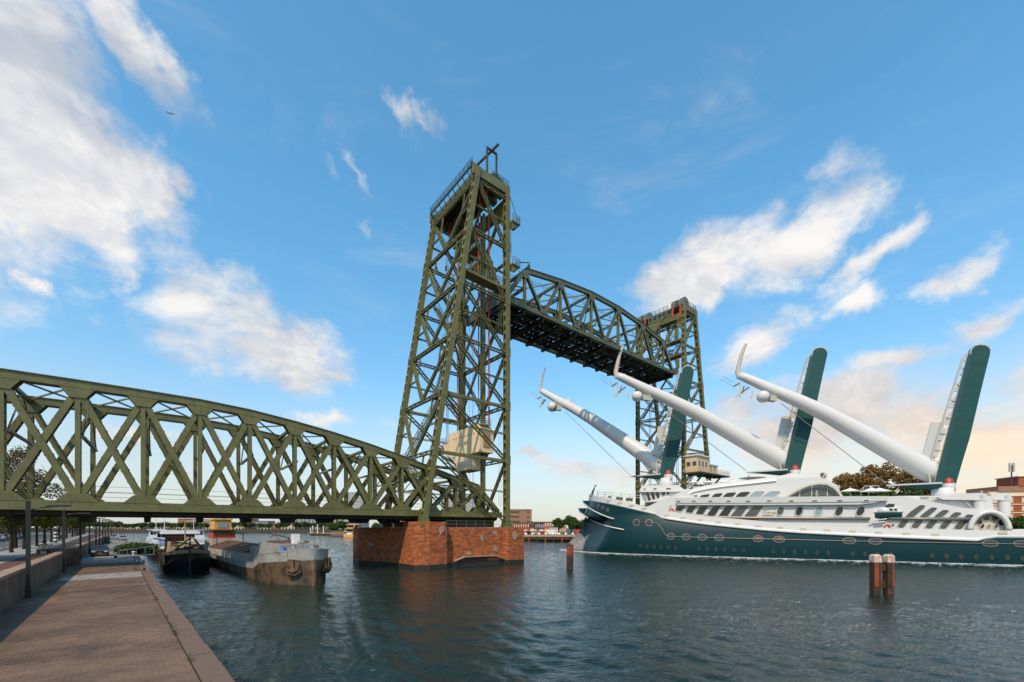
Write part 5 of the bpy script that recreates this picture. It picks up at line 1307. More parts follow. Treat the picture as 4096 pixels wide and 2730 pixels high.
        if i == 0:
            w = MB(); w.tube([Yk(k - 5.4, n, z - .1), Yk(k - 8.0, n, z - .75)], .16, 6); w.tube([Yk(k - 8.0, n, z - .75), Yk(k - 8.4, n, z - 1.0)], .2, 6); w.tube([Yk(k - 8.2, n, z - .9), Yk(k - 8.25, n, z - 2.1)], .03, 5); w.tube([Yk(k - 8.25, n, z - 2.1), Yk(k - 8.2, n, z - 2.4), Yk(k - 8.05, n, z - 2.3)], .07, 5); obj('jib_hook', w, 'wing_panel', cr)
    # top deck rail and bar roof
    w = MB(); i_ = side([(2750, 1958), (2840, 1955), (2950, 1945)], 4); rail_run(w, [p - UP * 0 for p in i_], 1.1, 1.1, .07, 2); obj('top_deck_rail', w, 'yacht_white', yt)
    w = MB(); i_ = side([(2700, 1960), (2960, 1947), (3100, 1925)], 4.5); w.prism([i_[0], i_[1], i_[2], i_[2] - UP * 1.2, i_[0] - UP * .6], -YN * 9); obj('top_deck', w, 'yacht_white', yt)
    # ---- three wing masts
    def S3(u, v, n): k, z = yz(u, v, n); return (k, n, z)
    fr = lambda x, y: (2900 + x / 1.967, 1350 + y / 1.967)
    parts = {}
    blade = [fr(*p) for p in ((1912, 140), (1922, 105), (1945, 82), (1985, 72), (2030, 77), (2054, 92), (2064, 115), (2064, 140), (1990, 440), (1905, 800), (1850, 980), (1792, 1178), (1750, 1185), (1700, 1192), (1640, 1180))]
    edge = [fr(*p) for p in ((1912, 140), (1640, 1180), (1695, 1192), (1755, 880), (1850, 500), (1928, 215), (1925, 120))]
    parts['wing_sail'] = ('wing_green', [MB_prism_local([S3(*p, -.25) for p in blade], .9)], None)
    parts['sail_spine'] = ('wing_green_edge', [MB_prism_local([S3(*p, .66) for p in edge], .10)], None)
    capo = [fr(*p) for p in ((1905, 150), (1915, 105), (1942, 76), (1985, 66), (2033, 71), (2060, 88), (2071, 115))]; capi = [fr(*p) for p in ((1912, 150), (1922, 108), (1946, 84), (1985, 75), (2028, 80), (2052, 95), (2063, 116))]
    parts['sail_rim'] = ('wing_beige', [ring_local([S3(*p, -.28) for p in capo + capi[::-1]], .96)], None)
    # ladder frame on the leading edge
    lo = [fr(*p) for p in ((1903, 135), (1880, 145), (1862, 190), (1740, 570), (1660, 830), (1612, 1000), (1603, 1075), (1612, 1135), (1635, 1180))]
    li = [fr(*p) for p in ((1912, 140), (1905, 165), (1895, 215), (1790, 610), (1712, 890), (1685, 1000), (1668, 1065), (1655, 1120), (1643, 1178))]
    segs = [tube_local([S3(*p, .3) for p in lo], .17), tube_local([S3(*p, .35) for p in li], .16)]
    parts['ladder_rail'] = ('wing_beige', segs[:1], None)
    rungs = [((1868, 180), (1900, 185)), ((1852, 235), (1890, 242)), ((1812, 362), (1850, 375)), ((1768, 490), (1812, 500)), ((1725, 628), (1778, 635)), ((1685, 748), (1742, 762)), ((1645, 880), (1705, 892)), ((1612, 1000), (1672, 1020))]
    parts['rungs'] = rungs
    mesh = {}
    base_n = {0: 51.23, 1: 26.34, 2: 0.0}
    # heights of the three masts' feet above that of the aft one
    for idx, (dk, dz) in enumerate(((-51.23, 4.45), (-25.0, 4.05), (0.0, 0.0))):
        mv = YD * dk + UP * dz
        def P(name, m_, mbs, parent, smooth=False):
            key = name
            w = MB()
            for mb in mbs: w.raw(mb.v, mb.f)
            w.v = [p + mv for p in w.v]
            return obj(name, w, m_, parent, smooth)
        L3 = lambda u, v, n: Yk(*S3(u, v, n))
        ws = P('wing_sail', 'wing_green', parts['wing_sail'][1], yt)
        P('sail_spine', 'wing_green_edge', parts['sail_spine'][1], ws); P('sail_rim', 'wing_beige', parts['sail_rim'][1], ws)
        P('ladder_rail', 'wing_beige', [segs[0]], ws, True); P('ladder_rail', 'wing_beige', [segs[1]], ws, True)
        for a, b in rungs: P('ladder_rung', 'wing_beige', [MB().bar(L3(*fr(*a), .32), L3(*fr(*b), .36), .28, .2, UP)], ws)
        # grey folding panels behind the ladder
        P('flap_panel', 'wing_panel', [MB().prism([L3(*fr(*p), -.1) for p in ((1712, 672), (1618, 670), (1548, 935), (1560, 948), (1640, 975), (1720, 760))], YN * .25)], ws)
        for j in range(6):
            a, b = (1895 - j * 42, 190 + j * 128), (1862 - j * 42, 300 + j * 128)
            P('slat_panel', 'wing_panel', [MB().prism([L3(*fr(a[0] - 6, a[1] + 25), .1), L3(*fr(a[0] + 14, a[1] + 10), .1), L3(*fr(b[0] + 16, b[1] + 5), .1), L3(*fr(b[0] - 16 - 4 * j, b[1]), .1)], YN * .2)], ws)
        # boom with winglet, pods and fittings
        bp = [(1690, 1090, -1.75, 84), (1590, 1045, -1.5, 84), (1400, 942, -.2, 77), (1100, 772, 1.6, 68), (800, 605, 3.3, 57), (560, 492, 4.4, 48), (400, 425, 5.0, 41), (250, 358, 5.5, 35), (160, 318, 5.8, 32), (110, 298, 5.95, 26)]
        qn, zl = ((-1.0, 2.7), (1.0, -2.7), (1.0, 0.0))[idx]
        def L4(x, y, n):                               # points that swing with the boom
            f = max(0.0, min(1.0, (1690 - x) / 1580)); k_, n_, z_ = S3(*fr(x, y), n)
            return Yk(k_, n_ + (7.6 * f ** 1.6 if idx == 1 else 0) if qn > 0 else -1.75 - f * 4.2 + (n - (-1.75 + 7.7 * f)) , z_ + zl * f)
        pts, rs = [], []
        for x, y, n, wdt in bp:
            p = L4(x, y, n); pts.append(p); rs.append(wdt / 1.967 / F * L3(*fr(x, y), n).y)
        P('boom', 'yacht_white', [MB().tube(pts, rs, 20)], ws, True)
        wl_ = []
        for x, y, hw, n in ((112, 325, 28, 5.95), (98, 275, 26, 5.95), (110, 220, 24, 5.95), (132, 130, 20, 5.95), (165, 52, 15, 5.95)):
            c0, c1 = L4(x - hw * .75, y, n), L4(x + hw * .75, y, n); wl_.append((c0, c1))
        mbw = MB(); rows = []
        for c0, c1 in wl_:
            cen = (c0 + c1) / 2; hx = (c1 - c0) / 2
            rows.append([cen + hx * math.cos(t) + YN * .32 * math.sin(t) for t in [2 * math.pi * j / 14 for j in range(15)]])
        mbw.grid(rows); mbw.poly(rows[-1][:-1]); P('winglet', 'wing_beige', [mbw], ws, True)
        c = L4(300, 468, 7.2); r = 46 / 1.967 / F * c.y
        prof = [(r * math.sin(math.pi * j / 12), -r * math.cos(math.pi * j / 12)) for j in range(1, 12)]
        ax = (L4(390, 490, 6.0) - c).normalized()
        P('pod', 'yacht_white', [MB().lathe(prof, c, 18, ax)], ws, True)
        P('pod_ring', 'chrome_rail', [MB().lathe([(r * .74, r * .52), (r * .8, r * .66), (r * .66, r * .85), (r * .5, r * 1.0)], c, 18, ax)], ws, True)
        P('pod_arm', 'wing_beige', [MB().bar(c + ax * r * .8, L4(392, 488, 5.4), r * .9, r * .8, UP)], ws)
        c2 = L4(440, 430, 3.2); P('pod', 'yacht_white', [MB().lathe([(a * .8, b * .8) for a, b in prof], c2, 14, ax)], ws, True)
        for (a, b, wdt, m_, n) in (((66, 388), (120, 358), .3, 'bracket_brown', 6.4), ((128, 437), (190, 392), .3, 'bracket_brown', 6.4), ((150, 385), (135, 440), .28, 'bracket_brown', 5.9), ((122, 362), (116, 475), .42, 'wing_beige', 6.5), ((80, 468), (128, 440), .4, 'wing_beige', 6.3), ((222, 425), (205, 480), .4, 'wing_beige', 6.0)):
            P('tip_bracket' if m_ == 'bracket_brown' else 'tip_vane', m_, [MB().bar(L4(*a, n), L4(*b, n), wdt, .14, YD if a[0] == 122 else UP)], ws)
        # fin at the foot, cone, turret, stay
        o_ = [S3(*fr(1265, 1152), 0), S3(*fr(1610, 1150), 0)]; zf_ = o_[1][2]; k0_, k1_ = o_[0][0], o_[1][0] + 1.0
        mb_ = MB(); top, bot = [], []
        for j in range(9):
            f_ = j / 8; k = k0_ + (k1_ - k0_) * f_; hw = .25 + 2.1 * f_ ** .7; th_ = .12 + 1.15 * f_ ** 1.2
            top.append([Yk(k, n_, zf_) for n_ in (-hw, 0, hw)]); bot.append([Yk(k, n_, zf_ - .14 - th_ * q_) for n_, q_ in ((-hw, .0), (-hw * .5, .85), (0, 1), (hw * .5, .85), (hw, .0))])
        mt = MB().grid(top); mt2 = MB().grid([[r_[-1], r_[-1] - UP * .30] for r_ in top])
        P('fin_top', 'wing_panel', [mt, mt2], ws); P('fin_underside', 'wing_green', [MB().grid([r_[::-1] for r_ in bot])], ws, True)
        cb = L3(*fr(1748, 1145), 0); rb = 42 / 1.967 / F * cb.y
        P('turret_cone', 'foot_red', [MB().lathe([(rb * .86, -.9), (rb * .86, -.2), (rb * .72, .5), (rb * .42, .9), (.05, 1.05)], cb + YN * .35, 20)], ws, True)
        P('turret_neck', 'wing_panel', [MB().lathe([(rb * .95, -1.7), (rb * .95, -.2)], cb + YN * .45, 20)], ws, True)
        tb = L3(*fr(1716, 1190), 0); rt = 68 / 1.967 / F * tb.y
        P('turret_base', 'yacht_white', [MB().lathe([(rt, -3.0), (rt, .0), (rt * .9, .1)], tb, 24)], ws, True)
        P('stay_cable', 'grey_cable', [MB().tube([L4(440, 520, 4.8), L3(*fr(1265, 1150), 0)], .07, 5)], ws)
        for (x0, y0, x1, y1) in ((66, 360, -30, 300), (80, 392, -40, 330)): P('aerial', 'grey_cable', [MB().tube([L4(x0, y0, 5.9), L4(x1, y1, 5.9)], .035, 5)], ws)
    return yt, house, NS, side

def MB_prism_local(kn, th):
    return MB().prism([Yk(*p) for p in kn], YN * th)
def ring_local(kn, th):
    return MB().prism([Yk(*p) for p in kn], YN * th)
def tube_local(kn, r):
    return MB().tube([Yk(*p) for p in kn], r, 8)
yacht, yhouse, NS, yside = ship()

# ---- things aboard
def sh_pt(u, v, n): k, z = yz(u, v, n); return Yk(k, n, z)
labs = ['white parasol on the top deck right behind the pilot house, first from the bow', 'white parasol on the top deck, second from the bow', 'white parasol with a thin mast, third from the bow', 'white parasol in front of the mushroom shaped bar roof', 'white parasol partly under the mushroom shaped bar roof',
        'white parasol in front of the arched glass hall', 'white parasol right of the arched hall', 'large white parasol on a curved arm further aft on the deck', 'white parasol aftmost of the row beside the curved arm']
for i, ((u, v, hw), lab) in enumerate(zip([(2775, 1931, 22), (2835, 1931, 23), (2893, 1930, 21), (2935, 1930, 22), (2998, 1929, 20), (3289, 1966, 34), (3400, 1966, 34), (3486, 1967, 40), (3516, 1967, 40)], labs)):
    n = 1.5 if i % 2 == 0 else -1.5
    if i > 4: n = 6.4 if i % 2 else 5.0
    p = sh_pt(u, v, n); r = hw / F * p.y
    t = thing('deck_parasol', lab, 'parasol', p - UP * 2.3, 'parasols on the ship decks')
    w = MB(); w.lathe([(r, 0), (r * .55, r * .16), (.08, r * .36)], p, 14); obj('canopy', w, 'umbrella_white', t)
    w = MB()
    if i in (2, 6): w.tube([p - UP * 2.3, p + UP * (r * .36 + .4)], .05, 6)
    else: w.tube([p + YD * (-r * .8) - UP * 2.3, p + YD * (-r * .85) + UP * (r * .2), p + YD * (-r * .5) + UP * (r * .6), p + UP * (r * .55), p + UP * (r * .3)], .06, 6)
    obj('arm', w, 'wing_panel', t)
p = sh_pt(3008, 1913, 3); t = thing('bar_roof', 'flat round mushroom roof on one stem on the ship top deck', 'roof', p - UP * 1.6)
w = MB(); w.lathe([(.3, -1.9), (.42, -.9), (.6, -.35), (2.6, -.05), (2.65, .02), (.4, .1)], p, 24); obj('canopy', w, 'wing_beige', t)
# tender in its bay
p = sh_pt(3547, 2056, NS - .25); t = thing('tender_boat', 'small white and green tender boat hanging in the side bay of the ship', 'boat', p)
def hullshape(L_, B_, z0, z1, cen, m_, name, par, bow=-1):
    w = MB(); rows = []
    for i in range(11):
        f = i / 10; x = (f - .5) * L_; b = B_ * (1 - abs(2 * f - 1) ** 2.6) ** .6 if (f < .5) else B_ * (1 - .25 * (2 * f - 1) ** 2)
        rows.append([cen + YD * (x * -bow) * 1 + YN * (b * c_) + UP * z for c_, z in ((-1, z1), (-.9, (z0 + z1) / 2), (0, z0), (.9, (z0 + z1) / 2), (1, z1))])
    w.grid(rows); w.poly([r[0] for r in rows] + [r[-1] for r in reversed(rows)]); w.poly(rows[-1]); return obj(name, w, m_, par, True)
hullshape(4.0, 1.0, -1.0, .05, p, 'wing_green', 'hull', t); hullshape(4.2, 1.1, .0, .35, p, 'yacht_white', 'gunwale', t)
w = MB(); w.lathe([(1.0, 0), (1.02, .35), (.75, .75), (.3, .95)], p + UP * .3 - YD * .5, 16); w.box(p + UP * .7 + YD * .7, (1.2, 1.4, .9), YD, YN); c_ = obj('cabin', w, 'yacht_white', t, True)
w = MB(); w.box(p + UP * .75 + YD * .4 + YN * .72, (.5, .06, .4), YD, YN); w.box(p + UP * .75 + YD * 1.05 + YN * .72, (.4, .06, .4), YD, YN); obj('window', w, 'glass_dark', t)

def person(name, label, loc, face, h, top, legs, pose='stand', hat=None, scale_to=1.0):
    """one continuous skinned body; cap or helmet and held pose as in the photo"""
    me = bpy.data.meshes.new('person_body')
    s = h / 1.75
    if pose == 'ride':
        J = {'pel': (0, 0, .78), 'ch': (0, .14, 1.18), 'nk': (0, .20, 1.36), 'hd': (0, .25, 1.50), 'ht': (0, .26, 1.66),
             'sl': (-.2, .17, 1.30), 'el': (-.36, .36, 1.08), 'hl': (-.34, .62, 1.02), 'sr': (.2, .17, 1.30), 'er': (.36, .36, 1.08), 'hr': (.34, .62, 1.02),
             'tl': (-.1, .05, .76), 'kl': (-.24, .42, .70), 'fl': (-.2, .36, .30), 'ol': (-.2, .52, .26), 'tr': (.1, .05, .76), 'kr': (.24, .42, .70), 'fr': (.2, .36, .30), 'or': (.2, .52, .26)}
    else:
        J = {'pel': (0, 0, .92), 'ch': (0, .0, 1.25), 'nk': (0, .01, 1.46), 'hd': (0, .03, 1.58), 'ht': (0, .03, 1.73),
             'sl': (-.19, 0, 1.40), 'el': (-.30, -.03, 1.12), 'hl': (-.26, .12, .92), 'sr': (.19, 0, 1.40), 'er': (.32, .05, 1.14), 'hr': (.40, .28, 1.02),
             'tl': (-.1, 0, .88), 'kl': (-.11, .02, .48), 'fl': (-.12, 0, .07), 'ol': (-.13, .16, .03), 'tr': (.1, 0, .88), 'kr': (.12, .03, .48), 'fr': (.13, 0, .07), 'or': (.14, .16, .03)}
    rd = dict(pel=.15, ch=.16, nk=.065, hd=.098, ht=.075, sl=.075, el=.05, hl=.042, sr=.075, er=.05, hr=.042, tl=.098, kl=.065, fl=.045, ol=.04, tr=.098, kr=.065, fr=.045, **{'or': .04})
    names = list(J); ix = {n: i for i, n in enumerate(names)}
    E_ = [('pel', 'ch'), ('ch', 'nk'), ('nk', 'hd'), ('hd', 'ht'), ('ch', 'sl'), ('sl', 'el'), ('el', 'hl'), ('ch', 'sr'), ('sr', 'er'), ('er', 'hr'), ('pel', 'tl'), ('tl', 'kl'), ('kl', 'fl'), ('fl', 'ol'), ('pel', 'tr'), ('tr', 'kr'), ('kr', 'fr'), ('fr', 'or')]
    me.from_pydata([tuple(c * s for c in J[n]) for n in names], [(ix[a], ix[b]) for a, b in E_], [])
    t = thing(name, label, 'person', loc, None, face)
    o = link('body', me, (0, 0, 0), t); ORG[o.name] = Vector((0, 0, 0))
    md = o.modifiers.new('skin', 'SKIN'); md.use_smooth_shade = True
    for i, n in enumerate(names):
        sv = me.skin_vertices[0].data[i]; sv.radius = (rd[n] * s * (1.15 if n in ('pel', 'ch') else 1), rd[n] * s * (.75 if n in ('pel', 'ch') else 1)); sv.use_root = n == 'pel'
    o.modifiers.new('sub', 'SUBSURF').render_levels = 2
    dg = bpy.context.evaluated_depsgraph_get(); me2 = bpy.data.meshes.new_from_object(o.evaluated_get(dg)); o.modifiers.clear(); o.data = me2
    me2.materials.clear()
    for m_ in (top, legs, 'skin', 'cloth_dark'): me2.materials.append(M[m_])
    hipz = J['pel'][2] * s
    for p_ in me2.polygons:
        c = p_.center / s
        if c.z > J['nk'][2] + .01: k = 2
        elif pose == 'ride' and c.y > .55 and c.z > .9: k = 2
        elif pose != 'ride' and abs(c.x) > .2 and c.z < 1.06 and c.z > .8: k = 2
        elif c.z < (.12 if pose != 'ride' else .34): k = 3
        elif c.z < J['pel'][2] + .03 and not (abs(c.x) > .22 and pose != 'ride'): k = 1
        else: k = 0
        p_.material_index = k; p_.use_smooth = True
    hd = Vector(J['hd']) * s
    if hat == 'helmet':
        w = MB(); w.lathe([(.135 * s, -.06), (.15 * s, .03), (.13 * s, .11), (.07 * s, .16), (.01, .175)], hd + Vector((0, -.01, .04)), 14); obj('helmet', w, 'black', t, True, True)
    elif hat:
        w = MB(); w.lathe([(.17 * s, .0), (.16 * s, .02), (.115 * s, .03), (.105 * s, .12), (.02, .14)], hd + Vector((0, 0, .07 * s)), 14); obj('cap', w, hat, t, True, True)
    else:
        w = MB(); w.lathe([(.10 * s, .0), (.108 * s, .05), (.08 * s, .11), (.02, .13)], hd + Vector((0, -.015, .03 * s)), 12); obj('hair', w, 'black', t, True, True)
    return t
FA = math.atan2(YN.y, YN.x) - math.pi / 2
p = sh_pt(3926, 1985, 7.5); person('person', 'person in khaki clothes and white cap standing at the aft deck rail', p - UP * 1.05, FA, 1.9, 'cloth_khaki', 'cloth_grey', hat='hat_white')
p = sh_pt(3955, 1984, 6.5); person('person', 'bareheaded person in khaki at the aft deck rail, nearest the stern', p - UP * 1.25, FA, 1.85, 'cloth_khaki', 'cloth_grey')
p = sh_pt(2733, 1991, 9.6); person('person', 'person in khaki and cap standing at the front end of the balcony strip', p - UP * .9, FA + .5, 1.9, 'cloth_khaki', 'cloth_dark', hat='hat_white')
p = sh_pt(2994, 1934, 3); person('person', 'dark figure with a hat beside the mushroom bar roof', p, FA + 1.0, 1.8, 'bracket_brown', 'cloth_dark', hat='bracket_brown')
p = sh_pt(3266, 1988, 9.0); person('person', 'person in khaki standing in front of the arched glass hall', p - UP * .7, FA, 1.85, 'cloth_khaki', 'cloth_grey', hat='hat_white')
p = sh_pt(3350, 1988, 8.6); person('person', 'person in khaki below the parasols just right of the arched hall', p - UP * .7, FA - .5, 1.85, 'cloth_khaki', 'cloth_grey')
# bow wave and wash
fm = MB()
for i in range(1100):
    k = 112 * R.random() ** 1.1 - 6.5; 
    b = 13.9 * (1 - math.exp(-max(0, k + 5.5) / 17 * 2.1)) + .2
    sp = .3 + 2.2 * R.random() ** 3 * (1 + .02 * max(0, k)); c = Yk(k, b + sp * R.random() + (.4 if k < 0 else .1), WATER + .02)
    l_, w_ = R.uniform(.10, .7), R.uniform(.03, .12)
    n_ = 7; a0 = R.random()
    fm.lathe([(1, 0), (.6, .05)], (0, 0, 0), n_) if False else None
    pts = [c + YD * (l_ * math.cos(2 * math.pi * j / n_) * R.uniform(.7, 1.1)) + YN * (w_ * math.sin(2 * math.pi * j / n_) * R.uniform(.7, 1.2)) for j in range(n_)]
    fm.prism(pts, UP * R.uniform(.01, .06))
tag(obj('foam', fm, 'foam'), 'white wash and foam along the waterline of the ship', None, None, 'stuff')

# ================================================================= TREES
def leaf_mesh(name, blobs, n, size, m, seed, fill=.35):
    rr = random.Random(seed); vs, fs = [], []
    tot = sum(b[3] * b[4] * b[5] for b in blobs)
    for (cx, cy, cz, rx, ry, rz) in blobs:
        k = int(n * rx * ry * rz / tot)
        for _ in range(k):
            d = Vector((rr.gauss(0, 1), rr.gauss(0, 1), rr.gauss(0, 1))).normalized(); r = rr.random() ** fill
            if rr.random() < .5: r = .72 + .33 * rr.random()
            p = Vector((cx + d.x * rx * r, cy + d.y * ry * r, cz + d.z * rz * r))
            a = Vector((rr.gauss(0, 1), rr.gauss(0, 1), rr.gauss(0, .8))).normalized(); b = a.orthogonal().normalized(); b = (b * math.cos(rr.random() * 6) + a.cross(b) * math.sin(rr.random() * 6)).normalized()
            s = size * rr.uniform(.55, 1.25); i = len(vs)
            vs += [p - a * s, p - b * s * .55, p + a * s, p + b * s * .55]; fs.append((i, i + 1, i + 2, i + 3))
    me = bpy.data.meshes.new(name); me.from_pydata([tuple(v) for v in vs], [], fs); me.materials.append(M[m]); return me
def trunk_mesh(h, r, limbs, seed, spread=1.0, m='bark'):
    rr = random.Random(seed); w = MB()
    pts = [Vector((0, 0, -.2))]; p = Vector((0, 0, 0))
    for i in range(5): p = p + Vector((rr.uniform(-.05, .05) * h / 5, rr.uniform(-.05, .05) * h / 5, h / 5)); pts.append(p.copy())
    w.tube(pts, [r * 1.25, r, r * .9, r * .8, r * .68, r * .5], 8)
    for i in range(limbs):
        a = 2 * math.pi * i / limbs + rr.uniform(-.4, .4); b0 = pts[3].lerp(pts[5], rr.random()); L_ = spread * rr.uniform(.7, 1.1)
        e = b0 + Vector((math.cos(a) * L_, math.sin(a) * L_, L_ * rr.uniform(.5, 1.1))); md = b0.lerp(e, .5) + Vector((0, 0, -.08 * L_))
        w.tube([b0, md, e], [r * .42, r * .28, r * .1], 6)
        for q_ in range(2):
            f = md.lerp(e, rr.random()); g = f + Vector((rr.uniform(-.4, .4), rr.uniform(-.4, .4), rr.uniform(.1, .5))) * L_; w.tube([f, g], [r * .16, r * .06], 5)
    return w.data('trunk', m)
def clumps(n, R_, H_, zc, rs, seed):
    rr = random.Random(seed); o = []
    for _ in range(n):
        a = rr.random() * 6.283; r = R_ * math.sqrt(rr.random()) * .8; z = zc + rr.uniform(-H_, H_) * .75 * math.sqrt(max(0.05, 1 - (r / R_) ** 2)); s = rs * rr.uniform(.7, 1.25)
        o.append((r * math.cos(a), r * math.sin(a), z, s, s, s * .8))
    return o
PROTO = {}
def tree(name, label, cat, loc, proto, sc=1.0, rz=0.0, group=None):
    t = thing(name, label, cat, loc, group, rz); t.scale = (sc,) * 3
    cr, tr = PROTO[proto]
    o = link('crown', cr, (0, 0, 0), t); o2 = link('trunk', tr, (0, 0, 0), t)
    return t
PROTO['street'] = (leaf_mesh('crown', clumps(16, 3.0, 2.2, 4.9, 1.25, 1), 5200, .21, 'leaf_street', 1), trunk_mesh(3.6, .20, 6, 1, 2.4))
PROTO['street2'] = (leaf_mesh('crown', clumps(15, 2.8, 2.3, 4.9, 1.2, 2), 4600, .22, 'leaf_street', 2), trunk_mesh(3.6, .18, 6, 2, 2.3))
PROTO['tall'] = (leaf_mesh('crown', clumps(34, 4.8, 6.2, 9.0, 1.15, 3), 7000, .15, 'leaf_dry', 3), trunk_mesh(9, .25, 9, 3, 4.0))
PROTO['rust'] = (leaf_mesh('crown', clumps(26, 9.4, 4.2, 17.0, 1.55, 4), 4200, .33, 'leaf_rust', 4), trunk_mesh(14, .5, 10, 4, 6.0))
PROTO['rust2'] = (leaf_mesh('crown', clumps(22, 8.0, 4.2, 15.8, 1.55, 9), 3800, .33, 'leaf_rust', 9), trunk_mesh(13, .45, 9, 9, 5.5))
PROTO['green'] = (leaf_mesh('crown', clumps(16, 4.4, 3.6, 6.5, 1.9, 5), 4200, .42, 'leaf_green', 5), trunk_mesh(5, .3, 6, 5, 3.0))
PROTO['far'] = (leaf_mesh('crown', clumps(12, 3.4, 2.2, 4.7, 1.9, 6), 1400, .55, 'leaf_far', 6), trunk_mesh(3.2, .25, 5, 6, 2.0))
PROTO['bush'] = (leaf_mesh('crown', clumps(14, 2.2, .7, .9, .9, 7), 2600, .17, 'leaf_green', 7), trunk_mesh(.6, .05, 6, 7, .8))
def q_at(u, lat_of):
    lo, hi = 5.0, 400.0
    for _ in range(60):
        m_ = (lo + hi) / 2; p = Q(m_, lat_of(m_), 0); uu = U0 + F * p.x / p.y
        if uu < u: lo = m_
        else: hi = m_
    return lo
tl = [q_at(u, lambda a: 11.8) for u in (46, 98, 147, 178, 206, 236)]
a = tl[-1]
while a < 235: a += 10; tl.append(a)
words = 'nearest,second,third,fourth,fifth,sixth,seventh,eighth,ninth,tenth,eleventh,twelfth,thirteenth,fourteenth,fifteenth,sixteenth,seventeenth,eighteenth'.split(',')
for i, a in enumerate(tl):
    tree('street_tree', words[min(i, 17)] + ' street tree in the row on the pavement beyond the parapet' if i else 'nearest yellowing street tree in the row on the pavement beyond the parapet', 'tree', Q(a, 11.8, ST), 'street' if i % 2 else 'street2', R.uniform(.95, 1.06), R.random() * 6, 'trees along the street')
for i in range(9):
    tree('street_tree', 'green tree in the back row across the road, ' + words[i] + ' from the left edge', 'tree', Q(78 + 17 * i, 25.5, ST), 'street2' if i % 2 else 'street', R.uniform(1.0, 1.15), R.random() * 6, 'trees across the road')
tree('tall_tree', 'tall thin brownish tree seen through the truss at the left edge', 'tree', Q(84, 13.4, ST), 'tall', 1.12, .4)
tree('tall_tree', 'lower thin brownish tree right of the tall one behind the truss', 'tree', Q(96, 14.6, ST), 'tall', .66, 2.0)
b = tree('quay_bush', 'low dense green bush growing over the quay edge beside the moored boats', 'bush', Q(72, -.3, QZ - .2), 'bush', 1.0, 0); b.scale = (1.2, 1.2, 1.0)
b = tree('quay_bush', 'second low green bush further along the quay edge by the white boats', 'bush', Q(79, -.2, QZ - .2), 'bush', 1.0, 2); b.scale = (1.1, 1.1, .9)
b = tree('quay_weed', 'small tuft of green weed on the quay edge by the pigeons', 'plant', Q(52.3, .05, QZ - .1), 'bush', .18, 1)
for i, (u, v) in enumerate(((880, 2424), (805, 2568), (500, 2300))): pass

# trees behind the ship and on the right bank
tree('canopy_tree', 'wide rust brown tree behind the ship, left of the aft wing', 'tree', at(3400, 2150, 126), 'rust2', 1.06, 1.0)
tree('canopy_tree', 'larger rust brown tree crown right behind the boom of the aft wing', 'tree', at(3560, 2150, 132), 'rust', 1.12, 2.0)
tree('canopy_tree', 'rust brown tree just left of the aft wing turret', 'tree', at(3675, 2150, 130), 'rust2', 1.08, 4.0)
for i, (u, y, s) in enumerate(((3370, 122, 1.35), (3450, 124, 1.45), (3530, 126, 1.4), (3600, 128, 1.4), (3680, 130, 1.4), (4062, 100, .52), (4110, 98, .56))):
    tree('green_tree', ['green tree low behind the arched glass hall', 'green tree behind the parasols, second of the low row', 'green tree behind the parasols, third of the low row', 'green tree behind the aft boom, fourth of the low row', 'green tree beside the aft wing foot, last of the low row', 'dark green tree below the brick tower behind the stern', 'dark green tree cut by the right edge below the brick tower'][i], 'tree', at(u, V0, y) - UP * (H - 3.0 if i > 4 else H - 3), 'green', s, i * 1.3, 'green trees behind the ship')
for i, (u, y, s, lab) in enumerate(((2232, 205, .72, 'round dark green tree behind the terrace left of the ship bow'), (2285, 200, .82, 'tall green tree just left of the ship bow'), (2312, 190, .62, 'smaller green tree hugging the ship bow'), (2228, 188, .34, 'small green tree behind the red signed shed'), (2345, 188, .7, 'dark tree half hidden by the bow rails'))):
    t = tree('bank_tree', lab, 'tree', at(u, V0, y) - UP * (H - 3.0), 'green', s, i)
for i, (u, y, s) in enumerate(((1345, 300, .9), (1372, 290, 1.0), (1330, 310, .8), (1395, 292, .9), (1510, 260, .8), (1545, 250, .9))):
    tree('bank_tree', ['yellow green tree left on the spit of land', 'yellow green tree beside the orange building', 'low tree at the tip of the spit', 'green tree right against the orange building', 'tree behind the near pier, left of the pair', 'tree behind the near pier, right of the pair'][i], 'tree', at(u, V0, y) - UP * (H - 2.0), 'green', s * .8, i * 2.1)
k = 0
for u in range(392, 1330, 36):
    x = (u + R.uniform(-6, 6) - U0) / F; y = 432 + max(0, (u - 1200)) * .0
    tree('shore_tree', 'round green tree in the row along the far shore', 'tree', Vector((x * y, y + (0 if x * y < -150 else 6), 2.5)), 'far', R.uniform(.95, 1.25), R.random() * 6, 'trees along the far shore')

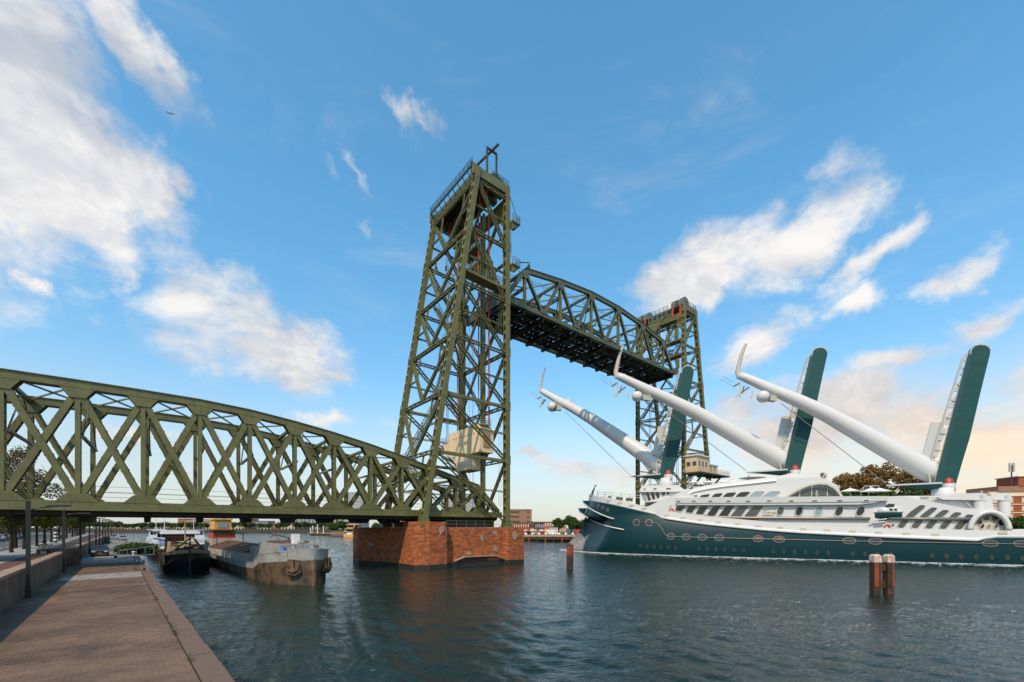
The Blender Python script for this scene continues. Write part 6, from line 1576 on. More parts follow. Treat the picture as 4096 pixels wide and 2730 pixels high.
# ================================================================= STREET FURNITURE, CARS, PEOPLE
lamp0 = None
lus = [113, 255, 322, 358, 384, 398, 411, 421, 433, 446]
for i, u in enumerate(lus):
    a = q_at(u, lambda s_: wall_lat(s_) - .32); p = Q(a, wall_lat(a) - .32, QZ)
    lab = words[i] + ' black lamp post from the camera along the parapet' if i else 'nearest black lamp post by the parapet at the left, its top against the bridge'
    ang = math.atan2(QD.y, QD.x) - math.pi / 2
    if lamp0 is None:
        lamp0 = thing('street_lamp', lab, 'lamp post', p, 'lamp posts along the parapet', ang)
        w = MB(); w.box((0, 0, 2.85), (.19, .19, 5.7)); w.box((0, 0, .35), (.25, .25, .7)); obj('pole', w, 'lamp_black', lamp0, False, True)
        w = MB(); w.tube([(0, 0, 5.0), (.25, 0, 5.28), (.7, 0, 5.36), (1.0, 0, 5.36)], .045, 6); obj('arm', w, 'lamp_black', lamp0, True, True)
        w = MB(); w.prism([(.75, -.16, 5.36), (1.75, -.12, 5.42), (1.75, .12, 5.42), (.75, .16, 5.36)], (0, 0, .09)); hd = obj('lamp_head', w, 'lamp_black', lamp0, False, True)
        w = MB(); w.prism([(.85, -.12, 5.335), (1.68, -.09, 5.39), (1.68, .09, 5.39), (.85, .12, 5.335)], (0, 0, .025)); obj('glass', w, 'lamp_glass', hd, False, True)
        w = MB(); w.box((0.1, 0, 2.15), (.012, .10, .14)); obj('number_plate', w, 'white_paint', lamp0, False, True)
    else: dup(lamp0, p, ang, lab)

def car(label, loc, rz, body, group=None, estate=False):
    t = thing('parked_car', label, 'car', loc, group, rz)
    w = MB(); prof = [(-2.15, .32), (-2.2, .62), (-2.12, .86), (-1.55, .93), (1.05, .93), (2.0, .80), (2.2, .62), (2.18, .32)]
    def sec(y, ins): return [(x * (1 - ins * .02), y, z) for x, z in prof]
    ys_ = [(-.84, 1.2), (-.86, 0), (.86, 0), (.84, 1.2)]
    w.prism([(x, -.85, z) for x, z in prof], (0, 1.70, 0)); obj('body', w, body, t, False, True)
    roof = [(-1.75 if estate else -1.55, .93), (-1.25 if estate else -.95, 1.38), (.35, 1.40), (1.15, .93)]
    w = MB(); bt = [(x, .80 if z < 1 else .62) for x, z in roof]
    vs = [(x, -.80 if z < 1 else -.62, z) for x, z in roof] + [(x, .80 if z < 1 else .62, z) for x, z in roof]
    w.raw(vs, [(0, 1, 2, 3), (7, 6, 5, 4), (0, 4, 5, 1), (2, 6, 7, 3)]); cb = obj('cabin_glass', w, 'glass_dark', t, False, True)
    w = MB(); w.prism([(-1.28 if estate else -1.0, -.64, 1.385), (.38, -.64, 1.405), (.38, .64, 1.405), (-1.28 if estate else -1.0, .64, 1.385)], (0, 0, .05))
    for sy in (-1, 1):
        w.bar((.36, sy * .63, 1.39), (1.18, sy * .81, .92), .07, .06, (0, 1, 0)); w.bar((-.98, sy * .63, 1.38), (-1.58, sy * .81, .92), .10, .06, (0, 1, 0)); w.bar((-.2, sy * .635, 1.39), (-.22, sy * .815, .92), .07, .05, (1, 0, 0))
    obj('roof', w, body, t, False, True)
    for x in (-1.35, 1.35):
        for y in (-.80, .80):
            w = MB(); w.lathe([(.31, -.10), (.32, -.05), (.32, .05), (.31, .10)], (x, y, .32), 14, (0, 1, 0)); wh = obj('wheel', w, 'tyre', t, False, True)
            w = MB(); w.lathe([(.2, -.11), (.2, .11)], (x, y, .32), 12, (0, 1, 0)); obj('rim', w, 'wing_panel', wh, False, True)
    for y in (-.62, .62):
        w = MB(); w.box((2.17, y, .68), (.12, .36, .14)); obj('headlight', w, 'headlamp', t, False, True)
        w = MB(); w.box((-2.15, y, .74), (.10, .3, .16)); obj('tail_light', w, 'tail_red', t, False, True)
        w = MB(); w.box((.92, y * 1.52, .98), (.10, .20, .13)); obj('mirror', w, 'black', t, False, True)
    w = MB(); w.box((2.195, 0, .66), (.05, .72, .10)); obj('grille', w, 'black', t, False, True)
    w = MB(); w.box((2.2, 0, .42), (.06, .52, .11)); obj('number_plate', w, 'plate_yellow', t, False, True)
    w = MB(); w.box((2.2, 0, .34), (.12, 1.66, .16)); w.box((-2.18, 0, .38), (.1, 1.66, .2)); obj('bumper', w, 'black', t, False, True)
    return t
fa = math.atan2(-QD.y, -QD.x)
car('dark blue sedan parked facing the camera beside the parapet on the quay', Vector((-58.9, 59.9, QZ)), fa, 'car_blue')
c1 = car('silver car further down the quay near its water side', Vector(at(492, 2160, 125).xy.to_tuple() + (QZ,)), fa, 'car_silver', 'cars on the far quay', True)
pq = lambda a, la: Q(a, la, QZ)
car('white car far down the quay beside the parapet', pq(185, 2.6), fa, 'car_white', 'cars on the far quay')
dup(c1, pq(170, 2.9), fa, 'silver car far down the quay, in front of the white one')
cs = [car('white car parked across the road beyond the trees, first from the left', Q(86, 22.3, ST - .06), fa + math.pi, 'car_white', 'cars parked across the road', True), car('dark car parked across the road, second from the left', Q(92, 22.3, ST - .06), fa + math.pi, 'car_blue', 'cars parked across the road'), car('silver car parked across the road, third from the left', Q(98, 22.3, ST - .06), fa + math.pi, 'car_silver', 'cars parked across the road')]
for i in range(3, 15): dup(cs[i % 3], Q(86 + 6.1 * i, 22.3, ST - .06), fa + math.pi, ['white', 'dark', 'silver'][i % 3] + ' car parked across the road, ' + words[i] + ' from the left')

def scooter():
    loc = Q(52.0, 7.75, ST); rz = math.atan2(QD.y, QD.x) - math.pi / 2
    t = thing('scooter', 'motor scooter riding away from the camera on the red cycle path', 'scooter', loc, None, rz)
    for y, r in ((-.62, .24), (.66, .24)):
        w = MB(); w.lathe([(.15, -.06), (.23, -.05), (.24, 0), (.23, .05), (.15, .06)], (0, y, .24), 16, (1, 0, 0)); wh = obj('wheel', w, 'tyre', t, True, True)
        w = MB(); w.lathe([(.13, -.05), (.13, .05)], (0, y, .24), 10, (1, 0, 0)); obj('rim', w, 'wing_panel', wh, False, True)
    w = MB(); w.prism([(-.17, -.78, .50), (-.17, -.80, .70), (-.17, -.45, .78), (-.17, .1, .74), (-.17, .16, .34), (-.17, -.5, .34)], (.34, 0, 0)); obj('body', w, 'car_white', t, False, True)
    w = MB(); w.prism([(-.15, -.70, .79), (-.15, .12, .76), (-.15, .12, .84), (-.15, -.66, .88)], (.30, 0, 0)); obj('saddle', w, 'black', t, False, True)
    w = MB(); w.box((0, .25, .30), (.34, .5, .08)); w.prism([(-.2, .48, .30), (-.16, .56, 1.0), (.16, .56, 1.0), (.2, .48, .30)], (0, .07, 0)); obj('leg_shield', w, 'car_white', t, False, True)
    w = MB(); w.tube([(-.36, .58, 1.04), (-.1, .62, 1.02), (.1, .62, 1.02), (.36, .58, 1.04)], .022, 6); w.tube([(0, .62, 1.0), (0, .66, .3)], .035, 6); obj('handlebar', w, 'black', t, False, True)
    for x in (-.34, .34):
        w = MB(); w.tube([(x, .60, 1.04), (x * 1.25, .6, 1.22)], .012, 5); w.box((x * 1.4, .6, 1.26), (.16, .03, .11)); obj('mirror', w, 'black', t, False, True)
    w = MB(); w.box((0, -.80, .66), (.22, .05, .10)); obj('tail_light', w, 'tail_red', t, False, True)
    w = MB(); w.box((0, -.83, .48), (.16, .02, .16)); obj('number_plate', w, 'sign_blue', t, False, True)
    w = MB(); w.prism([(-.08, -.78, .3), (.08, -.78, .3), (.08, -.9, .5), (-.08, -.9, .5)], (0, .02, .0)); obj('mudguard', w, 'black', t, False, True)
    person('person', 'person in a tan and black jacket and black helmet riding the scooter', loc + QD * -.28 + UP * .08, rz, 1.78, 'jacket_tan', 'cloth_dark', 'ride', 'helmet')
scooter()
person('person', 'person in dark clothes standing on the pavement by the striped post', Q(118, 10.9, ST + .012), 1.0, 1.8, 'cloth_dark', 'cloth_dark')
person('person', 'person in a tan coat walking on the pavement right of the striped post', Q(124, 9.9, ST + .012), 2.2, 1.75, 'jacket_tan', 'cloth_khaki')
t = thing('striped_post', 'black and white striped post on the pavement under the trees', 'post', Q(112, 11.2, ST + .012))
for i in range(7):
    w = MB(); w.box(Q(112, 11.2, ST + .2 + i * .36), (.4, .4, .355)); obj('band', w, 'white_paint' if i % 2 else 'black', t)
bn = thing('litter_bin', 'dark waste bin beside the lamp posts far down the quay', 'bin', Q(128, 4.0, QZ)); w = MB(); w.prism([Q(127, 3.4, QZ), Q(129.5, 3.4, QZ), Q(129.5, 4.4, QZ), Q(127, 4.4, QZ)], (0, 0, 1.5)); obj('bin_body', w, 'black', bn); w = MB(); w.prism([Q(126.9, 3.3, QZ + 1.51), Q(129.6, 3.3, QZ + 1.51), Q(129.6, 4.5, QZ + 1.51), Q(126.9, 4.5, QZ + 1.51)], (0, 0, .1)); obj('lid', w, 'lamp_black', bn)
# gangway frame lying at the quay edge, bollards
g = thing('gangway', 'grey tubular gangway frame at the quay edge leading to the dark hulled boat', 'gangway', Q(63, 1.2, QZ))
for d_ in (0, .9):
    w = MB(); a = 62 + d_; w.tube([Q(a, 2.2, QZ + .06), Q(a, -1.6, QZ + .35)], .04, 6); w.tube([Q(a, 2.2, QZ + .06), Q(a, 1.9, QZ + 1.0), Q(a, -1.6, QZ + 1.5)], .035, 6)
    for la in (1.2, .3, -.6, -1.5): w.tube([Q(a, la, QZ + .12 + (2.2 - la) * .076), Q(a, la, QZ + 1.0 + (1.9 - la) * .14)], .03, 5)
    obj('side_rail', w, 'boat_white', g)
w = MB(); w.prism([Q(62, 2.2, QZ + .03), Q(62.9, 2.2, QZ + .03), Q(62.9, -1.6, QZ + .32), Q(62, -1.6, QZ + .32)], (0, 0, .05)); obj('walkway', w, 'tower_grey', g)
for y_ in (61.95, 62.95):
    w = MB(); w.lathe([(.16, -.06), (.16, .06)], Q(y_, 2.35, QZ + .17), 10, QD); obj('wheel', w, 'tyre', g)
for i, (a, la) in enumerate(((68, .45), (95, .45))):
    t = thing('bollard', ['short pale mooring bollard on the coping beside the gangway', 'mooring bollard on the coping beyond the bush'][i], 'bollard', Q(a, la, QZ + .02)); w = MB(); w.lathe([(.2, 0), (.16, .1), (.15, .35), (.24, .42), (.22, .55), (.05, .58)], Q(a, la, QZ + .02), 12); obj('bollard_body', w, 'boat_white', t, True)
# birds
def bird(name, label, loc, rz, m='pigeon', fly=False, s=1.0):
    t = thing(name, label, 'bird', loc, None, rz)
    w = MB()
    if fly:
        w.tube([(0, -.25, 0), (0, -.1, .02), (0, .12, .02), (0, .26, 0)], [.02, .07, .07, .01], 8)
        ob = obj('body', w, m, t, True, True)
        for sx in (-1, 1):
            w = MB(); w.raw([(0, -.08, .03), (0, .12, .03), (sx * .35, .10, .16), (sx * .7, -.04, .06), (sx * .34, -.10, .15), (0, 0, .06)], [(0, 4, 2, 1), (4, 3, 2), (0, 1, 5)]); w.raw([(0, -.08, .02), (0, .12, .02), (sx * .35, .10, .15), (sx * .34, -.10, .14)], [(0, 1, 2, 3)]); obj('wing', w, m, t, False, True)
    else:
        w.tube([(0, -.22, .10), (0, -.12, .13), (0, .0, .16), (0, .08, .2), (0, .10, .27), (0, .12, .31), (0, .15, .315)], [.02, .055, .085, .075, .045, .042, .02], 10); obj('body', w, m, t, True, True)
        w = MB(); w.tube([(0, .15, .31), (0, .185, .30)], [.012, .004], 6); obj('beak', w, 'bracket_brown', t, False, True)
        for sx in (-.03, .03):
            w = MB(); w.tube([(sx, 0, .1), (sx, .01, .012), (sx, .05, .008)], .009, 5); obj('leg', w, 'skin', t, False, True)
    t.scale = (s,) * 3; return t
bird('pigeon', 'dark pigeon standing on the paving, farther from the water', at(541, 2284, 39.5) * 1, 1.2, s=1.25); bpy.data.objects['pigeon'].location.z = QZ
p = at(576, 2288, 38.7); bird('pigeon', 'dark pigeon with head down close to the coping stones', Vector((p.x, p.y, QZ)), 4.0, s=1.2)
p = Q(50.6, .55, QZ + .03); bird('gull', 'grey gull sitting on the coping by the weed, left of two', p, .6, 'boat_white', s=1.1)
p = Q(50.2, .2, QZ + .03); bird('gull', 'grey gull sitting on the coping by the weed, right of two', p, 2.2, 'boat_white', s=1.1)
bird('flying_bird', 'dark bird flying in the left sky below the big cloud, left of two', at(674, 455, 120), .8, fly=True, s=1.2)
bird('flying_bird', 'dark bird flying in the left sky below the big cloud, right of two', at(690, 457, 125), .5, fly=True, s=1.2)

# ================================================================= BOATS
def vessel(label, o, fwd, L_, B_, sheer, name='barge', cat='barge', hullm='hull_black', bandm=None, band=.8, bowpow=2.2, rust=False, flare=0.0):
    """hull lofted along its length from stern (0) to stem (L)"""
    left = Vector((-fwd.y, fwd.x, 0)); t = thing(name, label, cat, o - fwd * L_ * .5 + UP * WATER)
    def P(x, y, z): p = o - fwd * (L_ - x) + left * y; return Vector((p.x, p.y, z))
    def hb(x, f):
        e = (x - (L_ - B_ * 1.15)) / (B_ * 1.15)
        b = B_ / 2
        if e > 0: b *= max(0.0, 1 - e ** bowpow) ** .62 * (1 - .0 * f) if f > .5 else max(0.0, 1 - (e * 1.0) ** bowpow) ** .8
        es = (B_ * .8 - x) / (B_ * .8)
        if es > 0: b *= (1 - .35 * es ** 2)
        return b * (.93 + .07 * f)
    xs = [L_ * i / 30 for i in range(22)] + [L_ * 21 / 30 + (L_ * 9 / 30) * (1 - (1 - i / 16) ** 1.8) for i in range(1, 17)]
    def sh(x):
        for (a, b), (c, d) in zip(sheer, sheer[1:]):
            if x <= c: return b + (d - b) * (x - a) / (c - a)
        return sheer[-1][1]
    def rake(x, f): return x + flare * f * max(0, (x - L_ * .8) / (L_ * .2)) ** 2
    def grid(f0, f1, nz, off, m_, nm, par=t):
        w = MB(); rows = []
        for j in range(nz + 1):
            f = f0 + (f1 - f0) * j / nz
            r = [P(rake(x, f), -(hb(x, f) + off), -.8 + (sh(x) + .8) * f) for x in xs]; l = [P(rake(x, f), hb(x, f) + off, -.8 + (sh(x) + .8) * f) for x in xs]
            rows.append(l[:] + r[::-1])
        rows = [r + [r[0]] for r in rows]
        w.grid([r[::-1] for r in rows]); return obj(nm, w, m_, par, True), rows
    h, rows = grid(0, 1, 8, 0, hullm, 'hull')
    if bandm: grid(1 - band / 4.0, 1.0, 2, .025, bandm, 'bulwark_band', h); grid(.985, 1.012, 1, .06, 'barge_grey' if bandm != 'boat_tan' else 'boat_tan', 'rub_rail', h)
    w = MB(); w.grid([[P(x, -hb(x, 1) + .05, sh(x) - .55) for x in xs], [P(x, hb(x, 1) - .05, sh(x) - .55) for x in xs]][::-1]); obj('deck', w, 'barge_grey' if bandm == 'barge_grey' else 'hull_rust', t)
    return t, P, hb, sh
def bx(P, x0, x1, y0, y1, z0, z1, taper=0.0):
    w = MB(); w.raw([P(x0, y0, z0), P(x1, y0, z0), P(x1, y1, z0), P(x0, y1, z0), P(x0 + taper, y0 + taper, z1), P(x1 - taper, y0 + taper, z1), P(x1 - taper, y1 - taper, z1), P(x0 + taper, y1 - taper, z1)], [(3, 2, 1, 0), (4, 5, 6, 7), (0, 1, 5, 4), (1, 2, 6, 5), (2, 3, 7, 6), (3, 0, 4, 7)]); return w
fw = Vector((.71, -.704, 0)).normalized()
t, P, hb, sh = vessel('big grey and rust brown river barge moored bow to the camera below the bridge', Vector((-21.1, 44.7, 0)), fw, 50, 6.6, [(0, 2.3), (34, 2.0), (40.5, 2.25), (41.5, 3.2), (50, 4.05)], 'river_barge', 'barge', 'hull_rust', 'barge_grey', .95, 2.4)
L_ = 50
obj('rust_stain', MB().prism([P(49.9, -.1, .4), P(50.03, -.1, .4), P(50.03, .12, .4), P(49.9, .12, .4)], (0, 0, 2.6)), 'rust', t)
for sy in (-1, 1):                                     # anchors in their pockets
    y = sy * 1.75; x = 48.95
    nrm = (fw * .8 + Vector((-fw.y, fw.x, 0)) * sy * .6).normalized(); c = P(x, y, 2.25) + nrm * .18; sd = Vector((-nrm.y, nrm.x, 0))
    c = c - nrm * .10; w = MB(); w.prism([c + sd * -.75 + UP * -.75, c + sd * .2 + UP * -1.0, c + sd * .75 + UP * -.6, c + sd * .6 + UP * .7, c + sd * -.55 + UP * .75], -nrm * .9); pk = obj('anchor_pocket', w, 'hull_rust', t)
    w = MB(); c2 = c + nrm * .12; w.bar(c2 + UP * .75, c2 - UP * .45, .14, .14, sd); w.tube([c2 + sd * -.6 + UP * .25, c2 + sd * -.45 - UP * .35, c2 - UP * .55, c2 + sd * .45 - UP * .35, c2 + sd * .6 + UP * .25], [.05, .1, .13, .1, .05], 8); w.lathe([(.22, 0), (.22, .1)], c2 + UP * -.25, 10, nrm); obj('anchor', w, 'rust', pk)
h = obj('hold_coaming', bx(P, 9, 33, -2.6, 2.6, 1.5, 3.0), 'barge_pale', t)
for i in range(16): w = bx(P, 9.3 + i * 1.5, 9.45 + i * 1.5, 2.6, 2.72, 1.6, 2.95); obj('coaming_rib', w, 'barge_grey', h)
w = MB()
w.raw([P(10, -2.7, 3.05), P(33, -2.7, 3.05), P(33, 0, 3.95), P(10, 0, 3.95), P(10, 2.7, 3.05), P(33, 2.7, 3.05)], [(0, 1, 2, 3), (3, 2, 5, 4), (0, 3, 4), (1, 5, 2), (0, 4, 5, 1)]); hh = obj('hatch_roof', w, 'hatch_brown', t)
for i in range(9): w = MB(); x = 10.5 + i * 2.75; w.bar(P(x, -2.7, 3.12), P(x, 0, 4.02), .12, .1, UP); w.bar(P(x, 2.7, 3.12), P(x, 0, 4.02), .12, .1, UP); obj('hatch_seam', w, 'rust', hh)
fd = obj('forecastle_house', bx(P, 37.2, 45.8, -2.2, 2.2, 1.8, 4.5, .12), 'barge_grey', t)
obj('side_locker', bx(P, 34, 37, -2.3, 2.3, 1.5, 3.9, .1), 'barge_grey', t)
w = MB(); w.lathe([(.42, -.1), (.42, .1)], P(38.2, 2.28, 3.3), 14, Vector((-fw.y, fw.x, 0))); obj('spare_wheel', w, 'tyre', fd)
obj('top_hatch', bx(P, 39.0, 44.0, -1.6, 1.6, 4.5, 4.75, .1), 'hatch_brown', fd); obj('vent_box', bx(P, 44.0, 44.8, -.4, .3, 4.51, 5.6), 'white_paint', fd)
w = MB(); w.lathe([(.25, 0), (.25, .9), (.3, 1.0)], P(46.8, 1.0, 3.4), 10); w.lathe([(.25, 0), (.25, .9), (.3, 1.0)], P(46.8, -1.0, 3.4), 10); w.bar(P(46.9, -1.6, 3.8), P(46.9, 1.6, 3.8), .5, .5, UP); obj('anchor_winch', w, 'barge_grey', t)
w = MB(); w.tube([P(12, 1.9, 3.2), P(12, 1.9, 5.3), P(26, 1.5, 5.6), P(37, 1.5, 5.0), P(37, 1.5, 3.6)], .07, 6); w.tube([P(12, -1.9, 3.2), P(12, -1.9, 5.3), P(12, 1.9, 5.3)], .07, 6); obj('awning_frame', w, 'hull_black', t)
w = MB(); w.tube([P(43.5, -1.2, 4.6), P(40.5, -1.2, 5.5), P(39, -1.2, 5.2)], .06, 6); w.lathe([(.16, 0), (.16, .3)], P(40.5, -1.2, 5.45), 8); obj('davit', w, 'rust', t)
obj('cabin_base', bx(P, 2.5, 9.5, -2.2, 2.2, 1.6, 4.3, .15), 'barge_pale', t)
wh = obj('wheelhouse', bx(P, 3.6, 7.6, -1.7, 1.7, 4.31, 5.75, .1), 'cabin_red', t)
for i in range(4):
    w = bx(P, 7.56, 7.68, -1.5 + i * .8, -.9 + i * .8, 4.8, 5.5); obj('window', w, 'glass_dark', wh)
for i in range(4): w = bx(P, 3.95 + i * .92, 4.65 + i * .92, 1.62, 1.72, 4.8, 5.5); obj('window', w, 'glass_dark', wh)
obj('wheelhouse_roof', bx(P, 3.3, 8.0, -1.95, 1.95, 5.77, 5.92), 'hatch_brown', wh)
ob = thing('boat_container', 'orange yellow box cabin standing high behind the red wheelhouse', 'cabin', P(1.0, 1.2, 4)); 
w = bx(P, -3.5, .5, -.2, 2.5, 1.0, 7.7); obj('box_body', w, 'orange_box', ob); w = bx(P, .5, .56, .3, 2.0, 6.2, 7.2); obj('window', w, 'glass_pale', ob); w = bx(P, -3.7, .7, -.4, 2.7, 7.72, 7.95); obj('box_roof', w, 'orange_box', ob)
w = MB(); w.tube([P(36, 3.35, 1.9), P(36, 3.42, .6)], .05, 5); w.lathe([(.22, -.3), (.25, 0), (.22, .3)], P(36, 3.55, 2.0), 10, fw); w.lathe([(.22, -.3), (.25, 0), (.22, .3)], P(39.5, 3.55, 2.3), 10, fw); obj('fender', w, 'tyre', t)
w = MB(); w.tube([P(47.5, -3.0, 4.1), P(45, -3.1, 4.0)], .05, 5); obj('bulwark_stanchion', w, 'barge_grey', t)

for i, (x, lab) in enumerate(((35.2, 'tyre fender hanging on the side of the grey barge, aft of the house'), (30.0, 'tyre fender hanging amidships on the side of the grey barge'), (24.5, 'tyre fender hanging near the stern half of the grey barge'))):
    c = P(x, 3.45, 1.35); k_ = thing('tyre_fender', lab, 'tyre', c, 'tyre fenders of the grey barge'); w = MB(); w.tube([c + fw * (.38 * math.cos(a_)) + UP * (.38 * math.sin(a_)) for a_ in [2 * math.pi * j / 14 for j in range(15)]], .13, 8); obj('tyre_ring', w, 'tyre', k_, True); w = MB(); w.tube([c + UP * .4, c + UP * .9], .025, 5); obj('lanyard', w, 'rope', k_)
for i, (x, y, m_, lab) in enumerate(((46.0, -1.9, 'tarp_blue', 'blue drum on the foredeck of the grey barge'), (45.9, 1.7, 'rust', 'rusty drum on the foredeck of the grey barge'), (36.4, 1.6, 'boat_white', 'white drum beside the grey barge house'))):
    z = 3.35 if x > 40 else 3.9; c = P(x, y, z); k_ = thing('oil_drum', lab, 'drum', c); w = MB(); w.lathe([(.29, 0), (.3, .28), (.29, .3), (.3, .58), (.29, .6), (.29, .86)], c, 14); obj('drum_body', w, m_, k_); w = MB(); w.lathe([(.27, .861), (.27, .88)], c, 14); obj('lid', w, 'hull_black', k_)
w = MB(); w.tube([P(45.2 + .4 * math.cos(t_) * (1 - t_ / 80), .3 + .4 * math.sin(t_) * (1 - t_ / 80), 4.55 + .012 * t_) for t_ in [j * .5 for j in range(50)]], .05, 5); tag(obj('rope_coil', w, 'rope'), 'coil of pale rope on the forecastle of the grey barge', 'rope')
fw2 = Vector((.66, -.75, 0)).normalized()
t, P, hb, sh = vessel('black hulled sailing barge with a tan bulwark moored between the quay and the big barge', Vector((-43.2, 56.2, 0)), fw2, 26, 5.6, [(0, 2.4), (14, 2.2), (20, 2.6), (26, 3.35)], 'sailing_barge', 'barge', 'hull_black', 'boat_tan', .42, 2.0, flare=.5)
obj('fore_hatch', bx(P, 15, 21.5, -1.5, 1.5, 2.0, 3.4, .25), 'boat_tan', t)
h2 = obj('deckhouse', bx(P, 7, 14, -1.9, 1.9, 1.8, 4.0, .2), 'boat_tan', t)
w2 = obj('wheelhouse', bx(P, 2.6, 6.8, -2.0, 2.0, 2.0, 5.2, .1), 'hull_black', t)
for i in range(4):
    fr_ = obj('window', bx(P, 6.72, 6.86, -1.75 + i * .9, -.95 + i * .9, 3.8, 4.9), 'cabin_red', w2); obj('pane', bx(P, 6.84, 6.9, -1.65 + i * .9, -1.05 + i * .9, 3.92, 4.78), 'glass_dark', fr_)
obj('wheelhouse_roof', bx(P, 1.6, 7.8, -2.6, 2.6, 5.22, 5.75, .15), 'boat_white', w2)
w = MB(); w.tube([P(17, 0, 2.2), P(17, 0, 9.8)], [.10, .06], 8); obj('mast', w, 'boat_tan', t)
w = MB(); w.tube([P(25.6, 0, 2.9), P(25.9, 0, 5.4)], .09, 8); w.bar(P(26.55, -.06, .4), P(26.55, -.06, 3.5), .16, .12, UP); obj('stem_post', w, 'hull_black', t)
w = MB(); w.bar(P(23.8, -1.4, 3.3), P(24.3, 1.2, 3.9), .25, .25, UP); w.bar(P(23.4, 1.8, 2.9), P(24.6, .6, 4.7), .14, .2, UP); w.bar(P(24.6, -1.9, 3.0), P(23.6, .2, 4.9), .14, .2, UP); w.lathe([(.4, -.5), (.3, 0), (.4, .5)], P(23.4, 0, 3.4), 10, Vector((-fw2.y, fw2.x, 0))); obj('windlass', w, 'hull_black', t)
w = MB(); w.tube([P(24.5, .3, 4.0), P(21, -3.6, 4.8)], .09, 6); obj('leeboard_spar', w, 'hull_black', t)
w = MB(); w.tube([P(26.55 + .06, .5 + .22 * math.cos(a_) - .4, 2.3 + .22 * math.sin(a_)) for a_ in [2 * math.pi * j / 12 for j in range(13)]], .05, 6); obj('hawse_ring', w, 'rust', t)
for i, (c_, x, y, z, s_) in enumerate((('boat_white', 18.4, 1.2, 3.5, .7), ('cabin_red', 19.4, .9, 3.5, .5), ('tarp_blue', 14.6, 1.2, 3.0, .6), ('orange_box', 20.2, -1.1, 3.5, .5), ('boat_white', 12.5, 1.0, 4.1, .8), ('rust', 16, -1.2, 3.5, .9), ('boat_tan', 9, .8, 4.1, .9))):
    lab = ['white fender bundle on the fore hatch of the black barge', 'small red crate on the fore hatch of the black barge', 'blue box amidships on the black barge', 'orange crate near the bow of the black barge', 'white chest on the deckhouse of the black barge', 'rusty chest beside the mast of the black barge', 'tan chest on the deckhouse in front of the red windows'][i]
    k_ = thing('deck_crate', lab, 'crate', P(x, y, z), 'clutter on the black barge'); obj('crate_body', bx(P, x, x + s_, y - s_ / 2, y + s_ / 2, z, z + s_ * .6, .04), c_, k_); obj('lid', bx(P, x - .03, x + s_ + .03, y - s_ / 2 - .03, y + s_ / 2 + .03, z + s_ * .605, z + s_ * .7), c_, k_)
for i in range(2):
    p0 = P(21.8 + i * 1.2, -2.95 + .25 * i, 2.1); k_ = thing('wooden_fender', ['orange brown board fender on the quay side of the black barge, left one', 'orange brown board fender on the quay side of the black barge, right one'][i], 'fender', p0, 'board fenders'); w = MB(); w.box(p0, (1.0, .28, 1.5), fw2, Vector((-fw2.y, fw2.x, 0))); obj('board', w, 'roof_tan', k_); w = MB(); w.tube([p0 + UP * .75, p0 + UP * 1.3], .03, 5); obj('lanyard', w, 'rope', k_)
# mooring lines
def rope(label, a, b, sag, n=14): 
    pts = [a.lerp(b, i / n) - UP * sag * 4 * (i / n) * (1 - i / n) for i in range(n + 1)]; w = MB(); w.tube(pts, .045, 5); tag(obj('mooring_rope', w, 'rope'), label, 'rope')
rope('slack pale mooring rope looping across the bow of the black barge', P(22.2, -2.75, 1.9), P(20.5, 3.4, 2.6) + fw2 * 2, .9)
rope('thin mooring rope hanging down the left of the black bow', P(23.5, -1.9, 2.8), P(22.0, -2.9, .9), .2)
rope('thin rope hanging from the windlass down the black bow', P(25.2, -.9, 3.1), P(23.2, -2.75, 1.0), .1)

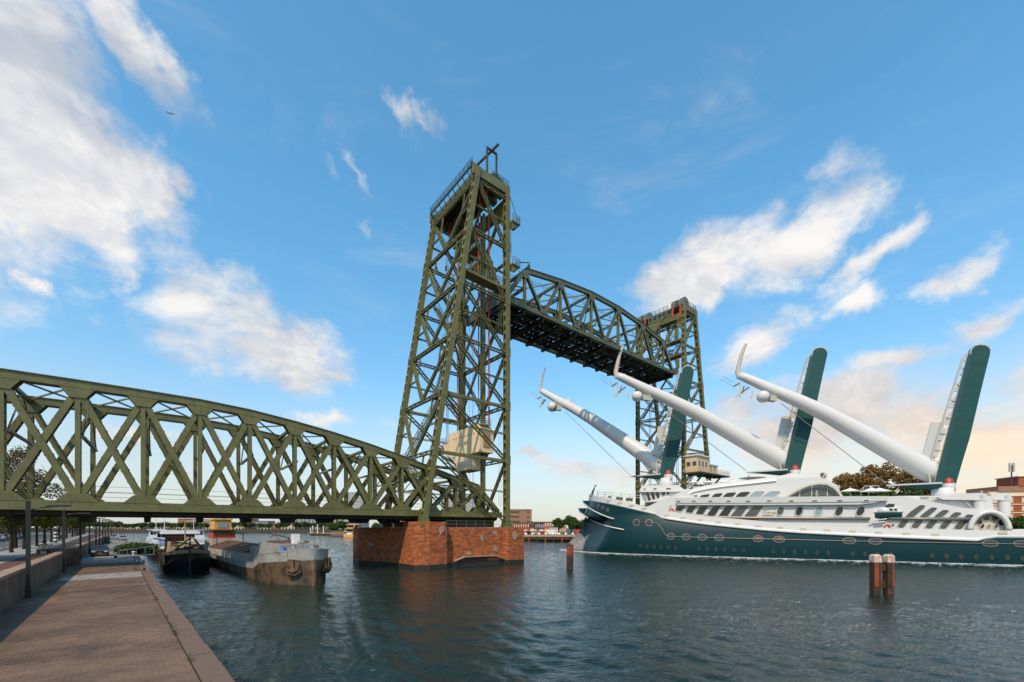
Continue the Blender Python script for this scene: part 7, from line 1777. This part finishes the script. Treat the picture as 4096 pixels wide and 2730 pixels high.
fw3 = Vector((.69, -.72, 0)).normalized()
for i, (o, L_, B_, lab, cm) in enumerate(((Q(86, -5.0, 0), 22, 5.0, 'white motor vessel with blue covers moored beyond the black barge', 'boat_white'), (Q(104, -12.5, 0), 34, 6.4, 'long white passenger boat with a dark window band further off', 'boat_white'), (Q(122, -5.5, 0), 20, 5.0, 'farthest small white motor boat at the quay', 'boat_white'))):
    t, P, hb, sh = vessel(lab, o, fw3, L_, B_, [(0, 1.9), (L_ * .6, 1.8), (L_, 3.0)], 'motor_vessel', 'boat', 'hull_black', 'boat_white', .6, 2.0)
    d1 = obj('deckhouse', bx(P, 3, L_ * .72, -B_ * .36, B_ * .36, 1.4, 3.5, .12), cm, t)
    n = int(L_ * .6 / 1.5)
    for j in range(n): obj('window', bx(P, 4 + j * 1.5, 5.1 + j * 1.5, B_ * .36 - .12, B_ * .36 + .02, 2.4, 3.1), 'glass_dark', d1)
    w_ = obj('wheelhouse', bx(P, L_ * .42, L_ * .42 + 4, -B_ * .3, B_ * .3, 3.52, 5.5, .15), cm, t)
    for j in range(4): obj('window', bx(P, L_ * .42 + 3.82, L_ * .42 + 3.98, -B_ * .26 + j * B_ * .13, -B_ * .26 + j * B_ * .13 + B_ * .105, 4.3, 5.1), 'glass_dark', w_)
    obj('wheelhouse_roof', bx(P, L_ * .42 - .4, L_ * .42 + 4.5, -B_ * .36, B_ * .36, 5.52, 5.72), 'boat_white' if i != 1 else 'barge_grey', w_)
    w = MB(); w.tube([P(L_ * .45, 0, 5.6), P(L_ * .45, 0, 11.5 if i else 8.5)], .07, 6); w.bar(P(L_ * .45, -1.0, 9 if i else 7.5), P(L_ * .45, 1.0, 9 if i else 7.5), .06, .06, UP); obj('mast', w, 'boat_white', t)
    w = MB(); rail_run(w, [P(L_ * .74, -B_ * .33, 2.4), P(L_ * .95, -B_ * .12, 2.9), P(L_ * .95, B_ * .12, 2.9), P(L_ * .74, B_ * .33, 2.4)], .95, 1.2, .05); obj('bow_rail', w, 'boat_white', t)
    if i == 0: obj('blue_cover', bx(P, L_ * .66, L_ * .8, -1.4, 1.4, 3.0, 3.9, .2), 'tarp_blue', t)

# ---- mooring piles
def pile(par, c, wd, z0, z1, m_, nm, e=None):
    w = MB(); n = 10; pts = []
    for j in range(n): a_ = 2 * math.pi * j / n + .3; r = wd / 2 * (1.0 + .10 * math.cos(4 * a_)) * R.uniform(.95, 1.05); pts.append(c + Vector((r * math.cos(a_), r * math.sin(a_), z0)))
    w.prism(pts, (0, 0, z1 - z0)); return obj(nm, w, m_, par)
c = at(2280, V0, 61.8); c.z = 0
t = thing('mooring_pile', 'single thick timber pile with an orange red upper half, left of the ship', 'mooring pile', c + UP * WATER)
pile(t, c, 1.0, -2, 2.25, 'pile_dark', 'lower_shaft'); pile(t, c, .98, 2.255, 3.66, 'pile_rust', 'upper_shaft'); w = MB(); w.lathe([(.53, 0), (.53, .06), (.2, .13), (.16, .26), (.02, .3)], c + UP * 3.665, 12); obj('pile_cap', w, 'pile_dark', t)
c1_, c2_ = at(3501, V0, 38.9), at(3554, V0, 38.9)
t = thing('mooring_dolphin', 'pair of timber piles with pale flaking caps bolted together, in front of the ship', 'mooring piles', Vector(((c1_.x + c2_.x) / 2, c1_.y, WATER)))
for i, c in enumerate((c1_, c2_)):
    c.z = 0; w = MB(); w.box(c + UP * 1.0, (.64, .54, 4.3)); p_ = obj('pile', w, 'pile_dark', t)
    w = MB(); w.raw([c + Vector((a_ * .35, b_ * .30, z)) for z, s_ in ((3.16, 1),) for a_, b_ in ((-1, -1), (1, -1), (1, 1), (-1, 1))] + [c + Vector((a_ * .33, b_ * .28, 3.75)) for a_, b_ in ((-1, -1), (1, -1), (1, 1), (-1, 1))] + [c + Vector((a_ * .2, b_ * .18, 3.9)) for a_, b_ in ((-1, -1), (1, -1), (1, 1), (-1, 1))], [(0, 1, 5, 4), (1, 2, 6, 5), (2, 3, 7, 6), (3, 0, 4, 7), (4, 5, 9, 8), (5, 6, 10, 9), (6, 7, 11, 10), (7, 4, 8, 11), (8, 9, 10, 11), (3, 2, 1, 0)]); obj('flaking_cap', w, 'pile_cap', p_)
    for dx in (-.30, -.02, .24): w = MB(); w.box(c + Vector((dx * .72, -.295, 2.0)), (.16, .05, 2.2)); obj('plank', w, 'pile_rust' if (dx < 0) == (i == 0) else 'pile_dark', p_)
mid = (c1_ + c2_) / 2
for z, h_ in ((2.68, .62), (1.08, .55)): w = MB(); w.box(Vector((mid.x, mid.y + .08, z)), (c2_.x - c1_.x - .645, .3, h_)); obj('cross_timber', w, 'pile_dark', t)

# ================================================================= BUILDINGS ON THE BANKS
WIN = {}
def building(name, label, cat, c, w_, d_, h, ang, wall, floors, cols, win=('glass_dark', .55, .5), roof=None, base=None, sidecols=0, lintel=None, balcony=False, gap=None):
    """a block with every window a part of its own, frames proud of the wall"""
    t = thing(name, label, cat, c); x, y = Vector((math.cos(ang), math.sin(ang), 0)), Vector((-math.sin(ang), math.cos(ang), 0))
    c = Vector(c); B_ = MB().box(c + UP * h / 2 + y * d_ / 2, (w_, d_, h), x, y); obj('wall', B_, wall, t)
    R_ = MB(); R_.box(c + UP * (h + .12) + y * d_ / 2, (w_ + .5, d_ + .5, .24), x, y); obj('roof', R_, roof or 'roof_slate', t)
    fh = h / floors; cw = w_ / cols; ww, wh = cw * win[1], fh * win[2]
    key = (round(ww, 2), round(wh, 2), round(ang, 3), win[0]); me = MB().box((0, 0, 0), (ww, .06, wh), x, y).data('window', win[0])
    fm = MB().box((0, 0, -wh / 2 - .08), (ww + .3, .16, .16), x, y).box((0, 0, wh / 2 + .08), (ww + .3, .14, .14), x, y).data('window_trim', lintel) if lintel else None
    for f in range(floors):
        for k in range(cols):
            p = x * ((k + .5) * cw - w_ / 2) + UP * ((f + .55) * fh) - y * .02
            o = link('window', me, p, t)
            if fm: link('window_trim', fm, (0, 0, 0), o)
        if balcony:
            b = MB().box(c + UP * (f * fh + .25) - y * .35, (w_ * .98, .7, .14), x, y); obj('balcony_slab', b, 'trim_cream', t)
    if sidecols:
        cw2 = d_ / sidecols; me2 = MB().box((0, 0, 0), (.06, cw2 * win[1], wh), x, y).data('window', win[0])
        for sd in (-1, 1):
            for f in range(floors):
                for k in range(sidecols): link('window', me2, x * sd * (w_ / 2 + .02) + y * ((k + .5) * cw2) + UP * ((f + .55) * fh), t)
    return t, x, y
def bat(u0, u1, vt, y, zb): 
    x0, x1 = (u0 - U0) / F * y, (u1 - U0) / F * y; return Vector(((x0 + x1) / 2, y, zb)), x1 - x0, H + (V0 - vt) / F * y - zb
# left of the street, behind the trees
angq = math.atan2(QD.y, QD.x)
for i, (a, l, h, m_) in enumerate(((62, 34, 6.3, 'brick_brown'), (98, 30, 5.2, 'brick_dark'), (132, 34, 6.4, 'concrete_pale'), (170, 36, 5.8, 'brick_brown'), (210, 40, 7.0, 'brick_red'))):
    p = Q(a + l / 2, 28.4, ST); building('street_building', ['low brown brick building at the left edge behind the street trees', 'low dark building behind the parked cars', 'low pale building behind the trees, mid street', 'low brown building further down the street', 'red building at the far end of the street'][i], 'building', p, l, 12, h, angq, m_, 2, int(l / 3), ('glass_dark', .7, .55))
# far shore
Y_ = 462
for (u0, u1, vt, m_, fl, co, lab, win) in (
    (712, 742, 2076, 'brick_orange', 5, 4, 'orange brick end block on the far shore', 'glass_dark'), (743, 862, 2079, 'brick_brown', 4, 16, 'long brown apartment row with a dark roof on the far shore', 'glass_pale'),
    (968, 1004, 2077, 'brick_orange', 5, 5, 'orange brown tower block right of the church spire', 'glass_dark'), (1008, 1072, 2085, 'tower_grey', 4, 10, 'grey apartment block right of the orange tower block', 'glass_dark'),
    (1108, 1178, 2090, 'brick_red', 3, 10, 'red brick apartment block left of the grey slab', 'glass_pale'), (1296, 1322, 2090, 'brick_dark', 4, 4, 'small dark block right of the grey slab', 'glass_pale')):
    c, w_, h = bat(u0, u1, vt, Y_, 2.5); building('far_building', lab, 'building', c, w_, 14, h, 0, m_, fl, co, (win, .55, .5))
c, w_, h = bat(1183, 1295, 2071, Y_, 2.5); t, x, y = building('slab_block', 'wide grey ribbed high rise slab on the far shore', 'building', c, w_, 12, h, 0, 'tower_grey', 7, 18, ('glass_dark', .5, .5))
for k in range(8): obj('wall_rib', MB().box(c + x * (w_ * (k / 7 - .5)) + UP * h / 2 - y * .4, (1.0, .8, h), x, y), 'concrete_pale', t)
for k, (u0, u1, vt, m_) in enumerate(((1325, 1333, 2062, 'concrete_pale'), (1334, 1342, 2066, 'concrete_pale'), (1355, 1366, 2062, 'concrete_pale'), (1372, 1395, 2066, 'tower_grey'))):
    c, w_, h = bat(u0, u1, vt, 440, 2.5); building('tower_block', ['pale thin tower block left of the pier, first of four', 'pale thin tower block, second of four', 'pale thin tower block, third of four', 'grey tower block next to the orange building'][k], 'building', c, w_ + 1, 10, h, 0, m_, 9, 3, ('glass_dark', .6, .5))
# row houses behind the shore trees
u = 380
i = 0
while u < 1330:
    wd = R.uniform(34, 60); c, w_, h = bat(u, u + wd, R.uniform(2094, 2101), 447, 2.5)
    if c.x < -150: building('row_house', ['pale', 'brown', 'cream', 'dark'][i % 4] + ' gabled row house behind the far shore trees, ' + words[min(i, 17)] + ' from the left', 'house', c, w_, 10, h, 0, ['concrete_pale', 'brick_brown', 'trim_cream', 'brick_dark'][i % 4], 2, max(3, int(w_ / 3)), ('glass_dark', .5, .5))
    u += wd + 2; i += 1
c, w_, h = bat(890, 903, 2094, 470, 2.5); t = thing('church', 'church with a sharp dark spire on the far shore', 'church', c); obj('tower', MB().box(c + UP * 4.5, (4.6, 4.6, 9.0)), 'brick_dark', t); w = MB(); w.lathe([(2.6, 0), (1.4, 2.4), (.9, 5), (.05, 9.5)], c + UP * 9, 8); obj('spire', w, 'roof_slate', t); obj('nave', MB().box(c + Vector((7, 3, 3.0)), (12, 6, 6)), 'brick_brown', t)
# the spit: orange terraced building, quay barges, sheds
c, w_, h = bat(1385, 1436, 2076, 285, 2.0)
t = thing('terraced_building', 'bright orange terraced restaurant building with a glass roof beside the near pier', 'building', c)
for k in range(4): obj('storey', MB().box(c + Vector((k * .45, 3, 1.5 + k * 2.8)), (w_ - k * .9, 8, 2.4)), 'roof_tan', t); obj('terrace_slab', MB().box(c + Vector((k * .45, 2.6, 2.82 + k * 2.8)), (w_ - k * .9 + .8, 9.4, .25)), 'trim_cream', t); obj('window_band', MB().box(c + Vector((k * .45, -1.04, 1.6 + k * 2.8)), (w_ * .8, .08, 1.1)), 'glass_dark', t)
w = MB(); w.prism([c + Vector((-3.5, -1, 11.6)), c + Vector((1.5, -1, 11.6)), c + Vector((.6, -1, 13.2)), c + Vector((-2.2, -1, 13.2))], (0, 6, 0)); obj('glass_roof', w, 'roof_slate', t)
w = MB(); w.bar(c + Vector((1.2, -2, .3)), c + Vector((3.2, -2, 13)), .6, .5, (0, 1, 0)); obj('diagonal_mast', w, 'trim_cream', t)
t = thing('pontoon', 'long low brown pontoon quay at the tip of the spit', 'pontoon', Vector((-122, 284, WATER))); w = MB(); w.prism([(-140, 290, 0), (-104, 268.5, 0), (-102, 271, 0), (-138, 293, 0)], (0, 0, 1.6)); obj('pontoon_hull', w, 'pile_dark', t); w = MB(); w.prism([(-140.2, 289.8, 1.61), (-103.8, 268.2, 1.61), (-101.8, 271, 1.61), (-138.2, 293.2, 1.61)], (0, 0, .3)); obj('pontoon_deck', w, 'roof_tan', t)
for k, (u, y, m_, hh_) in enumerate(((1243, 285, 'sign_red', 3.6), (1251, 287, 'white_paint', 4.2), (1270, 290, 'white_paint', 5.0), (1294, 292, 'white_paint', 4.2))):
    p = at(u, V0, y); p.z = 2.0; t = thing('harbour_post', ['red and white harbour light at the tip of the spit', 'white pillar next to the red harbour light', 'tall white flag pillar on the spit', 'white pillar farthest right on the spit'][k], 'post', p); w = MB(); w.lathe([(.5, 0), (.3, .4), (.25, hh_), (.05, hh_ + .3)], p, 10); obj('post_shaft', w, 'white_paint', t); w = MB(); w.lathe([(.42, 0), (.42, .8), (.1, 1.0)], p + UP * (hh_ - .4), 10); obj('post_top', w, m_, t)
t, P, hb, sh = vessel('orange lifeboat like launch moored beside the near pier', at(1432, V0, 262) * 1 - UP * H, Vector((1, -.1, 0)).normalized(), 9, 3.0, [(0, 1.6), (5, 1.4), (9, 2.0)], 'orange_launch', 'boat', 'orange_box', None); obj('cabin', bx(P, 2, 5.5, -1, 1, 1.2, 2.4, .2), 'boat_white', t)
t = thing('timber_jetty', 'brown timber jetty frame in front of the orange building', 'jetty', at(1352, V0, 268) - UP * (H - WATER))
cj = at(1352, V0, 268)
for k in range(5): obj('jetty_post', MB().box(Vector((cj.x - 4 + k * 2, cj.y, 1.2)), (.35, .35, 4)), 'pile_dark', t)
for z in (.9, 1.8, 2.8): obj('jetty_beam', MB().box(Vector((cj.x, cj.y - .3, z)), (9, .25, .35)), 'boat_tan', t)
# behind the near tower
c, w_, h = bat(1765, 1935, 1978, 235, 2.0); building('glazed_block', 'pale glazed office block with a window grid seen through the foot of the near tower', 'building', c, w_, 14, h, 0, 'concrete_pale', 7, 9, ('glass_pale', .72, .66), lintel='trim_cream')
c, w_, h = bat(1375, 1452, 1972, 330, 2.0); building('glazed_block', 'greenish glazed block seen through the truss left of the near tower', 'building', c, w_, 14, h, 0, 'concrete_pale', 9, 5, ('glass_pale', .8, .7), lintel='trim_cream')
c, w_, h = bat(1565, 1775, 2084, 215, 2.0); building('brick_terrace', 'long red brick building behind the near pier', 'building', c, w_, 12, h, 0, 'brick_red', 3, 14, ('glass_grey', .5, .55), lintel='trim_cream')
# right bank left of the bow
c, w_, h = bat(2035, 2127, 2040, 225, 3.0)
t = thing('brick_block', 'brown flat roofed brick block with dark window slits right of the near tower', 'building', c); obj('wall', MB().box(c + Vector((0, 7, h / 2)), (w_, 14, h)), 'brick_brown', t); obj('roof', MB().box(c + Vector((0, 7, h + .1)), (w_ + .4, 14.4, .25)), 'brick_dark', t)
for f in range(4):
    z = h - 1.2 - f * 2.55; obj('window_slit', MB().box(c + Vector((-2.8, -.03, z)), (4.8, .1, .7)), 'glass_dark', t); obj('window_slit', MB().box(c + Vector((4.2, -.03, z)), (1.3, .1, .7)), 'glass_dark', t)
c, w_, h = bat(2052, 2118, 2093, 192, 3.0); building('brick_terrace', 'red brick terrace with cream window strips right of the near tower', 'house', c, w_, 9, h, 0, 'brick_red', 2, 7, ('trim_cream', .32, .62))
c, w_, h = bat(2120, 2138, 2098, 192, 3.0); t, x, y = building('gabled_house', 'dark gabled house between the two red brick terraces', 'house', c, w_, 9, h * .75, 0, 'brick_red', 1, 2, ('trim_cream', .5, .4)); w = MB(); w.prism([c + Vector((-w_ / 2 - .2, -.3, h * .76)), c + Vector((w_ / 2 + .2, -.3, h * .76)), c + Vector((0, -.3, h + 1.6))], (0, 9.5, 0)); obj('gable_roof', w, 'roof_slate', t)
c, w_, h = bat(2140, 2178, 2094, 192, 3.0); building('brick_terrace', 'darker brick terrace right of the gabled house', 'house', c, w_, 9, h, 0, 'brick_dark', 2, 5, ('trim_cream', .3, .62)); obj_ = None
c, w_, h = bat(2128, 2265, 2089, 218, 3.0); building('row_houses', 'tan roofed row of houses behind the trees left of the ship bow', 'house', c, w_, 9, h, 0, 'brick_brown', 2, 14, ('trim_cream', .5, .55), 'roof_tan')
c, w_, h = bat(2183, 2232, 2119, 184, 3.0); t = thing('signed_shed', 'white shed with a red square sign and dark sign board on the quay', 'shed', c); obj('wall', MB().box(c + Vector((0, 2, h / 2)), (w_, 4, h)), 'white_paint', t)
b_ = obj('sign_board', MB().box(c + Vector((1.0, 1.6, h + .55)), (w_ - 1.6, .3, 1.0)), 'black', t)
for k in range(6): obj('white_letter_block', MB().box(c + Vector((-.6 + k * .62, 1.43, h + .55)), (.36, .05, .5)), 'white_paint', b_)
obj('red_sign', MB().box(c + Vector((-w_ / 2 + .55, 1.5, h + .55)), (1.2, .4, 1.3)), 'sign_red', t); obj('red_dot', MB().lathe([(.35, -.06), (.35, .06)], c + Vector((w_ / 2 - .8, -.03, h * .55)), 14, (0, 1, 0)), 'sign_red', t)
p = at(2169, 2109, 191); t = thing('blue_sign', 'blue shop sign board on the dark brick terrace', 'sign', p); obj('board', MB().box(p - Vector((0, .3, 0)), (2.2, .2, .6)), 'sign_blue', t)
p = at(2315, 2126, 178); t = thing('red_container', 'red box container on the quay beside the ship bow', 'container', p - UP * 1.2); obj('container_body', MB().box(p - UP * .3, (2.6, 2.4, 2.0)), 'sign_red', t)
# quay edge of the right bank: timber fender posts, white bollards, parked cars
ew = thing('timber_quay', 'low dark timber quay front with fender posts left of the ship bow', 'quay front', Vector((10, 172, WATER)))
def ep(f, o=0.0): a_, b_ = Vector((2, 173.4, 0)), Vector((32, 169.4, 0)); p_ = a_.lerp(b_, f); return Vector((p_.x, p_.y - o, 0))
w = MB(); w.prism([ep(0, .25) + UP * 1.0, ep(1, .25) + UP * 1.0, ep(1, -.4) + UP * 1.0, ep(0, -.4) + UP * 1.0], (0, 0, 1.1)); obj('fender_beam', w, 'pile_dark', ew); w = MB(); w.prism([ep(0, .4) + UP * 2.2, ep(1, .4) + UP * 2.2, ep(1, -.8) + UP * 2.2, ep(0, -.8) + UP * 2.2], (0, 0, .85)); obj('quay_cap', w, 'boat_tan', ew)
for k in range(9): obj('fender_post', MB().box(ep((k + .5) / 9, .55) + UP * .9, (.5, .4, 2.9)), 'pile_rust' if k % 2 else 'pile_dark', ew)
for k in range(11):
    p = ep((k + .4) / 11, -1.4) + UP * 3.05; t = thing('white_bollard', (words[k] + ' white rounded bollard from the left' if k else 'leftmost white rounded bollard') + ' in the row on the right quay edge', 'bollard', p, 'white bollards on the right quay'); w = MB(); w.lathe([(.55, 0), (.6, .2), (.5, .55), (.2, .75), (.02, .78)], p, 12); obj('bollard_body', w, 'white_paint', t, True)
cl = [('white', 'car_white'), ('blue', 'tarp_blue'), ('dark', 'car_blue'), ('red', 'car_red'), ('silver', 'car_silver'), ('white', 'car_white'), ('red', 'car_red')]
for k, (cn, m_) in enumerate(cl):
    p = at(2090 + k * 13.5, V0, 178 + (k % 2)); p.z = 3.0; car(cn + ' car parked on the right quay below the red terraces, ' + words[k] + ' from the left' if k else 'white car parked on the right quay, nearest the pier', p, .1 + (math.pi if k % 2 else 0), m_, 'cars on the right quay')
t = thing('rubbish_panel', 'long pale hoarding painted red and white behind the quay cars', 'hoarding', at(2135, V0, 183) - UP * (H - 3))
for k in range(8): p = at(2090 + k * 12.5, V0, 183); obj('hoarding_panel', MB().box(Vector((p.x, p.y, 4.1)), (1.3, .12, 2.0)), ['white_paint', 'trim_cream', 'sign_red', 'white_paint', 'trim_cream', 'sign_red', 'white_paint', 'orange_box'][k], t)
# brick tower at the right edge
c = at(4100, V0, 121); c.z = 3.0
ang = rad(-12)
t, x, y = building('brick_tower', 'orange red brick apartment tower with cream bands at the right edge', 'building', c, 18.0, 14, 12.2, ang, 'brick_red', 5, 5, ('trim_cream', .42, .5), 'trim_cream', lintel='trim_cream')
for f in range(6): obj('cream_band', MB().box(c + UP * (f * 2.44 + .1) - y * .05, (18.3, .3, .3), x, y), 'trim_cream', t)
obj('corner_bay', MB().box(c - x * 9.2 + UP * 6 + y * 3, (1.6, 5, 12), x, y), 'brick_dark', t)
for f in range(5): obj('balcony', MB().box(c - x * 9.9 + UP * (f * 2.44 + .9) + y * 2.4, (1.8, 4.4, .9), x, y), 'trim_cream', t)
obj('penthouse_band', MB().box(c + UP * 13.0 + y * 7, (16.6, 12.5, 1.3), x, y), 'trim_cream', t); obj('penthouse', MB().box(c + x * 1.2 + UP * 14.4 + y * 6, (14.4, 11, 1.6), x, y), 'brick_brown', t)
obj('lift_house', MB().box(c + x * 4.6 + UP * 16.4 + y * 4, (11.4, 7, 3.0), x, y), 'brick_red', t); obj('lift_house_roof', MB().box(c + x * 4.6 + UP * 18.0 + y * 4, (12, 7.6, .25), x, y), 'trim_cream', t)
w = MB(); rail_run(w, [c + x * -.8 + UP * 18.1 + y * 1, c + x * 9 + UP * 18.1 + y * 1], .9, 1.6, .07); obj('roof_railing', w, 'white_paint', t)
w = MB(); w.tube([c + x * -1.6 + UP * 15.2 + y * 2, c + x * -1.6 + UP * 21.5 + y * 2], .16, 8); m1 = obj('antenna_mast', w, 'brick_dark', t)
for dx in (-.55, .35): obj('antenna_panel', MB().box(c + x * (-1.6 + dx) + UP * 20.8 + y * 1.8, (.45, .3, 2.6), x, y), 'concrete_pale', m1)
p = c + x * 6 + UP * 2.2 - y * 1.2; t = thing('green_awning', 'green awning roof at the foot of the brick tower', 'awning', p); w = MB(); w.prism([p - x * 3, p + x * 4, p + x * 4 + UP * .9 + y, p - x * 3 + UP * .9 + y], (0, 0, .15)); obj('awning_cloth', w, 'wing_green', t)
